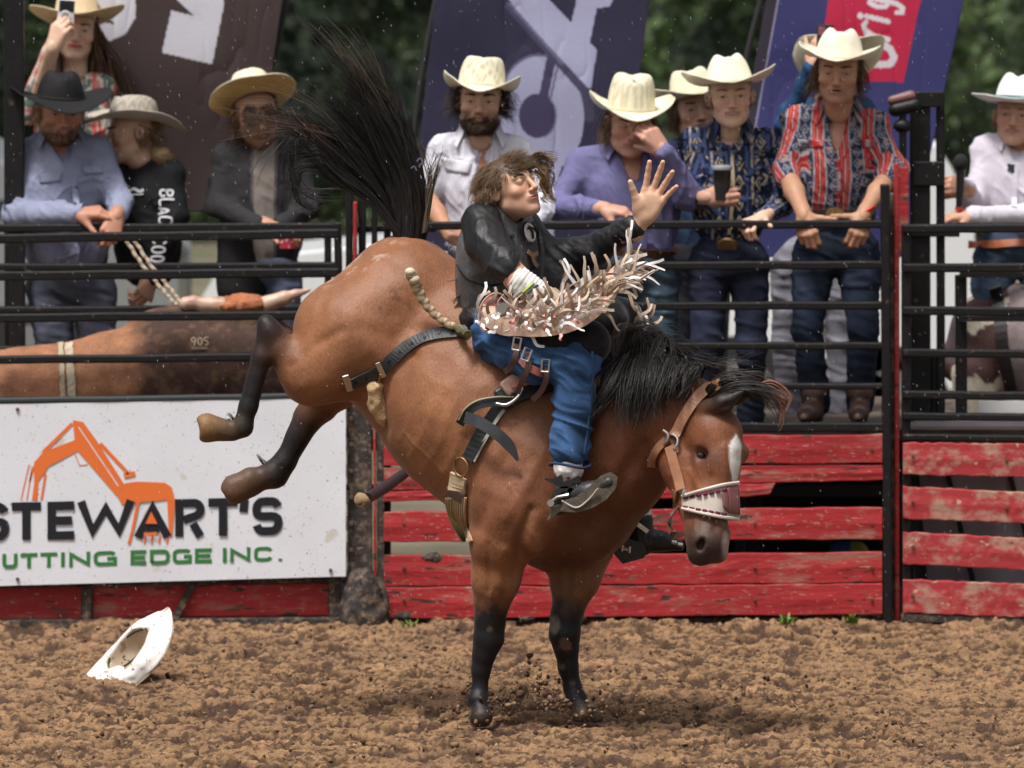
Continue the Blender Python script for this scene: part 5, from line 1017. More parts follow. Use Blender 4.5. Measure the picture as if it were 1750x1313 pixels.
# ---- the bearded man in white
def man_white():
    Y = 4.05; T = thing('person', 'bearded man in white snap shirt and pale straw hat standing behind the gate', 'person', P(820, 730, Y))
    J = J_(Y, [(762, 258), (880, 258)], (822, 320), (826, 420), [((726, 335, Y - .05), (765, 395, Y - .30), .0), ((930, 345, Y - .05), (900, 400, Y - .3), .9)], (820, 238), g=1.08, ar=(.062, .058, .045))
    b = Bag(); R = rotm(yaw=-2, roll=2); c = at_head(821, 177, Y - .04)
    Wd, Vw, N, L = head(b, T, c, R, 1.10, (.50, .27, .19), J['neck'], stubble=(.035, .02, .014), jaw=1.08, brow=(.03, .02, .015), brow_t=.005, neckr=.060, gaze=(0, -1, -.15))
    under_body(b, J, TAN); hand(b, P(765, 395, Y - .30), frame_zp((.5, -.3, -.3), (0, .5, -1)), 1.1, (50, 50, 50, 50), skin=TAN, fore=P(727, 335, Y - .05), bare=True); b.build('body', M_skin, T)
    x, y, z = L.T; bd = np.clip((-.036 - z - .45 * np.clip(y + .07, 0, 1)) / .02, 0, 1) * (z > -.12) * (y < .02) * (np.hypot(x / 1.7, z + .0572) > .0095) * (1 - .8 * ((np.abs(x) > .03) & (z > -.05)))
    grow('beard', Vw, N, bd, 1500, lambda p, n: n * .5 + np.array([0, 0, -1.0]), .020, .0011, [(.04, .024, .015), (.07, .042, .026), (.02, .013, .01)], T, .003, 8)
    hw = (np.abs(x) > .055) * (z < .06) * (z > -.04) * (y > -.03) + (y > .06) * (z > -.06)
    grow('hair', Vw, N, hw.astype(float), 700, lambda p, n: n * 1.0 + np.array([0, 0, -.75]), .095, .0020, [(.045, .026, .018), (.07, .042, .028), (.025, .016, .012)], T, .011, 14, lift=.8, clump=.02, seg=12)
    hat(T, Wd, R, 1.10, crown=.125, brim=.085, curl=1.7, dip=.35, weave=1, wcol=(.50, .45, .30), col=(.74, .70, .54), crease=.006, top=.86, roll=3, tilt=-9)
    wc = (.60, .59, .66)
    o, tr, _ = shirt(T, J, wc, vneck=P(824, 300, Y - .10), amp=.010, seed=1)
    collar(T, J['neck'] + np.array([0, -.0, .0]), np.eye(3), wc, r=.078, open_=95, drop=.055)
    pocket(T, tr, [(753, 268), (806, 278), (800, 298), (762, 292)], wc); pocket(T, tr, [(853, 258), (885, 250), (893, 268), (858, 278)], wc)
    strip(T, tr, [(824, 305), (826, 350), (828, 400)], .028, wc, 'placket')
    for yy in (312, 345, 378): disc(T, tr, 826, yy, .006, (.75, .72, .7), 'button', off=.007)
    g_ = (.12, .11, .14); strip(T, tr, [(712, 276), (718, 270), (722, 278), (716, 284), (722, 290)], .006, g_, 'sleeve_print', off=.003, th=.002); strip(T, tr, [(702, 288), (708, 284), (712, 292)], .005, g_, 'sleeve_print', off=.003, th=.002)
    legs(T, [P(800, 470, Y), P(852, 470, Y)], [P(795, 600, Y - .05), P(856, 600, Y - .05)], [P(798, 715, Y), P(855, 715, Y)], (.06, .08, .13))
man_white()
# ---- man in purple rubbing his eye
def man_purple():
    Y = 4.10; T = thing('person', 'heavyset man in periwinkle shirt rubbing his eye behind the gate', 'person', P(1080, 730, Y))
    J = J_(Y, [(998, 282), (1148, 280)], (1078, 330), (1085, 400), [((948, 352, Y - .1), (1030, 358, Y - .3)), ((1178, 335, Y - .18), (1136, 262, Y - .28))], (1078, 258), g=1.22, cr=(.185, .125, .16), ar=(.060, .052, .037))
    b = Bag(); R = rotm(yaw=6, pitch=14, roll=3); c = at_head(1077, 212, Y - .08); sk = (.50, .24, .18)
    Wd, Vw, N, L = head(b, T, c, R, 1.10, sk, J['neck'], eye=.0015, jaw=1.12, fat=1.1, neckr=.066, brow=(.2, .12, .07))
    under_body(b, J, sk)
    hand(b, P(1134, 258, Y - .28), frame_zp((-.62, -.10, .78), (-.5, .85, .1)), 1.12, (55, 60, 55, 50), mir=1, skin=sk, fore=P(1178, 335, Y - .18), thumb=(.3, -.8, .6))
    hand(b, P(1030, 357, Y - .31), frame_zp((1, -.25, -.12), (0, .3, -1)), 1.12, (38, 42, 48, 55), mir=-1, skin=sk, fore=P(948, 352, Y - .1), thumb=(.5, -.5, .6)); b.build('body', M_skin, T)
    hair_down(Wd, .13, T, Vw, N, L, 700, [(.20, .12, .06), (.30, .19, .10), (.12, .07, .04)], curl=.008, cf=6, out=.5)
    hat(T, Wd, R, 1.10, crown=.135, brim=.095, curl=1.55, dip=.15, weave=2, wcol=(.60, .54, .38), col=(.74, .70, .54), crease=.012, top=.90, tilt=-8, bandh=.012)
    pc = (.15, .145, .29)
    o, tr, _ = shirt(T, J, pc, vneck=P(1084, 300, Y - .13), amp=.013, seed=2, fold=9); collar(T, J['neck'], rotm(roll=4), pc, r=.080, open_=80, drop=.05, sc=1.05)
    strip(T, tr, [(1090, 312), (1096, 350), (1098, 395), (1098, 425)], .030, (.20, .20, .42), 'placket')
    for yy in (330, 362, 395): disc(T, tr, 1097, yy, .006, (.6, .58, .6), 'button', off=.007)
    hh = P(1134, 262, Y - .28); t = np.linspace(0, 6.283, 20); v, f = tube(np.stack([hh[0] + .034 * np.cos(t), hh[1] + .034 * np.sin(t), hh[2] + .010 * np.cos(t)], 1), .006, 6, False); mk('wristband', v, f, M_cloth, T, np.ones((len(v), 3)) * (.75, .08, .05))
    lg, lt = legs(T, [P(1045, 480, Y), P(1120, 480, Y)], [P(1038, 600, Y - .03), P(1125, 600, Y - .03)], [P(1040, 715, Y), P(1122, 715, Y)], (.05, .10, .16), g=1.15)
    bl = strip(T, tr, [(1030, 432), (1075, 436), (1130, 432), (1160, 428)], .045, (.08, .04, .025), 'belt', M_leather, off=.012, fall=Y - .15); 
    disc(T, tr, 1085, 435, .050, (.2, .13, .07), 'belt_buckle', M_brass, ry=.024, off=.022, fall=Y - .15)
man_purple()
# ---- youth behind, between the two
def youth_behind():
    Y = 4.75; T = thing('person', 'curly haired youth in straw hat peering over the shoulder of the patterned shirt boy', 'person', P(1190, 730, Y))
    J = J_(Y, [(1140, 265), (1240, 265)], (1190, 320), (1190, 400), [((1125, 345, Y), (1130, 420, Y)), ((1255, 345, Y), (1250, 420, Y))], (1190, 245), g=1.0)
    b = Bag(); R = rotm(yaw=8, roll=-6); c = at_head(1190, 190, Y)
    Wd, Vw, N, L = head(b, T, c, R, 1.10, (.50, .26, .19), J['neck'], brow=(.06, .035, .025)); under_body(b, J, SKIN); b.build('body', M_skin, T)
    hair_down(Wd, .11, T, Vw, N, L, 700, [(.13, .07, .035), (.07, .04, .025), (.22, .12, .06)], curl=.010, cf=12, out=.6)
    hat(T, Wd, R, 1.10, crown=.115, brim=.092, curl=1.5, dip=.1, col=(.74, .68, .50), tilt=-8, roll=-6)
    shirt(T, J, (.03, .05, .10), amp=.010, seed=4, h=.009); legs(T, [P(1168, 460, Y), P(1212, 460, Y)], [P(1166, 590, Y), P(1214, 590, Y)], [P(1168, 700, Y), P(1212, 700, Y)], (.02, .025, .04), h=.012)
youth_behind()
# ---- youth in navy patterned shirt with a cup
def aztec(V, u, v, part, base=(.012, .017, .048), l1=(.36, .31, .23), l2=(.05, .075, .17), blk=(.008, .010, .022), sc=1.0):
    C = np.ones((len(V), 3)) * np.array(base); U = u / sc + (fbm(V, 12, 2)) * .012; Wv = v / sc; per = .088; c = (U + 10 * per) % per - per / 2
    n = vnoise(V, 55, 9)
    d = np.abs(c) + np.abs(((Wv + 5) % .085) - .0425) * .55
    C[(np.abs(np.abs(c) - .034) < .006)] = l2; C[np.abs(c) < .013] = blk
    C[(d < .020) & (d > .012)] = l1; C[(d < .006)] = l1; C[(np.abs(c + .030) < .0045) & (n > .35)] = l1; C[(n > .66) & (np.abs(c) < .03)] = l2; C[(n < .25)] = blk
    s = (((Wv + 5) % .17) < .012) & (np.abs(c) < .04); C[s & (n > .5)] = (.10, .08, .09)
    return C
def man_pattern():
    Y = 4.05; T = thing('person', 'smiling youth in navy southwestern print shirt holding a black cup over the gate', 'person', P(1245, 730, Y))
    J = J_(Y, [(1193, 245), (1302, 245)], (1247, 300), (1246, 370), [((1168, 335, Y - .04), (1208, 340, Y - .20)), ((1338, 350, Y - .03), (1300, 376, Y - .28))], (1248, 228), g=1.08, ar=(.056, .050, .036))
    b = Bag(); R = rotm(yaw=2, roll=-3, pitch=2); c = at_head(1248, 167, Y - .05)
    Wd, Vw, N, L = head(b, T, c, R, 1.08, PALE, J['neck'], mouth='teeth', jaw=.96, brow=(.16, .09, .06), brow_t=.003, neckr=.052)
    under_body(b, J, PALE)
    hand(b, P(1208, 338, Y - .21), frame_zp((.55, -.35, .12), (.5, .8, 0)), 1.1, (70, 72, 75, 78), mir=-1, skin=(.50, .25, .19), fore=P(1168, 335, Y - .04), thumb=(.2, -.9, .5))
    hand(b, P(1303, 374, Y - .30), frame_zp((-.55, -.75, -.10), (0, 0, -1)), 1.1, (62, 66, 70, 72), mir=1, skin=PALE, fore=P(1338, 350, Y - .03), thumb=(.7, -.1, .6)); b.build('body', M_skin, T)
    hair_down(Wd, .035, T, Vw, N, L, 350, [(.13, .07, .04), (.08, .05, .03)], curl=.002)
    hat(T, Wd, R, 1.08, crown=.118, brim=.108, curl=1.25, dip=.05, col=(.76, .72, .58), band=(.60, .55, .42), crease=.035, top=.62, tilt=-6, roll=-2)
    cf = lambda V, u, v, p: aztec(V, u, v, p); o, tr, _ = shirt(T, J, cf, vneck=P(1250, 258, Y - .10), amp=.009, seed=5, h=.005)
    collar(T, J['neck'], np.eye(3), lambda V: aztec(V, V[:, 0], V[:, 2], None), r=.074, open_=75, drop=.05)
    strip(T, tr, [(1252, 268), (1253, 310), (1250, 360), (1246, 400)], .014, (.48, .40, .27), 'placket')
    pocket(T, tr, [(1200, 285), (1236, 288), (1232, 302), (1204, 298)], lambda V: aztec(V, V[:, 0] + .03, V[:, 2], None)); pocket(T, tr, [(1270, 288), (1305, 285), (1302, 298), (1274, 302)], lambda V: aztec(V, V[:, 0] + .03, V[:, 2], None))
    disc(T, tr, 1243, 414, .047, (.2, .13, .07), 'belt_buckle', M_brass, ry=.038, off=.03, fall=Y - .13)
    legs(T, [P(1212, 460, Y), P(1280, 460, Y)], [P(1208, 590, Y - .05), P(1285, 590, Y - .05)], [P(1212, 715, Y), P(1283, 715, Y)], (.018, .028, .06), g=1.0)
    # the cup
    c0 = P(1234, 338, Y - .25); pr = [(.030, 0), (.033, .05), (.038, .125), (.041, .128), (.041, .138), (.036, .138), (.034, .05)]; mb = MB(); n = 24; a = np.arange(n) * 2 * math.pi / n
    V = np.vstack([np.stack([c0[0] + r * np.cos(a), c0[1] + r * np.sin(a), np.full(n, c0[2] + z - .01)], 1) for r, z in pr]); Fc = [(i * n + j, i * n + (j + 1) % n, (i + 1) * n + (j + 1) % n, (i + 1) * n + j) for i in range(len(pr) - 1) for j in range(n)] + [tuple(range(n))[::-1]]
    cup = tag(mk('drinking_cup', V, Fc, M_plastic), 'tall black drinking cup in the hand of the patterned shirt youth', 'cup')
    lid = [(.0415, .126), (.043, .130), (.043, .141), (.040, .146), (.02, .147)]; V = np.vstack([np.stack([c0[0] + r * np.cos(a), c0[1] + r * np.sin(a), np.full(n, c0[2] + z - .01)], 1) for r, z in lid]); Fc = [(i * n + j, i * n + (j + 1) % n, (i + 1) * n + (j + 1) % n, (i + 1) * n + j) for i in range(len(lid) - 1) for j in range(n)] + [tuple(range(4 * n, 5 * n))]
    mk('lid', V, Fc, mat('clear_lid', (.30, .32, .34), .2), cup)
man_pattern()
# ---- man in striped shirt
def serape(V, u, v, part):
    U = u + .006 * np.sin(v * 18) + (vnoise(V, 18, 3) - .5) * .008; per = .105; c = (U + 10 * per + .0) % per; C = np.ones((len(V), 3)) * np.array((.33, .020, .022))
    n = vnoise(V, 60, 2); dk = np.array((.025, .028, .045)); wh = np.array((.40, .33, .34)); pk = np.array((.48, .12, .10))
    C[(c < .004)] = wh; C[(np.abs(c - .013) < .002)] = pk; C[(np.abs(c - .026) < .0022)] = wh; C[np.abs(c - .037) < .002] = pk; C[np.abs(c - .049) < .003] = wh * .9
    m = c > .052; C[m] = dk; q = np.abs(c - .0785) ; w = np.abs(((v + 5) % .048) - .024); d = q + w * .8
    C[m & (d < .019) & (d > .013)] = (.20, .23, .31); C[m & (d < .006)] = (.30, .27, .26); C[m & (q > .022)] = (.14, .17, .25); C[m & (n > .72)] = (.30, .20, .18)
    return C
def man_stripe():
    Y = 4.0; T = thing('person', 'young man in red and navy striped shirt leaning both hands on the top bar', 'person', P(1428, 722, Y - .1))
    J = J_(Y, [(1367, 212), (1493, 212)], (1430, 265), (1430, 330), [((1342, 290, Y - .05), (1372, 368, Y - .30), .18), ((1524, 292, Y - .05), (1478, 368, Y - .30), .18)], (1431, 192), g=1.10, ar=(.058, .052, .044))
    b = Bag(); R = rotm(yaw=-6, pitch=8, roll=2); c = at_head(1433, 124, Y - .12); sk = (.47, .23, .16)
    Wd, Vw, N, L = head(b, T, c, R, 1.10, sk, J['neck'] + np.array([0, -.02, 0]), mouth='open', jaw=1.0, brow=(.10, .06, .04), brow_t=.0035, stubble=(.30, .15, .10), gaze=(.1, -1, -.4))
    under_body(b, J, sk)
    hand(b, P(1374, 366, Y - .30), frame_zp((.12, -.45, -.80), (.25, .8, -.3)), 1.14, (58, 60, 62, 66), mir=1, skin=(.40, .19, .12), fore=P(1342, 290, Y - .05), bare=True, thumb=(1.2, -.1, .35))
    hand(b, P(1476, 366, Y - .30), frame_zp((-.22, -.45, -.80), (-.25, .8, -.3)), 1.14, (58, 60, 62, 66), mir=-1, skin=(.40, .19, .12), fore=P(1524, 292, Y - .05), bare=True, thumb=(1.2, -.1, .35)); b.build('body', M_skin, T)
    hair_down(Wd, .125, T, Vw, N, L, 700, [(.13, .08, .045), (.22, .14, .08), (.07, .045, .03)], curl=.008, cf=7, out=.5)
    hat(T, Wd, R, 1.10, crown=.115, brim=.085, curl=1.5, dip=.02, col=(.77, .72, .58), band=(.62, .56, .42), crease=.035, top=.62, tilt=-6, roll=1)
    o, tr, _ = shirt(T, J, serape, vneck=P(1430, 262, Y - .12), amp=.011, seed=6, h=.005)
    collar(T, J['neck'], rotm(pitch=5), lambda V: serape(V, V[:, 0] - T.location[0], V[:, 2], None), r=.078, open_=85, drop=.06)
    f = lambda V: serape(V, V[:, 0] - J['chest'][0] + .0, V[:, 2] - J['chest'][2], None)
    pocket(T, tr, [(1363, 238), (1410, 240), (1406, 252), (1366, 252)], f); pocket(T, tr, [(1450, 240), (1496, 238), (1494, 252), (1454, 252)], f)
    strip(T, tr, [(1431, 272), (1431, 310), (1430, 345)], .026, lambda V: serape(V, (V[:, 0] - J['chest'][0]) * 2.2 + .02, V[:, 2], None), 'placket', n=40)
    hh = P(1478, 362, Y - .29); t = np.linspace(0, 6.283, 20); v, fc = tube(np.stack([hh[0] + .036 * np.cos(t), hh[1] + .034 * np.sin(t), hh[2] + .022 * np.cos(t)], 1), .005, 6, False); mk('wristband', v, fc, M_cloth, T, np.ones((len(v), 3)) * (.7, .03, .03))
    lg, lt = legs(T, [P(1392, 440, Y - .02), P(1465, 440, Y - .02)], [P(1380, 560, Y - .10), P(1475, 560, Y - .10)], [P(1395, 690, Y - .05), P(1470, 690, Y - .05)], (.016, .030, .062), g=1.05)
    strip(T, lt, [(1365, 372), (1400, 368), (1455, 368), (1495, 372)], .045, (.02, .015, .012), 'belt', M_leather, off=.01, fall=Y - .13); disc(T, lt, 1427, 366, .042, (.2, .13, .07), 'belt_buckle', M_brass, ry=.028, off=.02, fall=Y - .14)
    boot(T, P(1392, 690, Y - .08), P(1374, 722, Y - .30), (.10, .06, .045)); boot(T, P(1470, 690, Y - .08), P(1466, 722, Y - .30), (.10, .06, .045))
man_stripe()
# ---- person behind him with a phone
def man_behind():
    Y = 4.75; T = thing('person', 'person in blue jacket and light jeans hidden behind the striped shirt man filming', 'person', P(1400, 730, Y))
    J = J_(Y, [(1365, 195), (1470, 195)], (1415, 250), (1410, 330), [((1345, 215, Y - .1), (1385, 120, Y - .2)), ((1490, 260, Y), (1470, 330, Y))], (1420, 175), g=1.05)
    b = Bag(); R = rotm(yaw=5); c = at_head(1436, 122, Y); Wd, Vw, N, L = head(b, T, c, R, 1.1, SKIN, J['neck']); under_body(b, J, SKIN)
    hand(b, P(1388, 112, Y - .2), frame_zp((.4, 0, .9), (.3, .9, 0)), 1.1, (40, 45, 50, 55), skin=SKIN, fore=P(1345, 215, Y - .1)); b.build('body', M_skin, T)
    hat(T, Wd, R, 1.12, crown=.11, brim=.135, curl=1.55, dip=.0, col=(.74, .68, .50), z0=.02, tilt=-25, wide=.85)
    shirt(T, J, (.02, .06, .14), amp=.010, seed=7, h=.009, name='jacket', k=.05); legs(T, [P(1352, 460, Y), P(1435, 460, Y)], [P(1345, 590, Y), P(1438, 590, Y)], [P(1350, 715, Y), P(1432, 715, Y)], (.22, .27, .36), h=.010, g=1.0)
    ph = thing('phone', 'dark phone held up beside the crown of the striped shirt man\'s hat', 'phone', P(1410, 70, Y - .25)); p = P(1410, 72, Y - .25); V, f = hexa(boxv(p - np.array([.036, .005, .075]), p + np.array([.036, .005, .075]))); bevel(mk('case', V, f, M_plastic, ph, smooth=False), .008, 3)
    V, f = hexa(boxv(p + np.array([-.030, -.007, .03]), p + np.array([.0, -.0052, .066]))); mk('camera_bump', V, f, mat('phone_trim', (.25, .08, .12), .3), ph, smooth=False)
man_behind()
# ---- announcer at the right
def announcer():
    Y = 5.0; T = thing('person', 'woman in pale lilac shirt and white hat with microphone at the right edge', 'person', P(1735, 730, Y))
    J = J_(Y, [(1690, 262), (1800, 262)], (1735, 310), (1742, 370), [((1662, 352, Y - .1), (1652, 318, Y - .25)), ((1770, 365, Y - .2), (1665, 368, Y - .32))], (1738, 240), g=1.1, ar=(.058, .052, .036))
    b = Bag(); R = rotm(yaw=-10, roll=4); c = at_head(1736, 200, Y - .03); Wd, Vw, N, L = head(b, T, c, R, 1.06, (.52, .26, .18), J['neck'], mouth='teeth', jaw=.95, brow=(.2, .12, .08), brow_t=.0028, lip=(.45, .13, .12), neckr=.050); under_body(b, J, SKIN)
    hand(b, P(1655, 322, Y - .26), frame_zp((-.75, -.35, .15), (.1, .9, -.2)), 1.08, (75, 75, 75, 75), mir=1, skin=(.45, .22, .15), fore=P(1668, 352, Y - .1), thumb=(.2, -.9, .5))
    hand(b, P(1662, 368, Y - .32), frame_zp((-1, -.1, -.05), (0, .3, -1)), 1.08, (25, 28, 30, 35), mir=1, skin=(.50, .26, .18), fore=P(1770, 365, Y - .2)); b.build('body', M_skin, T)
    grow('hair', Vw, N, ((np.abs(L[:, 0]) > .05) & (L[:, 2] < .06) & (L[:, 2] > -.03) & (L[:, 1] > -.02)).astype(float) + (L[:, 1] > .06), 400, (0, .2, -1), .09, .0016, [(.34, .25, .16), (.22, .15, .09)], T, .003, 5)
    hat(T, Wd, R, 1.06, crown=.125, brim=.09, curl=.5, dip=-.05, col=(.78, .76, .72), band=(.03, .14, .17), crease=.02, top=.7, tilt=-4, roll=0, bandh=.028, slope=.05)
    wc = (.62, .58, .66); o, tr, _ = shirt(T, J, wc, vneck=P(1737, 275, Y - .1), amp=.008, seed=8, h=.007, name='blouse'); collar(T, J['neck'], np.eye(3), wc, r=.07, open_=75, drop=.05)
    strip(T, tr, [(1736, 288), (1734, 330), (1733, 355)], .024, wc, 'placket'); strip(T, tr, [(1722, 284), (1727, 282), (1733, 290), (1730, 296)], .016, (.03, .03, .04), 'chest_print', off=.004, n=6); strip(T, tr, [(1733, 282), (1728, 288), (1722, 292)], .010, (.03, .03, .04), 'chest_print', off=.005, n=5)
    lg, lt = legs(T, [P(1700, 445, Y), P(1775, 445, Y)], [P(1690, 580, Y - .1), P(1790, 580, Y - .1)], [P(1695, 715, Y), P(1780, 715, Y)], (.035, .07, .13), h=.010, g=1.1)
    strip(T, lt, [(1655, 418), (1700, 418), (1750, 416), (1790, 416)], .034, (.40, .12, .05), 'belt', M_leather, off=.012, fall=Y - .15)
    mic = thing('microphone', 'black foam covered microphone in the announcer\'s fist', 'microphone', P(1640, 340, Y - .33)); s = Sdf(.005); s.ell(P(1642, 278, Y - .33), (.032, .032, .038), .004); v, q = s.mesh(); mk('foam_cover', v, q, mat('foam', (.015, .015, .016), .95, bump=.003, bscale=300), mic)
    v, f = tube([P(1642, 288, Y - .33), P(1640, 340, Y - .33), P(1639, 358, Y - .33)], [.020, .016, .014], 12); mk('handle', v, f, M_plastic, mic); v, f = tube([P(1639, 354, Y - .33), P(1639, 360, Y - .33)], .017, 12); mk('ring', v, f, mat('red_ring', (.5, .03, .02), .4), mic)
announcer()
# ---- man in blue denim shirt leaning on the chute
def man_blue():
    Y = 4.85; T = thing('person', 'bearded man in black hat and faded blue shirt leaning on the chute rail', 'person', P(110, 730, Y))
    J = J_(Y, [(50, 262), (160, 262)], (106, 320), (114, 410), [((28, 368, Y - .1), (132, 368, Y - .34), .95), ((204, 345, Y - .12), (200, 372, Y - .34), .8)], (105, 238), g=1.18, ar=(.062, .056, .042), cr=(.17, .12, .17), wr=(.155, .12, .17))
    b = Bag(); R = rotm(yaw=14, pitch=10, roll=2); c = at_head(103, 192, Y - .10); sk = (.46, .20, .14)
    Wd, Vw, N, L = head(b, T, c, R, 1.12, sk, J['neck'], stubble=(.05, .03, .02), eye=.003, jaw=1.05, brow=(.14, .08, .05), neckr=.060); under_body(b, J, sk)
    hand(b, P(132, 366, Y - .34), frame_zp((1, -.2, .12), (0, .5, -1)), 1.15, (30, 40, 50, 60), mir=-1, skin=(.42, .18, .12), fore=P(28, 368, Y - .1), thumb=(.6, -.5, .6))
    hand(b, P(200, 366, Y - .35), frame_zp((-.25, -.5, -.8), (-.3, .8, -.4)), 1.15, (55, 58, 60, 62), mir=-1, skin=(.42, .18, .12), fore=P(204, 345, Y - .12), thumb=(.8, -.5, .3)); b.build('body', M_skin, T)
    x, y, z = L.T; bd = np.clip((-.046 - z - .45 * np.clip(y + .07, 0, 1)) / .02, 0, 1) * (z > -.12) * (y < .0) * (np.hypot(x / 1.7, z + .0572) > .009)
    grow('beard', Vw, N, bd, 900, (0, -.3, -1), .018, .0012, [(.06, .035, .022), (.10, .06, .035)], T, .002, 6)
    hair_down(Wd, .07, T, Vw, N, L, 450, [(.22, .13, .07), (.32, .20, .11)], curl=.005)
    hat(T, Wd, R, 1.12, crown=.105, brim=.105, curl=.75, dip=.25, col=(.012, .011, .012), band=(.02, .018, .018), crease=.03, top=.7, tilt=-4, bandh=.012)
    bc = (.25, .27, .38); o, tr, _ = shirt(T, J, lambda V, u, v, p: np.array(bc) * (1 + .35 * (fbm(V, 8, 3)[:, None] - .5)), vneck=P(118, 290, Y - .14), amp=.013, seed=9); collar(T, J['neck'], rotm(yaw=8), bc, r=.080, open_=95, drop=.055)
    strip(T, tr, [(125, 305), (131, 350), (133, 400), (130, 455)], .026, bc, 'placket'); pocket(T, tr, [(66, 298), (106, 294), (104, 310), (68, 314)], bc); pocket(T, tr, [(142, 284), (176, 282), (176, 296), (144, 298)], bc)
    for yy in (320, 350, 385): disc(T, tr, 130, yy, .006, (.12, .12, .15), 'button', off=.008)
    legs(T, [P(85, 500, Y), P(160, 500, Y)], [P(95, 610, Y - .05), P(170, 610, Y - .05)], [P(95, 715, Y), P(165, 715, Y)], (.08, .11, .17), g=1.15, h=.010)
    # the slack rope he holds down to the bull
    for dx in (0, 14):
        rp = spline([P(212 + dx, 405, 4.46), P(245 + dx, 455, 4.38), P(282 + dx, 500, 4.28), P(310 + dx * .6, 530, 4.2)], 40); a = np.arange(40) * 1.3
        v, f = tube(rp + np.stack([np.cos(a), 0 * a, np.sin(a)], 1) * .0025, .0085, 7); c = np.where(((np.arange(len(v)) // 7) % 3 == 0)[:, None], np.array((.16, .12, .09)), np.array((.42, .34, .25)))
        tag(mk('pull_rope', v, f, M_cloth, None, c), ('left' if dx == 0 else 'right') + ' strand of tan braided rope slanting from the rail down to the bull', 'rope', 'rope strands held over the bull')
man_blue()
# ---- woman with phone
def woman_phone():
    Y = 5.6; T = thing('person', 'long haired woman in straw hat and coral print shirt photographing with her phone', 'person', P(125, 730, Y))
    J = J_(Y, [(78, 150), (170, 150)], (125, 200), (125, 280), [((52, 190, Y - .1), (88, 82, Y - .28)), ((180, 240, Y), (165, 300, Y - .1))], (128, 130), g=1.05, ar=(.060, .055, .042))
    b = Bag(); R = rotm(yaw=4, roll=5); c = at_head(130, 55, Y); Wd, Vw, N, L = head(b, T, c, R, 1.08, PALE, J['neck'], lip=(.50, .12, .12), jaw=.92, neckr=.046, brow=(.08, .05, .03)); under_body(b, J, PALE)
    hand(b, P(90, 84, Y - .40), frame_zp((.30, -.05, .85), (.55, .8, 0)), 1.12, (48, 52, 55, 58), mir=1, skin=PALE, fore=P(52, 190, Y - .1), thumb=(.3, -.8, .5)); b.build('body', M_skin, T)
    x, y, z = L.T; wt = ((np.abs(x) > .045) & (z < .06) & (z > -.03) & (y > -.04)).astype(float) + (y > .06) * (z > -.03)
    grow('hair', Vw, N, wt, 900, (.12, .05, -1), .42, .0024, [(.13, .075, .04), (.20, .12, .065), (.07, .04, .025)], T, .010, 9, lift=.3, clump=.03, seg=14)
    hat(T, Wd, R, 1.08, crown=.125, brim=.11, curl=1.0, dip=.1, col=(.66, .52, .33), band=(.3, .2, .1), crease=.02, top=.8, tilt=-10, roll=-6)
    def cf(V, u, v, p):
        C = np.ones((len(V), 3)) * (.62, .55, .48); n = vnoise(V, 30, 4); c_ = (u + 5 * .09) % .09; C[(c_ < .018)] = (.60, .13, .12); C[(n > .62)] = (.12, .18, .15); C[(n < .3)] = (.55, .22, .18); C[(c_ > .05) & (c_ < .058)] = (.12, .16, .15); return C
    shirt(T, J, cf, amp=.009, seed=10, h=.006, vneck=P(128, 165, Y - .1)); legs(T, [P(100, 380, Y), P(155, 380, Y)], [P(100, 540, Y), P(155, 540, Y)], [P(100, 700, Y), P(155, 700, Y)], (.03, .04, .08), h=.012)
    p = P(112, 32, Y - .36); Rp = rotm(roll=4); ph = thing('phone', 'white phone with ring grip held up by the long haired woman', 'phone', p)
    def bx(nm, lo, hi, m, bv=.004): V, f = hexa(boxv(lo, hi)); return bevel(mk(nm, (Rp @ V.T).T + p, f, m, ph, smooth=False), bv, 3)
    bx('case', (-.036, -.006, -.06), (.038, .004, .085), mat('phone_case', (.62, .60, .62), .3), .008); bx('back_glass', (-.030, -.0085, .030), (.034, -.0063, .080), M_plastic, .003)
    for a_, b_ in ((-.016, .066), (-.016, .046), (.004, .066)): v, f = tube([p + Rp @ np.array([a_, -.013, b_]), p + Rp @ np.array([a_, -.008, b_])], .008, 12); mk('camera_lens', v, f, mat('lens', (.03, .03, .04), .1), ph)
    t = np.linspace(0, 6.283, 24); v, f = tube(np.stack([.02 * np.cos(t), 0 * t - .014, .02 * np.sin(t) + .012], 1) + p, .004, 6, False); mk('ring_grip', v, f, mat('grip', (.7, .7, .7), .4), ph)
woman_phone()
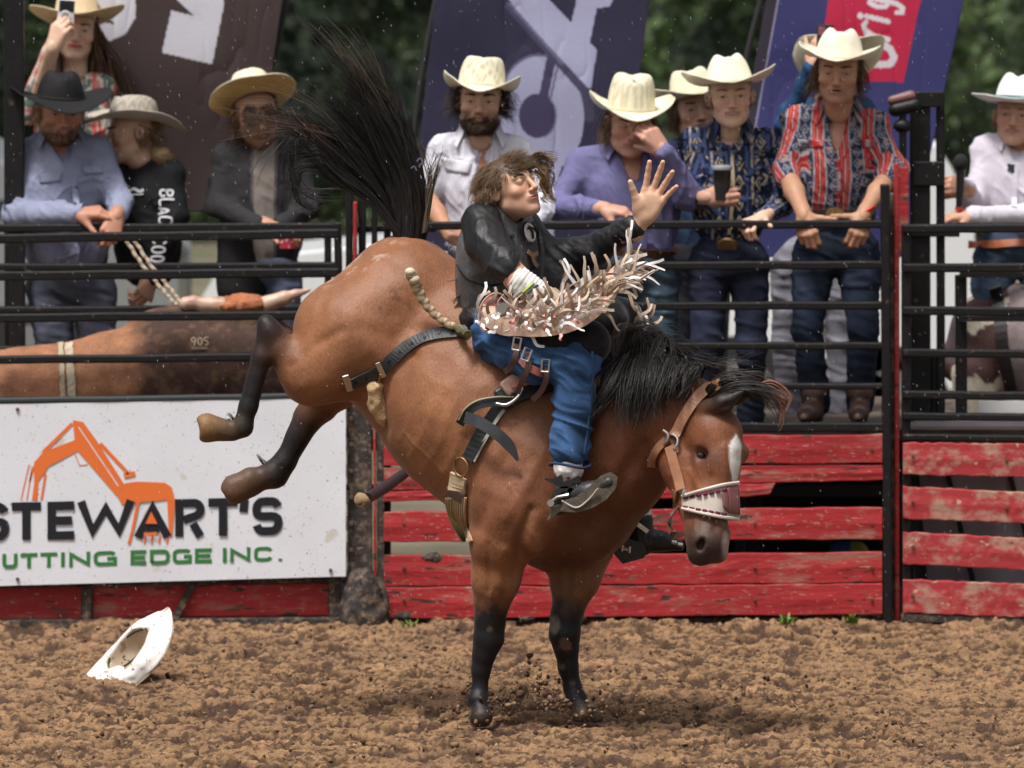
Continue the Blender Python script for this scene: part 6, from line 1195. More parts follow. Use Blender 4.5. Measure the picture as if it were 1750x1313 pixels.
# ---- youth in profile
def youth_black():
    Y = 4.95; T = thing('person', 'youth in grey woven hat and black jersey looking left beside the blue shirt man', 'person', P(250, 730, Y))
    J = J_(Y, [(205, 300, Y + .1), (288, 300, Y - .05)], (250, 345), (252, 430), [None, ((300, 372, Y - .12), (262, 470, Y - .12))], (240, 272), g=1.12, R=rotm(yaw=-35), cr=(.15, .115, .16), ar=(.062, .055, .045))
    b = Bag(); R = rotm(yaw=-74, roll=-4, pitch=4); c = at_head(226, 228, Y); Wd, Vw, N, L = head(b, T, c, R, 1.08, (.52, .28, .20), J['neck'], jaw=.95, brow=(.12, .07, .04), h=.0028, gaze=(0, -1, -.1)); under_body(b, J, SKIN); hand(b, P(262, 470, Y - .12), frame_zp((-.4, -.2, -.8), (-.5, .5, 0)), 1.1, (40, 45, 50, 50), skin=SKIN, fore=P(300, 372, Y - .12)); b.build('body', M_skin, T)
    x, y, z = L.T; wt = ((np.abs(x) > .04) & (z < .05) & (z > -.05) & (y > -.015)).astype(float) + (y > .05) * (z > -.06)
    grow('hair', Vw, N, wt, 500, (.55, 0, -.8), .07, .0018, [(.38, .25, .13), (.24, .15, .08)], T, .004, 7)
    s = Sdf(.006); s.chain([(P(262, 258, Y - .02), .028), (P(278, 268, Y - .05), .040), (P(290, 285, Y - .06), .022)], .02); v, q = s.mesh(); v = v + vnorm(v, q) * (folds(v, 40, 3) * .010)[:, None]; pt = mk('ponytail', v, q, M_hair, T, np.ones((len(v), 3)) * (.34, .23, .12)); grow('hair_strand', v, vnorm(v, q), np.ones(len(v)), 350, (.4, -.1, -.8), .05, .0016, [(.42, .30, .16), (.30, .19, .10)], T, .010, 9)
    hat(T, Wd, R, 1.10, crown=.10, brim=.105, curl=.75, dip=.35, col=(.42, .38, .32), weave=2, wcol=(.28, .25, .20), crease=.03, top=.75, tilt=-14, band=(.3, .27, .22))
    o, tr, _ = shirt(T, J, lambda V, u, v, p: np.ones((len(V), 3)) * np.array((.012, .012, .014)), amp=.009, seed=11, name='jersey', arms=True)
    wl = (.62, .62, .64)
    strip(T, tr, [(222, 327), (230, 322), (238, 328), (246, 325)], .012, wl, 'chest_logo', n=10); strip(T, tr, [(224, 333), (246, 332)], .006, wl, 'chest_logo', n=6)
    return T, tr, J, Y
YB = youth_black()
# ---- person behind the tail
def man_tail():
    Y = 5.0; T = thing('person', 'person in golden straw hat and black jacket half hidden behind the horse tail', 'person', P(440, 730, Y))
    J = J_(Y, [(392, 270), (500, 268)], (445, 325), (448, 410), [((372, 352, Y - .08), (440, 385, Y - .32)), ((530, 350, Y - .05), (480, 386, Y - .32))], (444, 245), g=1.15, wr=(.15, .12, .18))
    b = Bag(); R = rotm(yaw=14, pitch=14, roll=-6); c = at_head(437, 197, Y - .05); Wd, Vw, N, L = head(b, T, c, R, 1.10, TAN, J['neck'], stubble=(.08, .04, .03), brow=(.05, .03, .02)); under_body(b, J, TAN)
    hand(b, P(452, 384, Y - .33), frame_zp((.9, -.3, -.1), (0, .3, -1)), 1.12, (30, 35, 40, 45), mir=-1, skin=TAN, fore=P(372, 352, Y - .08)); b.build('body', M_skin, T)
    x_, y_, z_ = L.T; grow('hair', Vw, N, ((y_ < -.05) & (z_ > .035) & (z_ < .07)).astype(float), 300, (.1, -.3, -1), .11, .0018, [(.08, .045, .03), (.13, .07, .04)], T, .010, 7, lift=.2)
    hair_down(Wd, .12, T, Vw, N, L, 500, [(.10, .05, .03), (.18, .10, .05)], curl=.009, cf=8)
    hat(T, Wd, R, 1.12, crown=.135, brim=.085, curl=1.0, dip=-.25, col=(.74, .68, .50), bcol=(.58, .38, .15), band=(.12, .06, .03), crease=.010, top=.8, tilt=-40, z0=.05)
    def cf(V, u, v, p):
        C = np.ones((len(V), 3)) * (.028, .026, .028); m = (p == 0) & (np.abs(u - .02) < .05); C[m] = (.22, .19, .17); C[(p == 0) & (np.abs(np.abs(u - .02) - .052) < .005)] = (.09, .08, .08); return C
    shirt(T, J, cf, amp=.012, seed=12, name='jacket', h=.007); legs(T, [P(410, 470, Y), P(482, 470, Y)], [P(408, 600, Y), P(486, 600, Y)], [P(410, 710, Y), P(485, 710, Y)], (.10, .15, .26), h=.010)
    s = Sdf(.01); s.cone(P(415, 400, Y - .02), P(415, 490, Y - .02), .12, .115, .02); v, q = s.mesh(); v = v + vnorm(v, q) * (folds(v, 10, 2) * .012)[:, None]; mk('jacket_skirt', v, q, M_cloth, T, np.ones((len(v), 3)) * (.02, .019, .02))
    V, f = hexa(boxv(P(478, 425, Y - .16) - np.array([.0, .003, 0]), P(510, 405, Y - .16) + np.array([.0, .003, 0]))); mk('paper_tag', V, f, mat('red_tag', (.50, .04, .07), .5, speck=[(60, .6, (.7, .6, .6))]), T, smooth=False)
man_tail()
# ================================================================== the rider
def surfY(px, py, d=0.0):
    p, n = hit(HTREE, px, py, .1); return p[1] - d
def SP(px, py, d=.0, fall=.1):
    """point d metres in front of the horse's coat at that pixel"""
    return P(px, py, surfY(px, py, 0) - d)
M_vest = mat('vest_leather', attr=True, rough=.45, spec=.45, var=.35, vscale=9, fine=.2, fscale=120, bump=.0012, bscale=160, speck=[(35, .68, (.08, .08, .085))])
M_sat = mat('black_shirt_cloth', attr=True, rough=.5, spec=.4, var=.2, vscale=9, bump=.0006, bscale=200)
RT = thing('person', 'bronc rider in black leather vest and blue jeans leaning back with one arm raised', 'person', P(870, 560, .05))
def rider():
    T = RT; H = .05; b = Bag(); sk = (.56, .29, .20)
    shn, shf = P(822, 382, -.13), P(893, 388, .16); el_n, wr_n = P(868, 462, -.33), P(922, 505, -.33); el_f, wr_f = P(1012, 428, .04), P(1095, 382, -.10)
    J = dict(sh=[shn, shf], chest=P(850, 430, .0), waist=P(838, 510, .04), neck=P(866, 366, -.02), R=rotm(yaw=42, roll=2), g=1.06, cr=(.155, .115, .17), wr=(.120, .105, .16), arm=[(el_n, wr_n, .12), (el_f, wr_f, 1.0)], ar=(.068, .056, .040))
    R = rotm(yaw=48, roll=-14, pitch=-6); c = P(873, 322, -.07)
    Wd, Vw, N, L = head(b, T, c, R, 1.03, sk, J['neck'], h=.0024, eye=.0004, eyes=False, wx=1.0, fat=.9, scalp=(.07, .04, .024), jaw=1.0, nose=1.2, brow=(.035, .02, .015), brow_t=.0046, browlift=-.0035, neckr=.050, lip=(.50, .20, .16), gaze=(.35, -1, -.25), iris=(.04, .03, .025), stubble=(.42, .22, .16))
    under_body(b, J, sk)
    hand(b, wr_f + (P(1098, 374, -.10) - wr_f), frame_zp(P(1136, 300, -.14) - P(1098, 376, -.10), (-.15, -1, -.1)), 1.22, ((4, 6), (6, 8), (8, 10), (12, 14)), mir=-1, spread=11, thumb=(.55, -.25, .75), tcurl=-10, skin=(.62, .34, .24), h=.0024, fore=None)
    # wrist and forearms
    s = Sdf(.005); s.chain([(P(1098, 374, -.10), .027), (P(1088, 386, -.09), .030), (P(1070, 398, -.07), .034), (el_f, .036), (P(935, 440, .12), .045), (shf, .05)], .02); s.chain([(shn, .05), (P(840, 425, -.24), .05), (P(862, 452, -.31), .050), (P(885, 478, -.34), .046), (P(905, 490, -.34), .038), (P(930, 505, -.33), .036)], .02)
    v, q = s.mesh(); b.add(v, q, (.52, .26, .18))
    b.build('body', M_skin, T)
    # hair
    x, y, z = L.T; wt = ((z > .042) & (y > -.082)).astype(float) * 1.3 + ((z > -.03) & (y > .02)) * 1.0 + ((np.abs(x) > .06) & (y > -.03) & (z > .01))
    hc = [(.19, .115, .065), (.13, .075, .042), (.25, .16, .09), (.08, .047, .03)]
    side = lambda p, n: (lambda k: np.array([-.55, .1, -.85]) * (1 - k) + np.array([.75, .15, .35]) * k)(np.clip((p[:, 0:1] - c[0] + .07) / .09 + (p[:, 2:3] - c[2] - .06) * 7, 0, 1)) + n * .25
    grow('hair', Vw, N, wt, 4600, side, .056, .0012, hc, T, .008, 3.2, lift=.28, clump=.024, seg=13, noise=.07)
    grow('hair', Vw, N, wt * (z < .03), 700, lambda p, n: n * .5 + np.array([-.4, 0, -.9]), .085, .0016, hc + [(.36, .22, .12)], T, .011, 9, lift=.5, clump=.02, seg=11)
    # windblown ends, bleached
    for (pts, n, cl) in ((((845, 285), (828, 300), (820, 322), (812, 335)), 70, [(.40, .25, .13), (.26, .15, .08)]), (((850, 290), (834, 305), (830, 328), (826, 340)), 70, [(.30, .18, .10)]),
                         (((905, 278), (922, 276), (928, 298), (920, 318)), 120, hc), (((912, 290), (926, 302), (928, 325), (936, 342)), 90, [(.42, .27, .13), (.30, .18, .09)]), (((900, 270), (918, 262), (930, 268), (934, 280)), 110, hc)):
        Yq = .0 if pts[0][0] < 880 else -.02
        hair_mesh('hair', [(G(Yq, *pts), 1), (G(Yq + .05, *[(a + 5, b_ + 6) for a, b_ in pts]), 1)], n, .0013, M_hair, T, cl, .012, .022, 12, fr=6)
    # black shirt (sleeves), then the vest over it
    bs = (.011, .011, .012); s = Sdf(.0055); k = .03
    s.cone(shn, P(833, 415, -.2), .078, .078, k); s.cone(P(833, 415, -.2), P(862, 452, -.31), .078, .064, k); s.cone(P(862, 450, -.31), P(868, 458, -.325), .064, .062, .01)
    s.cone(shf, P(935, 440, .12), .070, .066, k); s.cone(P(935, 440, .12), el_f, .066, .058, k); s.cone(P(915, 455, .08), P(985, 452, .08), .060, .050, k); s.cone(P(900, 480, .02), P(965, 492, .06), .075, .050, k); s.cone(el_f, P(1084, 389, -.085), .058, .042, k); s.cone(shn, shf, .06, .06, k); s.ell(P(815, 545, -.02), (.07, .10, .07), .03)
    s.cone(P(895, 485, -.345), P(866, 452, -.31), .052, .058, .006, sub=True)
    V, Q = s.mesh(); Nn = vnorm(V, Q); V = V + Nn * (folds(V, 9, 3) * .008 + folds(V, 22, 5) * .003 + (creases(V, 8, 9, 22, 14) - .3) * .010)[:, None]; mk('black_shirt', V, Q, M_sat, T, np.ones((len(V), 3)) * bs)
    vc = (.105, .105, .110); s = Sdf(.0055); torso_ops(s, J, -.004, .04, False); n = J['neck']
    s.cone(n + np.array([-.0, .0, .14]), n + np.array([.01, -.01, .02]), .066, .058, .008, sub=True)
    q_ = P(918, 425, -.14); s.cone(n + np.array([.05, -.05, .02]), q_, .045, .014, .006, sub=True); s.ell(shn + np.array([-.01, -.085, -.01]), (.110, .10, .13), .006, sub=True)
    s.ell(P(842, 410, -.28), (.06, .10, .09), .006, sub=True)
    V, Q = s.mesh(); Nn = vnorm(V, Q); V = V + Nn * (folds(V, 7, 8) * .008)[:, None]; mk('vest', V, Q, M_vest, T, np.ones((len(V), 3)) * vc); VT = bvh(V, Q)
    # vest trims
    bk = (.012, .012, .013)
    strip(T, VT, [(908, 382), (922, 402), (928, 432), (926, 470), (918, 500)], .012, bk, 'vest_piping', M_leather, off=.006, fall=-.1)
    strip(T, VT, [(838, 375), (860, 395), (872, 420), (866, 448)], .010, bk, 'vest_piping', M_leather, off=.006, fall=-.12)
    strip(T, VT, [(782, 452), (800, 478), (838, 488), (872, 478)], .006, bk, 'vest_seam', M_leather, off=.003, fall=-.12)
    # the two patches
    disc(T, VT, 897, 400, .037, (.02, .018, .02), 'round_patch', M_cloth, off=.020, ry=.043, fall=-.15, th=.003); disc(T, VT, 897, 400, .032, (.66, .62, .60), 'round_patch', M_cloth, off=.025, ry=.038, fall=-.15, th=.003)
    strip(T, VT, [(892, 392), (898, 398), (899, 410)], .012, (.03, .02, .02), 'patch_figure', off=.033, fall=-.15, th=.002, n=6); strip(T, VT, [(890, 396), (897, 392), (903, 400)], .006, (.03, .02, .02), 'patch_figure', off=.034, fall=-.15, th=.002, n=6)
    for i in range(6): strip(T, VT, [(888 + i * 3.2, 412 + i * .8), (889 + i * 3.2, 417 + i * .5)], .003, (.1, .08, .08), 'patch_lettering', off=.033, fall=-.15, th=.001, n=3)
    strip(T, VT, [(898, 430), (906, 436), (914, 432)], .016, (.42, .27, .18), 'hide_patch', off=.012, fall=-.15, n=8); strip(T, VT, [(904, 436), (907, 448), (914, 456)], .018, (.42, .27, .18), 'hide_patch', off=.014, fall=-.15, n=8)
    disc(T, VT, 872, 405, .009, (.02, .02, .02), 'lace_grommet', M_leather, off=.012, fall=-.2)
    strip(T, VT, [(854, 420), (862, 424), (868, 420)], .007, (.7, .7, .7), 'lace_tip', off=.012, fall=-.3, n=6)
    # torn edge behind the vest
    for pts in (((775, 418), (768, 424), (765, 432)), ((800, 462), (778, 478), (764, 482)), ((792, 500), (780, 508), (775, 520))):
        v, f = ribbon([P(a, b_, -.04) for a, b_ in pts], (.3, .9, .2), [.03, .022, .004], .003); mk('vest_fringe', v, f, M_vest, T, np.ones((len(v), 3)) * vc)
    # taped wrist and glove
    s = Sdf(.004); s.cone(P(888, 480, -.345), P(918, 500, -.34), .052, .046, .004); v, q = s.mesh(); a = (v - P(888, 480, -.345)) @ np.array([.8, 0, -.6]); v = v + vnorm(v, q) * (np.sin(a * 420) * .0012 + (vnoise(v, 40, 2) - .5) * .006)[:, None]; mk('wrist_tape', v, q, M_cloth, T, np.ones((len(v), 3)) * (.74, .72, .70))
    s = Sdf(.004); s.cone(P(922, 503, -.34), P(950, 520, -.31), .042, .050, .01); s.cone(P(945, 512, -.33), P(965, 530, -.30), .03, .02, .01); v, q = s.mesh(); mk('riding_glove', v, q, M_leather, T, np.ones((len(v), 3)) * (.45, .36, .26))
    for i in range(2):
        v, f = tube([P(893 + i * 8, 500 + i * 2, -.40), P(903 + i * 8, 492, -.40), P(912 + i * 7, 484 + i * 4, -.385)], .005, 6); mk('glove_lace', v, f, mat('lime_lace' if i == 0 else 'dark_lace', (.32, .45, .03) if i == 0 else (.02, .02, .02), .6), T)
    # ---- jeans: near leg outside the horse, far leg beyond the neck
    yk = surfY(985, 690) - .085; jn = (.026, .060, .135)
    hipn, hipf = P(858, 574, -.12), P(862, 560, .22); kn = P(986, 610, yk - .01); an = P(974, 768, surfY(974, 775) - .075)
    s = Sdf(.0055); s.ell(P(858, 560, .05), (.12, .21, .11), .04); s.cone(hipn, P(925, 610, yk + .03), .108, .096, .04); s.cone(P(925, 605, yk + .03), kn, .090, .084, .04); s.cone(kn, P(982, 690, yk), .080, .074, .03); s.cone(P(982, 690, yk), an, .074, .068, .02)
    s.cone(hipf, P(1060, 570, .26), .10, .078, .04); s.cone(P(1060, 570, .26), P(1090, 850, .20), .074, .045, .03)
    V, Q = s.mesh(); Nn = vnorm(V, Q); cr = creases(V, 4, 7, 21, 10); V = V + Nn * (cr * .024 - .008 + folds(V, 9, 4) * .006)[:, None]
    C = np.ones((len(V), 3)) * np.array(jn); wv = cr[:, None]; C = C * (.55 + wv * 1.9); mk('jeans', V, Q, M_denim, T, C); JT = bvh(V, Q)
    zhem = an[2]; t = np.linspace(0, 6.283, 26); v, f = tube(np.stack([an[0] + .073 * np.cos(t), an[1] + .073 * np.sin(t), zhem - .055 + .008 * np.sin(t * 2)], 1), .005, 8, False); mk('jeans_hem', v, f, M_denim, T, np.ones((len(v), 3)) * (.02, .05, .11))
    strip(T, JT, [(1012, 600), (1012, 660), (1006, 720), (998, 775)], .008, (.04, .09, .2), 'jeans_seam', M_denim, off=.002, fall=-.3)
    # ---- chaps
    s = Sdf(.006); bl = (.012, .011, .012); yc = yk - .03
    s.cone(P(892, 562, -.19), P(948, 574, yc + .055), .104, .100, .03); s.cone(P(948, 574, yc + .055), P(1004, 586, yc + .025), .098, .088, .03); s.cone(P(960, 530, .02), P(1060, 550, .18), .085, .082, .04); s.cone(P(1060, 550, .18), P(1078, 575, .16), .085, .06, .03); s.cone(P(900, 540, .0), P(1040, 545, .05), .10, .07, .05)
    V, Q = s.mesh(); V = V + vnorm(V, Q) * (folds(V, 7, 6) * .009)[:, None]; mk('chaps', V, Q, mat('suede_black', attr=True, rough=.9, spec=.15, var=.3, vscale=20, sheen=.3, bump=.001, bscale=250), T, np.ones((len(V), 3)) * bl)
    # flipped tan panel of the chaps
    lo = spline([P(822, 552, -.33), P(858, 572, -.37), P(905, 576, -.42), P(955, 572, -.46), P(1000, 556, -.46), P(1035, 528, -.42), P(1062, 490, -.36), P(1072, 462, -.30)], 40)
    up = spline([P(828, 512, -.25), P(870, 515, -.28), P(915, 512, -.33), P(958, 505, -.34), P(995, 492, -.33), P(1022, 478, -.30), P(1045, 462, -.28), P(1060, 448, -.25)], 40)
    Gd = np.array([lo * (1 - u) + up * u + np.array([0, -.035 * math.sin(u * 3.1), .008 * math.sin(u * 3.1)]) for u in np.linspace(0, 1, 9)])
    Gd += ((fbm(Gd.reshape(-1, 3), 12, 3)[:, None] - .5) * .02).reshape(Gd.shape[:2] + (1,)); v, f = sheet(Gd, .005); M_tan = mat('tan_chap_leather', (.50, .33, .24), .6, var=.15, vscale=20, fine=.1, bump=.001, bscale=200)
    mk('chap_panel', v, f, M_tan, T)
    s = Sdf(.005); s.ell(P(843, 535, -.29), (.048, .03, .068), .01, rot=rotm(roll=12)); v, q = s.mesh(); C = np.ones((len(v), 3)) * (.30, .09, .085); C[np.abs(np.sin(v[:, 0] * 190 + np.sin(v[:, 2] * 160) * 1.5)) < .35] = (.10, .03, .03); mk('tooled_yoke', v, q, M_leather, T, C)
    v, f = tube(np.stack([P(843, 535, -.325)[0] + .052 * np.cos(t) + .012 * np.sin(t), P(843, 535, -.325)[1] + 0 * t, P(843, 535, -.325)[2] + .072 * np.sin(t)], 1), .004, 6, False); mk('yoke_edge', v, f, M_tan, T)
    for (a, b_, r) in ((858, 528, .026), (884, 540, .020), (886, 552, .016)):
        v, f = tube([P(a, b_, -.35), P(a, b_, -.365)], [r, r * .85], 16); mk('concho', v, f, M_metal, T)
    # fringe: every strip its own piece
    M_fr = mat('fringe_leather', attr=True, rough=.5, spec=.4, var=.1, vscale=30); fc = [(.50, .38, .28), (.42, .31, .22), (.60, .49, .39), (.34, .25, .18), (.54, .41, .31)]
    def fstrip(p, d, L, w, c, curl, tw):
        n = 9; t = np.linspace(0, 1, n)[:, None]; d = np.array(d) / np.linalg.norm(d); sd = np.cross(d, [0, 1, .01]); sd /= np.linalg.norm(sd)
        q = p + d * L * t + sd * (curl * L * t ** 2 * .6 + .10 * L * np.sin(t * 6.3 + curl * 3)) + np.array([0, -1, 0]) * L * .30 * np.sin(t * 2.5)
        ag = tw * 2.0 * (t - .2); v, f = ribbon(q, sd[None] * np.cos(ag) + np.cross(d, sd)[None] * np.sin(ag), w * np.linspace(1.0, .75, n), .0016); mk('fringe_strip', v, f, M_fr, T, np.ones((len(v), 3)) * c)
    for i in range(135):
        u = .10 + .9 * rnd.random() ** .85; j = min(int(u * 39), 38); wv = .22 + .75 * rnd.random(); p = lo[j] * (1 - wv) + up[j] * wv + np.array([0, -.05, .006]); a = math.radians(rnd.gauss(90 - 75 * u, 28)); c = fc[rnd.randrange(5)]
        if rnd.random() < .25: c = (.82, .76, .75)
        fstrip(p, (math.cos(a), rnd.uniform(-.5, .1), math.sin(a)), rnd.uniform(.08, .18) * (.80 if u > .62 else (.72 if u > .36 else .45)), rnd.uniform(.010, .016), c, rnd.uniform(-1.5, 1.5), rnd.uniform(-.9, .9))
    for (a, b_, dx, dz, L) in ((822, 530, -.05, 1, .15), (815, 505, .5, .8, .07), (835, 525, .2, 1, .12), (1085, 545, .5, .8, .12), (1090, 560, .8, .75, .13), (1088, 570, .35, 1, .14), (1095, 585, .1, 1, .15), (1085, 600, .1, 1, .12), (1092, 540, .9, .6, .1), (1050, 470, .35, 1, .12), (1035, 475, .1, 1, .13), (965, 490, .1, 1, .15), (968, 480, -.1, 1, .12), (1060, 455, .9, -.2, .14), (955, 565, .8, -.45, .12), (900, 560, .5, -.4, .09), (1020, 520, .8, -.35, .12), (1100, 530, .5, .9, .08)):
        fstrip(P(a, b_ + 12, -.38 if a < 1070 else -.12), (dx, -.1, dz), L * .85, .013, fc[rnd.randrange(5)] if rnd.random() < .6 else (.8, .77, .75), rnd.uniform(-.4, .5), rnd.uniform(-.6, .6))
    # bright beads and foil among the fringe
    for i in range(46):
        u = rnd.random(); j = min(int(u * 30), 29); wv = rnd.random() * .7; p = lo[j] * (1 - wv) + up[j] * wv + np.array([0, -.075 - rnd.random() * .02, rnd.uniform(-.005, .02)])
        fstrip(p, (rnd.uniform(-1, 1), -.2, rnd.uniform(-1, 1)), rnd.uniform(.012, .03), .012, (.85, .82, .82) if rnd.random() < .75 else (.7, .3, .28), 0, rnd.uniform(-1, 1))
    # ---- buckled leg straps
    pk = (.33, .10, .09); dkl = (.10, .055, .05)
    def tstrap(pts, w, c, nm='leg_strap', d=.012, m=None):
        q = spline([P(x, y, (surfY(x, y) if True else 0) - .05) if len(z) == 0 else P(x, y, z[0]) for x, y, *z in pts], 14); v, f = ribbon(q, np.cross(frames(q), [0, -1, 0]), w, .005); return mk(nm, v, f, m or M_leather, T, np.ones((len(v), 3)) * c)
    Yb = yk - .02
    tstrap([(884, 588, Yb - .02), (880, 612, Yb - .03), (872, 628, Yb), (862, 636, Yb + .02)], .020, dkl); tstrap([(889, 612, Yb - .02), (900, 625, Yb - .05), (918, 635, Yb - .05), (932, 640, Yb - .03)], .028, pk)
    tstrap([(902, 602, Yb - .05), (903, 625, Yb - .06), (893, 650, Yb - .04), (884, 672, Yb)], .020, dkl); tstrap([(932, 622, Yb - .05), (934, 645, Yb - .05), (925, 668, Yb - .02), (910, 684, Yb)], .020, dkl)
    for (a, b_, r_) in ((883, 588, 10), (900, 606, 20), (932, 625, 5)):
        w_, h_ = .013, .022; p = P(a, b_, Yb - .065); Rq = rotm(roll=r_); rp = [p + Rq @ np.array(o) for o in ((-w_, 0, -h_), (w_, 0, -h_), (w_, 0, h_), (-w_, 0, h_), (-w_, 0, -h_), (w_, 0, -h_))]; v, f = tube(rp, .0042, 6, False); mk('buckle', v, f, M_metal, T, smooth=False)
    # ---- near boot
    Ya = surfY(972, 830) - .07; bo = (.025, .025, .028); s = Sdf(.0045)
    s.cone(P(974, 775, Ya), P(972, 835, Ya), .044, .042, .01, (.20, .07, .07)); v, q = s.mesh(); C = np.where((vnoise(v, 70, 3) > .55)[:, None], np.array((.50, .38, .36)), np.array((.17, .05, .06))); mk('boot_shaft', v, q, M_leather, T, C)
    s = Sdf(.0045); s.cone(P(972, 792, Ya), P(972, 802, Ya), .052, .052, .006); v, q = s.mesh(); v = v + vnorm(v, q) * ((vnoise(v, 60, 2) - .5) * .008)[:, None]; mk('ankle_tape', v, q, M_cloth, T, np.ones((len(v), 3)) * (.82, .78, .78))
    s = Sdf(.004); s.cone(P(966, 838, Ya), P(955, 866, Ya), .036, .030, .02); s.cone(P(965, 845, Ya - .01), P(1005, 842, Ya - .05), .040, .038, .02); s.cone(P(1005, 842, Ya - .05), P(1040, 824, Ya - .08), .036, .022, .02); v, q = s.mesh(); mk('boot', v, q, M_leather, T, np.ones((len(v), 3)) * bo)
    sl_ = [P(x, y, Ya - .05) for x, y in ((960, 870), (985, 872), (1012, 864), (1035, 850), (1050, 832), (1053, 815), (1043, 808), (1028, 814), (1008, 832), (985, 850), (965, 856))]
    c_ = np.mean(sl_, 0); V = np.vstack([np.array(sl_) + [0, -.045, 0], np.array(sl_) + [0, -.033, 0]]); n_ = len(sl_); Fc = [tuple(range(n_)), tuple(range(2 * n_ - 1, n_ - 1, -1))] + [(i, (i + 1) % n_, n_ + (i + 1) % n_, n_ + i) for i in range(n_)]
    bevel(mk('sole', V, Fc, mat('muddy_sole', (.085, .068, .05), .8, var=.4, vscale=40, bump=.002, bscale=90), T, smooth=False), .005, 2)
    V2 = np.array([P(935, 890, Ya - .05), P(944, 868, Ya - .05), P(962, 860, Ya - .05), P(976, 858, Ya - .05), P(962, 872, Ya - .05), P(948, 880, Ya - .05)]); V = np.vstack([V2, V2 + [0, .02, 0]]); n_ = 6; Fc = [tuple(range(n_)), tuple(range(2 * n_ - 1, n_ - 1, -1))] + [(i, (i + 1) % n_, n_ + (i + 1) % n_, n_ + i) for i in range(n_)]; mk('heel_counter', V, Fc, mat('worn_heel', (.12, .11, .085), .7), T, smooth=False)
    for pts, w, c in (((950, 842), (965, 835), (985, 842)), .018, (.02, .02, .02)), (((948, 822), (965, 830), (990, 818)), .022, (.015, .015, .015)), (((952, 850), (968, 858), (990, 862)), .016, (.02, .02, .02)), (((962, 862), (968, 845), (984, 828)), .014, (.03, .03, .03)):
        q = spline([P(a, b_, Ya - .062) for a, b_ in pts], 8); v, f = ribbon(q, np.cross(frames(q), [0, -1, 0]), w, .005); mk('spur_strap', v, f, M_leather, T, np.ones((len(v), 3)) * c)
    q = spline([P(930, 818, Ya - .06), P(945, 822, Ya - .06), P(962, 818, Ya - .06)], 8); v, f = ribbon(q, np.cross(frames(q), [0, -1, 0]), np.linspace(.004, .03, 8), .004); mk('strap_end', v, f, M_leather, T, np.ones((len(v), 3)) * (.02, .02, .02))
    v, f = tube([P(942, 858, Ya - .06), P(952, 850, Ya - .07), P(972, 846, Ya - .075)], .006, 6); mk('spur', v, f, M_metal, T); v, f = tube([P(941, 860, Ya - .07), P(941, 860, Ya - .05)], .013, 8); mk('rowel', v, f, M_metal, T)
    v, f = tube(spline([P(960, 856, Ya - .09), P(985, 868, Ya - .10), P(1006, 854, Ya - .10), P(1022, 835, Ya - .11)], 14), .0042, 6); mk('welt', v, f, mat('pale_welt', (.35, .32, .28), .5), T)
    # ---- far boot
    Yf = .20; s = Sdf(.0045); s.cone(P(1094, 850, Yf), P(1096, 895, Yf), .040, .038, .01); v, q = s.mesh(); pyv = proj(v)[1]; C = np.where(((pyv > 862) & (pyv < 884))[:, None], np.array((.82, .78, .78)), np.array((.03, .03, .035))); mk('boot_shaft', v, q, M_leather, T, C)
    s = Sdf(.0045); s.cone(P(1096, 890, Yf), P(1092, 928, Yf), .045, .050, .02); s.cone(P(1092, 925, Yf), P(1130, 924, Yf - .01), .050, .036, .02); s.cone(P(1130, 926, Yf - .01), P(1160, 932, Yf - .03), .034, .022, .02); v, q = s.mesh(); v = v + vnorm(v, q) * (folds(v, 22, 2) * .004)[:, None]; mk('boot', v, q, M_leather, T, np.ones((len(v), 3)) * (.015, .015, .017))
    V2 = np.array([P(x, y, Yf - .07) for x, y in ((1048, 946), (1068, 920), (1100, 928), (1106, 945), (1100, 954), (1064, 964))]); V = np.vstack([V2, V2 + [0, .05, 0]]); mk('heel', V, Fc, M_plastic, T, smooth=False)
    for pts in (((1064, 932), (1062, 942)), ((1076, 934), (1075, 945)), ((1063, 937), (1076, 940))): v, f = tube([P(a, b_, Yf - .078) for a, b_ in pts], .006, 6); mk('spur_plate', v, f, M_metal, T)
    p = P(1098, 902, Yf - .06); v, f = ribbon([p - np.array([.02, 0, -.015]), p + np.array([.02, 0, -.015])], (0, 0, 1), .016, .005); mk('buckle', v, f, M_metal, T, smooth=False)
    for (x0, y0) in ((1148, 926), (1158, 930)): p = P(x0, y0, Yf - .06); v, f = tube([p, p + np.array([.018, 0, -.004])], .008, 6); mk('toe_cap_stud', v, f, M_metal, T)
rider()
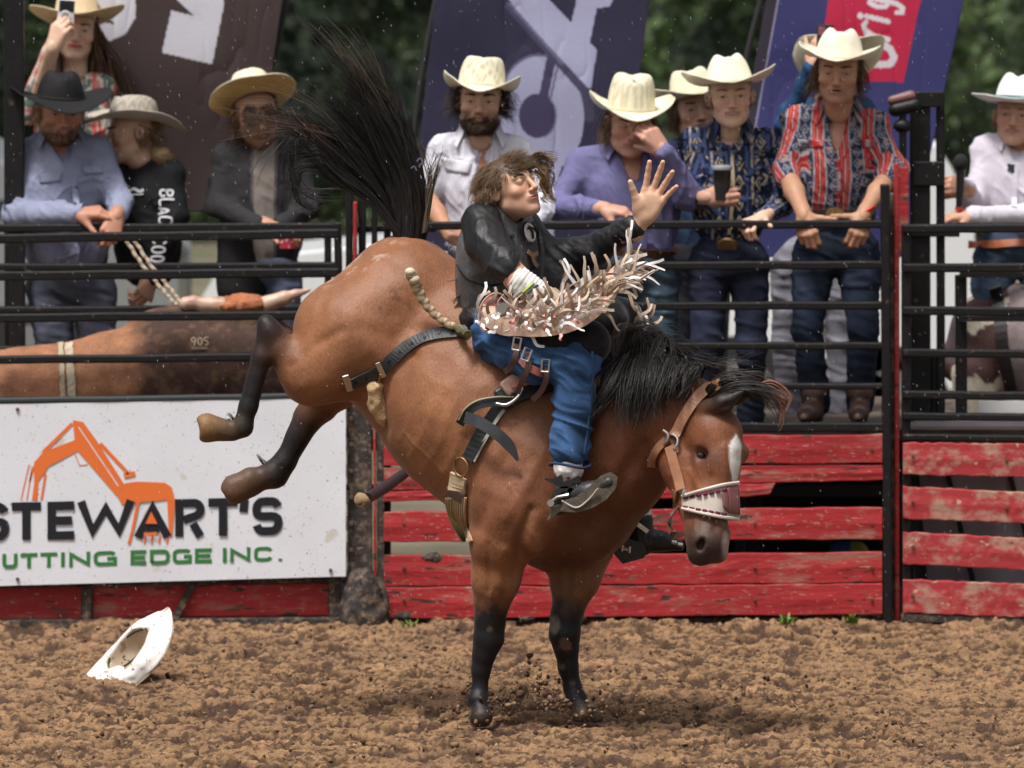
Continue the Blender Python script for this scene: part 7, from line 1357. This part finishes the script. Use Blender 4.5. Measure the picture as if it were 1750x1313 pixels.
# ================================================================== tack on the horse (each its own thing)
def tack():
    blk = (.022, .022, .025)
    def put(nm, T, pts, w, c, m=None, off=.006, th=.007, n=None, fall=.2):
        V, Fc = drape(HTREE, pts, w, th, off, n, fall); o = mk(nm, V, Fc, m or M_leather, T, np.ones((len(V), 3)) * c, False); return o
    T = thing('flank_strap', 'black leather flank strap with holes buckled round the horse\'s loins', 'strap', SP(700, 600))
    put('strap', T, [(597, 655), (620, 646), (648, 634), (672, 612), (705, 588), (745, 572), (800, 567)], .045, (.030, .031, .035), n=40, off=.009)
    for (a, b_) in ((607, 651), (626, 644), (664, 618), (684, 602), (706, 588), (728, 579), (752, 571), (775, 568)): disc(T, HTREE, a, b_, .006, (.004, .004, .004), 'strap_hole', M_leather, off=.0135, th=.002)
    for pts, w in ((((590, 642), (599, 668)), .026), (((645, 620), (656, 645)), .020)):
        q = [SP(a, b_, .022) for a, b_ in pts]; v, f = ribbon(spline(q, 4), (1, 0, .3), w, .008); bevel(mk('strap_end_plate' if pts[0][0] < 600 else 'buckle', v, f, M_metal, T, smooth=False), .003)
    s = Sdf(.005); s.chain([(SP(640, 664, .02), .030), (SP(644, 690, .012), .032), (SP(652, 712, .01), .022), (SP(656, 724, .0), .012)], .02); v, q = s.mesh(); v = v + vnorm(v, q) * ((vnoise(v, 45, 3) - .5) * .012)[:, None]; mk('fleece_pad', v, q, mat('fleece', (.50, .34, .19), .95, var=.25, vscale=25, bump=.006, bscale=120), T)
    v, f = tube([SP(650, 640, .03), SP(648, 652, .03), SP(640, 656, .03)], .004, 6); mk('wire_loop', v, f, M_brass, T)
    T = thing('flank_rope', 'short braided tan rope tail standing off the horse\'s back behind the rider', 'rope', SP(775, 555))
    q = spline([P(702, 466, -.12), P(712, 490, -.10), P(728, 520, -.09), P(752, 545, -.09), P(778, 560, -.10)], 50); a = np.arange(50) * 1.1; v, f = tube(q + np.stack([np.cos(a), 0 * a, np.sin(a)], 1) * .003, np.linspace(.020, .013, 50), 8); C = np.where(((np.arange(len(v)) // 8) % 3 == 0)[:, None], np.array((.22, .15, .09)), np.array((.52, .40, .27))); mk('braid', v, f, M_cloth, T, C)
    s = Sdf(.004); s.ell(P(701, 465, -.12), (.020, .020, .016), .01); s.ell(P(708, 478, -.115), (.021, .02, .018), .01); v, q = s.mesh(); mk('knot', v, q, M_cloth, T, np.ones((len(v), 3)) * (.58, .48, .36))
    q = spline([SP(770, 556, .02), SP(785, 566, .03), P(800, 572, -.20)], 10); v, f = tube(q, .016, 8); v = v + (vnoise(v, 60, 1)[:, None] - .5) * .014; mk('frayed_end', v, f, M_cloth, T, np.ones((len(v), 3)) * (.10, .09, .04))
    T = thing('bareback_rigging', 'leather bareback rigging with pad, latigo and cord cinch under the rider', 'rigging', SP(900, 670))
    V, Fc = drape(HTREE, [(852, 688), (880, 672), (905, 664), (935, 655), (965, 648)], .085, .03, .016, 20, .1); bevel(mk('pad', V, Fc, M_leather, T, np.ones((len(V), 3)) * blk, False), .010)
    V, Fc = drape(HTREE, [(860, 672), (880, 660), (905, 652), (932, 648)], .060, .03, .040, 16, .1); C = np.ones((len(V), 3)) * (.42, .30, .18); C[V[:, 0] < P(892, 0, 0)[0]] = (.52, .33, .27); bevel(mk('rigging_body', V, Fc, M_leather, T, C, False), .012)
    V, Fc = drape(HTREE, [(872, 668), (884, 664), (894, 662)], .022, .01, .060, 8, .1); mk('worn_patch', V, Fc, M_leather, T, np.ones((len(V), 3)) * (.55, .22, .16), False)
    v, f = tube(spline([SP(848, 690, .05), SP(866, 692, .055), SP(884, 680, .06), SP(894, 664, .06)], 14), .007, 8); mk('d_ring', v, f, M_metal, T)
    put('latigo', T, [(862, 688), (842, 712), (822, 745), (803, 785)], .048, (.016, .017, .02), off=.014); put('latigo_edge', T, [(872, 690), (852, 715), (832, 748), (812, 788)], .012, (.38, .37, .34), off=.016)
    q = spline([SP(786, 725, .02), SP(797, 706, .04), SP(818, 692, .05), SP(850, 686, .045), SP(880, 686, .035)], 24); v, f = ribbon(q, np.cross(frames(q), [0, -1, .2]), .032, .007); mk('billet', v, f, M_leather, T, np.ones((len(v), 3)) * (.015, .015, .016)); v, f = tube(q + np.array([-.004, -.008, .016]), .003, 6); mk('billet_edge', v, f, mat('edge_cream', (.40, .36, .26), .6), T)
    q = spline([SP(795, 713, .05), SP(820, 722, .09), SP(850, 742, .10), SP(872, 764, .08), SP(885, 787, .05)], 20); v, f = ribbon(q, np.cross(frames(q), [0, -1, 0]), np.concatenate([np.full(14, .042), np.linspace(.040, .012, 6)]), .005); mk('loose_strap', v, f, M_leather, T, np.ones((len(v), 3)) * (.035, .037, .042))
    c_, nn = hit(HTREE, 793, 797); t = np.linspace(0, 6.283, 26); s1 = np.cross(nn, [0, 0, 1.]); s1 /= np.linalg.norm(s1); s2 = np.cross(s1, nn); v, f = tube(c_ + nn * .018 + np.outer(np.cos(t), s1) * .033 + np.outer(np.sin(t), s2) * .035, .0042, 8, False); mk('cinch_ring', v, f, M_brass, T)
    tan_ = (.46, .33, .19); put('cinch_top', T, [(787, 812), (784, 838)], .072, (.52, .40, .26), M_cloth, off=.012, th=.012, n=6)
    put('cinch_band', T, [(784, 836), (783, 850)], .080, (.17, .12, .11), M_cloth, off=.013, th=.013, n=5)
    for i in range(9):
        o = -17 + i * 4.2; put('cinch_cord', T, [(783 + o, 850), (782 + o * .95, 875), (788 + o * .8, 900), (800 + o * .55, 925)], .0085, (tan_[0] * rnd.uniform(.85, 1.1), tan_[1] * rnd.uniform(.85, 1.1), tan_[2]), M_cloth, off=.009, th=.008, n=14)
    # halter
    T = thing('halter', 'brown leather halter with white laced noseband on the horse\'s head', 'halter', SP(1150, 750))
    lb = (.33, .15, .08)
    put('crown_strap', T, [(1232, 656), (1215, 662), (1196, 676), (1178, 702), (1160, 735), (1152, 748)], .040, (.42, .20, .11), off=.012, n=28, fall=-.45)
    put('throat_strap', T, [(1142, 752), (1128, 765), (1118, 780), (1113, 795)], .030, lb, off=.010, n=14, fall=-.4)
    put('cheek_strap', T, [(1146, 764), (1153, 790), (1160, 815), (1166, 838)], .036, lb, off=.012, n=16)
    put('cheek_keeper', T, [(1157, 838), (1156, 865)], .030, (.24, .10, .055), off=.012, n=6)
    for (a, b_) in ((1136, 745), (1153, 752)): v, f = tube(spline([SP(a - 3, b_ - 10, .022), SP(a + 5, b_ - 3, .026), SP(a + 4, b_ + 8, .026), SP(a - 2, b_ + 14, .022)], 10), .0055, 7); mk('halter_ring', v, f, M_metal, T)
    v, f = tube(spline([SP(1163, 840, .02), SP(1170, 838, .03), SP(1168, 846, .03)], 6), .008, 7); mk('noseband_ring', v, f, M_metal, T)
    q = spline([SP(1158, 868, .01), P(1147, 882, -.50), P(1144, 900, -.50), P(1152, 914, -.53), SP(1166, 915, .01)], 16); v, f = ribbon(q, (.2, 1, 0), .030, .008); mk('chin_strap', v, f, M_leather, T, np.ones((len(v), 3)) * (.10, .035, .025))
    # noseband
    def nose_quad(nm, c4, col, off, m=None, nu=14, nv=6):
        Gd = np.zeros((nv, nu, 3))
        for j in range(nv):
            for i in range(nu):
                u, w = i / (nu - 1), j / (nv - 1); q = (np.array(c4[0]) * (1 - u) + np.array(c4[1]) * u) * (1 - w) + (np.array(c4[3]) * (1 - u) + np.array(c4[2]) * u) * w; p, n = hit(HTREE, min(q[0], 1244), q[1], -.5); over = max(0, q[0] - 1244)
                Gd[j, i] = P(q[0], q[1], p[1] - off + over * .0022)
        for _ in range(5 if nu > 12 else 1): Gd[:, 1:-1, 1] = (Gd[:, :-2, 1] + 2 * Gd[:, 1:-1, 1] + Gd[:, 2:, 1]) / 4; Gd[1:-1, :, 1] = (Gd[:-2, :, 1] + 2 * Gd[1:-1, :, 1] + Gd[2:, :, 1]) / 4
        V, Fc = sheet(Gd, 0); o = mk(nm, V, Fc, m or M_cloth, T, col(V) if callable(col) else np.ones((len(V), 3)) * col); so_ = o.modifiers.new('t', 'SOLIDIFY'); so_.thickness = .006; so_.offset = 0; return o
    def ncol(V):
        px, py = proj(V); return np.ones((len(V), 3)) * (.56, .49, .43)
    nose_quad('noseband', [(1166, 848), (1262, 826), (1265, 886), (1166, 868)], ncol, .016, nu=24, nv=10)
    disc_c = [P(1262, 838, 0)]
    Gd = []
    nose_quad('noseband_patch', [(1243, 832), (1262, 830), (1264, 880), (1246, 878)], (.24, .10, .10), .024, nu=8, nv=8); nose_quad('noseband_patch', [(1233, 842), (1244, 833), (1246, 877), (1237, 868)], (.24, .10, .10), .024, nu=6, nv=8)
    for k in range(7):
        u = k / 6.5; a = (1168 + (1240 - 1168) * u, 849 - 14 * u); nose_quad('lacing', [(a[0], a[1]), (a[0] + 7, a[1] - 1.5), (a[0] + 7.5, a[1] + 3.2), (a[0] + .5, a[1] + 4.6)], (.14, .02, .04), .026, nu=3, nv=3)
        b_ = (1168 + (1240 - 1168) * u, 864 + 13 * u); nose_quad('lacing', [(b_[0], b_[1]), (b_[0] + 7, b_[1] + 1.5), (b_[0] + 6.5, b_[1] + 6.0), (b_[0] - .5, b_[1] + 4.6)], (.14, .02, .04), .026, nu=3, nv=3)
    for pts in (((1166, 848), (1200, 838), (1235, 829), (1262, 825)), ((1166, 869), (1200, 877), (1235, 884), (1262, 887))):
        q = spline([P(a, b_, hit(HTREE, min(a, 1244), b_, -.5)[0][1] - .024 + max(0, a - 1244) * .0022) for a, b_ in pts], 16); v, f = tube(q, .007, 7); mk('rolled_edge', v, f, mat('pale_rawhide', (.58, .51, .45), .6), T)
tack()
# ================================================================== bull, pinto, dropped hat, sleeve lettering, drizzle
M_hide = mat('rough_hide', attr=True, rough=.75, spec=.3, var=.25, vscale=12, fine=.2, fscale=110, bump=.004, bscale=70, speck=[(60, .70, (.16, .10, .05))])
def bull():
    T = thing('bull', 'brown bull with pale horns standing in the chute behind the sign', 'bull', P(300, 1000, 4.08)); s = Sdf(.012); LB = (.30, .135, .070); DB = (.060, .030, .022)
    s.chain([(P(-120, 690, 4.08), .22), (P(60, 682, 4.08), .215), (P(200, 665, 4.08), .235), (P(310, 650, 4.08), .29), (P(440, 655, 4.08), .28)], .06); s.ell(P(300, 575, 4.08), (.20, .15, .12), .06); s.cone(P(400, 600, 4.08), P(430, 545, 4.05), .15, .10, .06); s.cone(P(430, 545, 4.05), P(470, 600, 4.0), .09, .07, .05)
    s.chain([(P(60, 760, 4.0), .12), (P(50, 900, 4.0), .06), (P(50, 1050, 4.0), .05)], .05); s.chain([(P(400, 780, 4.0), .13), (P(405, 900, 4.0), .07), (P(405, 1050, 4.0), .06)], .05)
    V, Q = s.mesh(); N = vnorm(V, Q); V = V + N * ((fbm(V, 9, 3) - .5) * .018)[:, None]; px, py = proj(V); k = np.clip((px - 205 + (fbm(V, 8, 3) - .5) * 90) / 50, 0, 1)[:, None]; n = fbm(V, 26, 3)[:, None]
    C = np.array(LB) * (1 - k) + np.array(DB) * k; C = C * (.7 + .6 * n); d = np.clip((fbm(V, 40, 3, 6) - .56) * 8, 0, 1)[:, None] * k * .35; C = C * (1 - d) + d * np.array((.20, .12, .06)); mk('body', V, Q, M_hide, T, C); B = bvh(V, Q)
    s = Sdf(.006); s.ell(P(415, 522, 4.0), (.125, .08, .048), .02); V, Q = s.mesh(); V = V + vnorm(V, Q) * ((fbm(V, 40, 3) - .5) * .02)[:, None]; mk('poll', V, Q, M_hide, T, np.ones((len(V), 3)) * (.36, .13, .06) * (.7 + .6 * vnoise(V, 30)[:, None]))
    for pts in ([(378, 522, .038), (350, 521, .032), (330, 517, .028), (318, 519, .030)], [(455, 520, .036), (485, 510, .030), (505, 503, .020), (528, 496, .008)]):
        s = Sdf(.005); s.chain([(P(a, b, 3.98), r) for a, b, r in pts], .01); V, Q = s.mesh(); t = vnoise(V, 26, 4)[:, None]; mk('horn', V, Q, M_leather, T, np.array((.55, .40, .30)) * (1 - t * .6) + np.array((.30, .08, .05)) * t * .6)
    for x, w in ((106, .022), (121, .034)):
        V, Fc = drape(B, [(x - 2, 590), (x, 620), (x + 2, 650), (x + 3, 695)], w, .016, .008, 24, 4); V = V + (vnoise(V, 90)[:, None] - .5) * .008; mk('bull_rope', V, Fc, M_cloth, T, np.ones((len(V), 3)) * (.46, .38, .28) * (.6 + .8 * vnoise(V, 60)[:, None]), False)
    for ch, x0, x1 in (('9', 326, 335), ('0', 337, 346), ('5', 348, 356)):
        for st in glyph(ch, (.24, .16)): strip(T, B, [(x0 + (x1 - x0) * a, 592 - 15 * b) for a, b in st], .0055, (.42, .33, .22), 'brand_mark', M_hide, off=.004, th=.002, n=len(st) * 3, fall=4)
    for y in (595, 597.5): strip(T, B, [(327, y), (354, y)], .0035, (.36, .27, .18), 'brand_mark', M_hide, off=.004, th=.002, n=6, fall=4)
bull()
def pinto():
    T = thing('pinto_horse', 'pinto horse with cream and brown patches behind the right panel', 'horse', P(1760, 1000, 4.9)); s = Sdf(.014); Y = 4.95
    s.chain([(P(1900, 600, Y), .26), (P(1780, 590, Y), .25), (P(1720, 590, Y), .20)], .06); s.chain([(P(1740, 540, Y), .14), (P(1680, 560, Y), .13), (P(1640, 620, Y), .09)], .05); s.chain([(P(1665, 640, Y - .1), .10), (P(1668, 740, Y - .1), .085), (P(1668, 900, Y - .1), .06)], .04)
    V, Q = s.mesh(); px, py = proj(V); n = fbm(V, 5, 3, 3); C = np.ones((len(V), 3)) * (.60, .54, .43); C[(n > .53) | (np.hypot((px - 1705) / 45, (py - 590) / 36) < 1)] = (.07, .035, .03); C[(px > 1722) & (py > 485)] = (.20, .16, .16); C[(px < 1640) & (py < 620) & (n > .45)] = (.10, .07, .08); mk('body', V, Q, M_hide, T, C); B = bvh(V, Q)
    strip(T, B, [(1700, 490), (1708, 530), (1715, 600), (1730, 670)], .055, (.015, .012, .012), 'collar_strap', M_leather, off=.01, th=.01, fall=4.8, n=20)
pinto()
def fallen_hat():
    z = np.array([.60, .42, -.60]); z /= np.linalg.norm(z); y = np.array([.86, -.1, .44]); y = y - z * y.dot(z); y /= np.linalg.norm(y); x = np.cross(y, z); R = np.stack([x, y, z], 1); c = P(214, 1112, 1.60); Wd = lambda p: (R @ (np.atleast_2d(p) * 1.02).T).T + c
    h = hat(None, Wd, R, 1.0, crown=.12, brim=.105, curl=1.15, dip=.0, col=(.52, .42, .31), bcol=(.76, .73, .70), band=(.05, .07, .05), crease=.03, top=.75, z0=0, parent_is_thing=False); hv = np.array([v_.co[:] for v_ in h.data.vertices]); hv = hv + (fbm(hv, 9, 2, 4)[:, None] - .5) * np.array([.05, .05, .09]) + (fbm(hv, 22, 2, 7)[:, None] - .5) * .02; h.data.vertices.foreach_set('co', hv.astype(np.float32).ravel()); h.data.update(); h.name = 'cowboy_hat'; tag(h, 'white cowboy hat lying on its side on the dirt below the sign', 'hat')
    m = mat('mud_flecked_felt', attr=True, rough=.8, var=.06, vscale=20, speck=[(60, .66, (.07, .04, .035)), (28, .68, (.20, .13, .09)), (14, .68, (.35, .25, .18))]); h.data.materials.clear(); h.data.materials.append(m)
fallen_hat()
def sleeve_text():
    T, tr, J, Y = YB; m = (.60, .60, .62)
    def word(txt, x, ys, w, sw, sk_=0):
        for ch, (a, b) in zip(txt, ys):
            for st in glyph(ch, (.26, .22)):      # letters turned a quarter, reading downwards
                pts = [(x + w * v + sk_ * ((a + (b - a) * u) - ys[0][0]), a + (b - a) * u) for u, v in st]; strip(T, tr, pts, sw, m, 'sleeve_letter', off=.006, th=.002, n=max(6, len(st) * 3), fall=Y - .2)
    word('BLACK', 272, [(324, 338), (340, 352), (354, 368), (370, 384), (386, 398)], 26, .009, -.02); word('COO', 262, [(404, 418), (420, 434), (436, 449)], 26, .009, -.15)
sleeve_text()
def mud_on_gate():
    M_b = bpy.data.materials['mud_caked_steel']
    for i, (x, y, r, rx) in enumerate(((738, 955, .026, 1.8), (690, 1050, .022, 2.5), (900, 1056, .018, 2), (985, 1056, .018, 3))):
        s = Sdf(.006); s.ell(P(x, y, 3.640), (r * rx, .010, r), .01); v, q = s.mesh(); v = v + (fbm(v, 40, 3)[:, None] - .5) * np.array([.06, .004, .045]); o = mk('mud_splat', v, q, M_b); tag(o, ['mud splat on the top edge of a plank under the horse belly', 'mud smear on the lowest plank next to the gate post', 'mud between the two front legs on the lowest plank', 'wide mud smear at the foot of the planks behind the far foreleg'][i], 'mud')
mud_on_gate()
def drizzle():
    n = 1700; Y = NR.uniform(-1.5, 6, n); px = NR.uniform(-20, 1770, n); py = NR.uniform(-20, 1330, n); p = np.array([P(a, b, c) for a, b, c in zip(px, py, Y)]); p = p[p[:, 2] > .05]; n = len(p); d = np.array([.30, 0, -1.0]); d /= np.linalg.norm(d)
    L = NR.uniform(.006, .017, (n, 1)); r = .0008; a = np.array([[r, 0, 0], [-r * .5, r * .87, 0], [-r * .5, -r * .87, 0]]); V = np.concatenate([p[:, None] - (d * L / 2)[:, None], p[:, None] + a[None], (p + d * L / 2)[:, None]], 1); Fq = np.array([(0, 1, 2), (0, 2, 3), (0, 3, 1), (4, 2, 1), (4, 3, 2), (4, 1, 3)])
    o = mk('drizzle', V.reshape(-1, 3), (Fq[None] + (np.arange(n) * 5)[:, None, None]).reshape(-1, 3), mat('rain_drop', (.60, .62, .66), .15), None, None, True, 'stuff'); tag(o, 'fine falling raindrops in the air across the whole arena', 'rain')
drizzle()
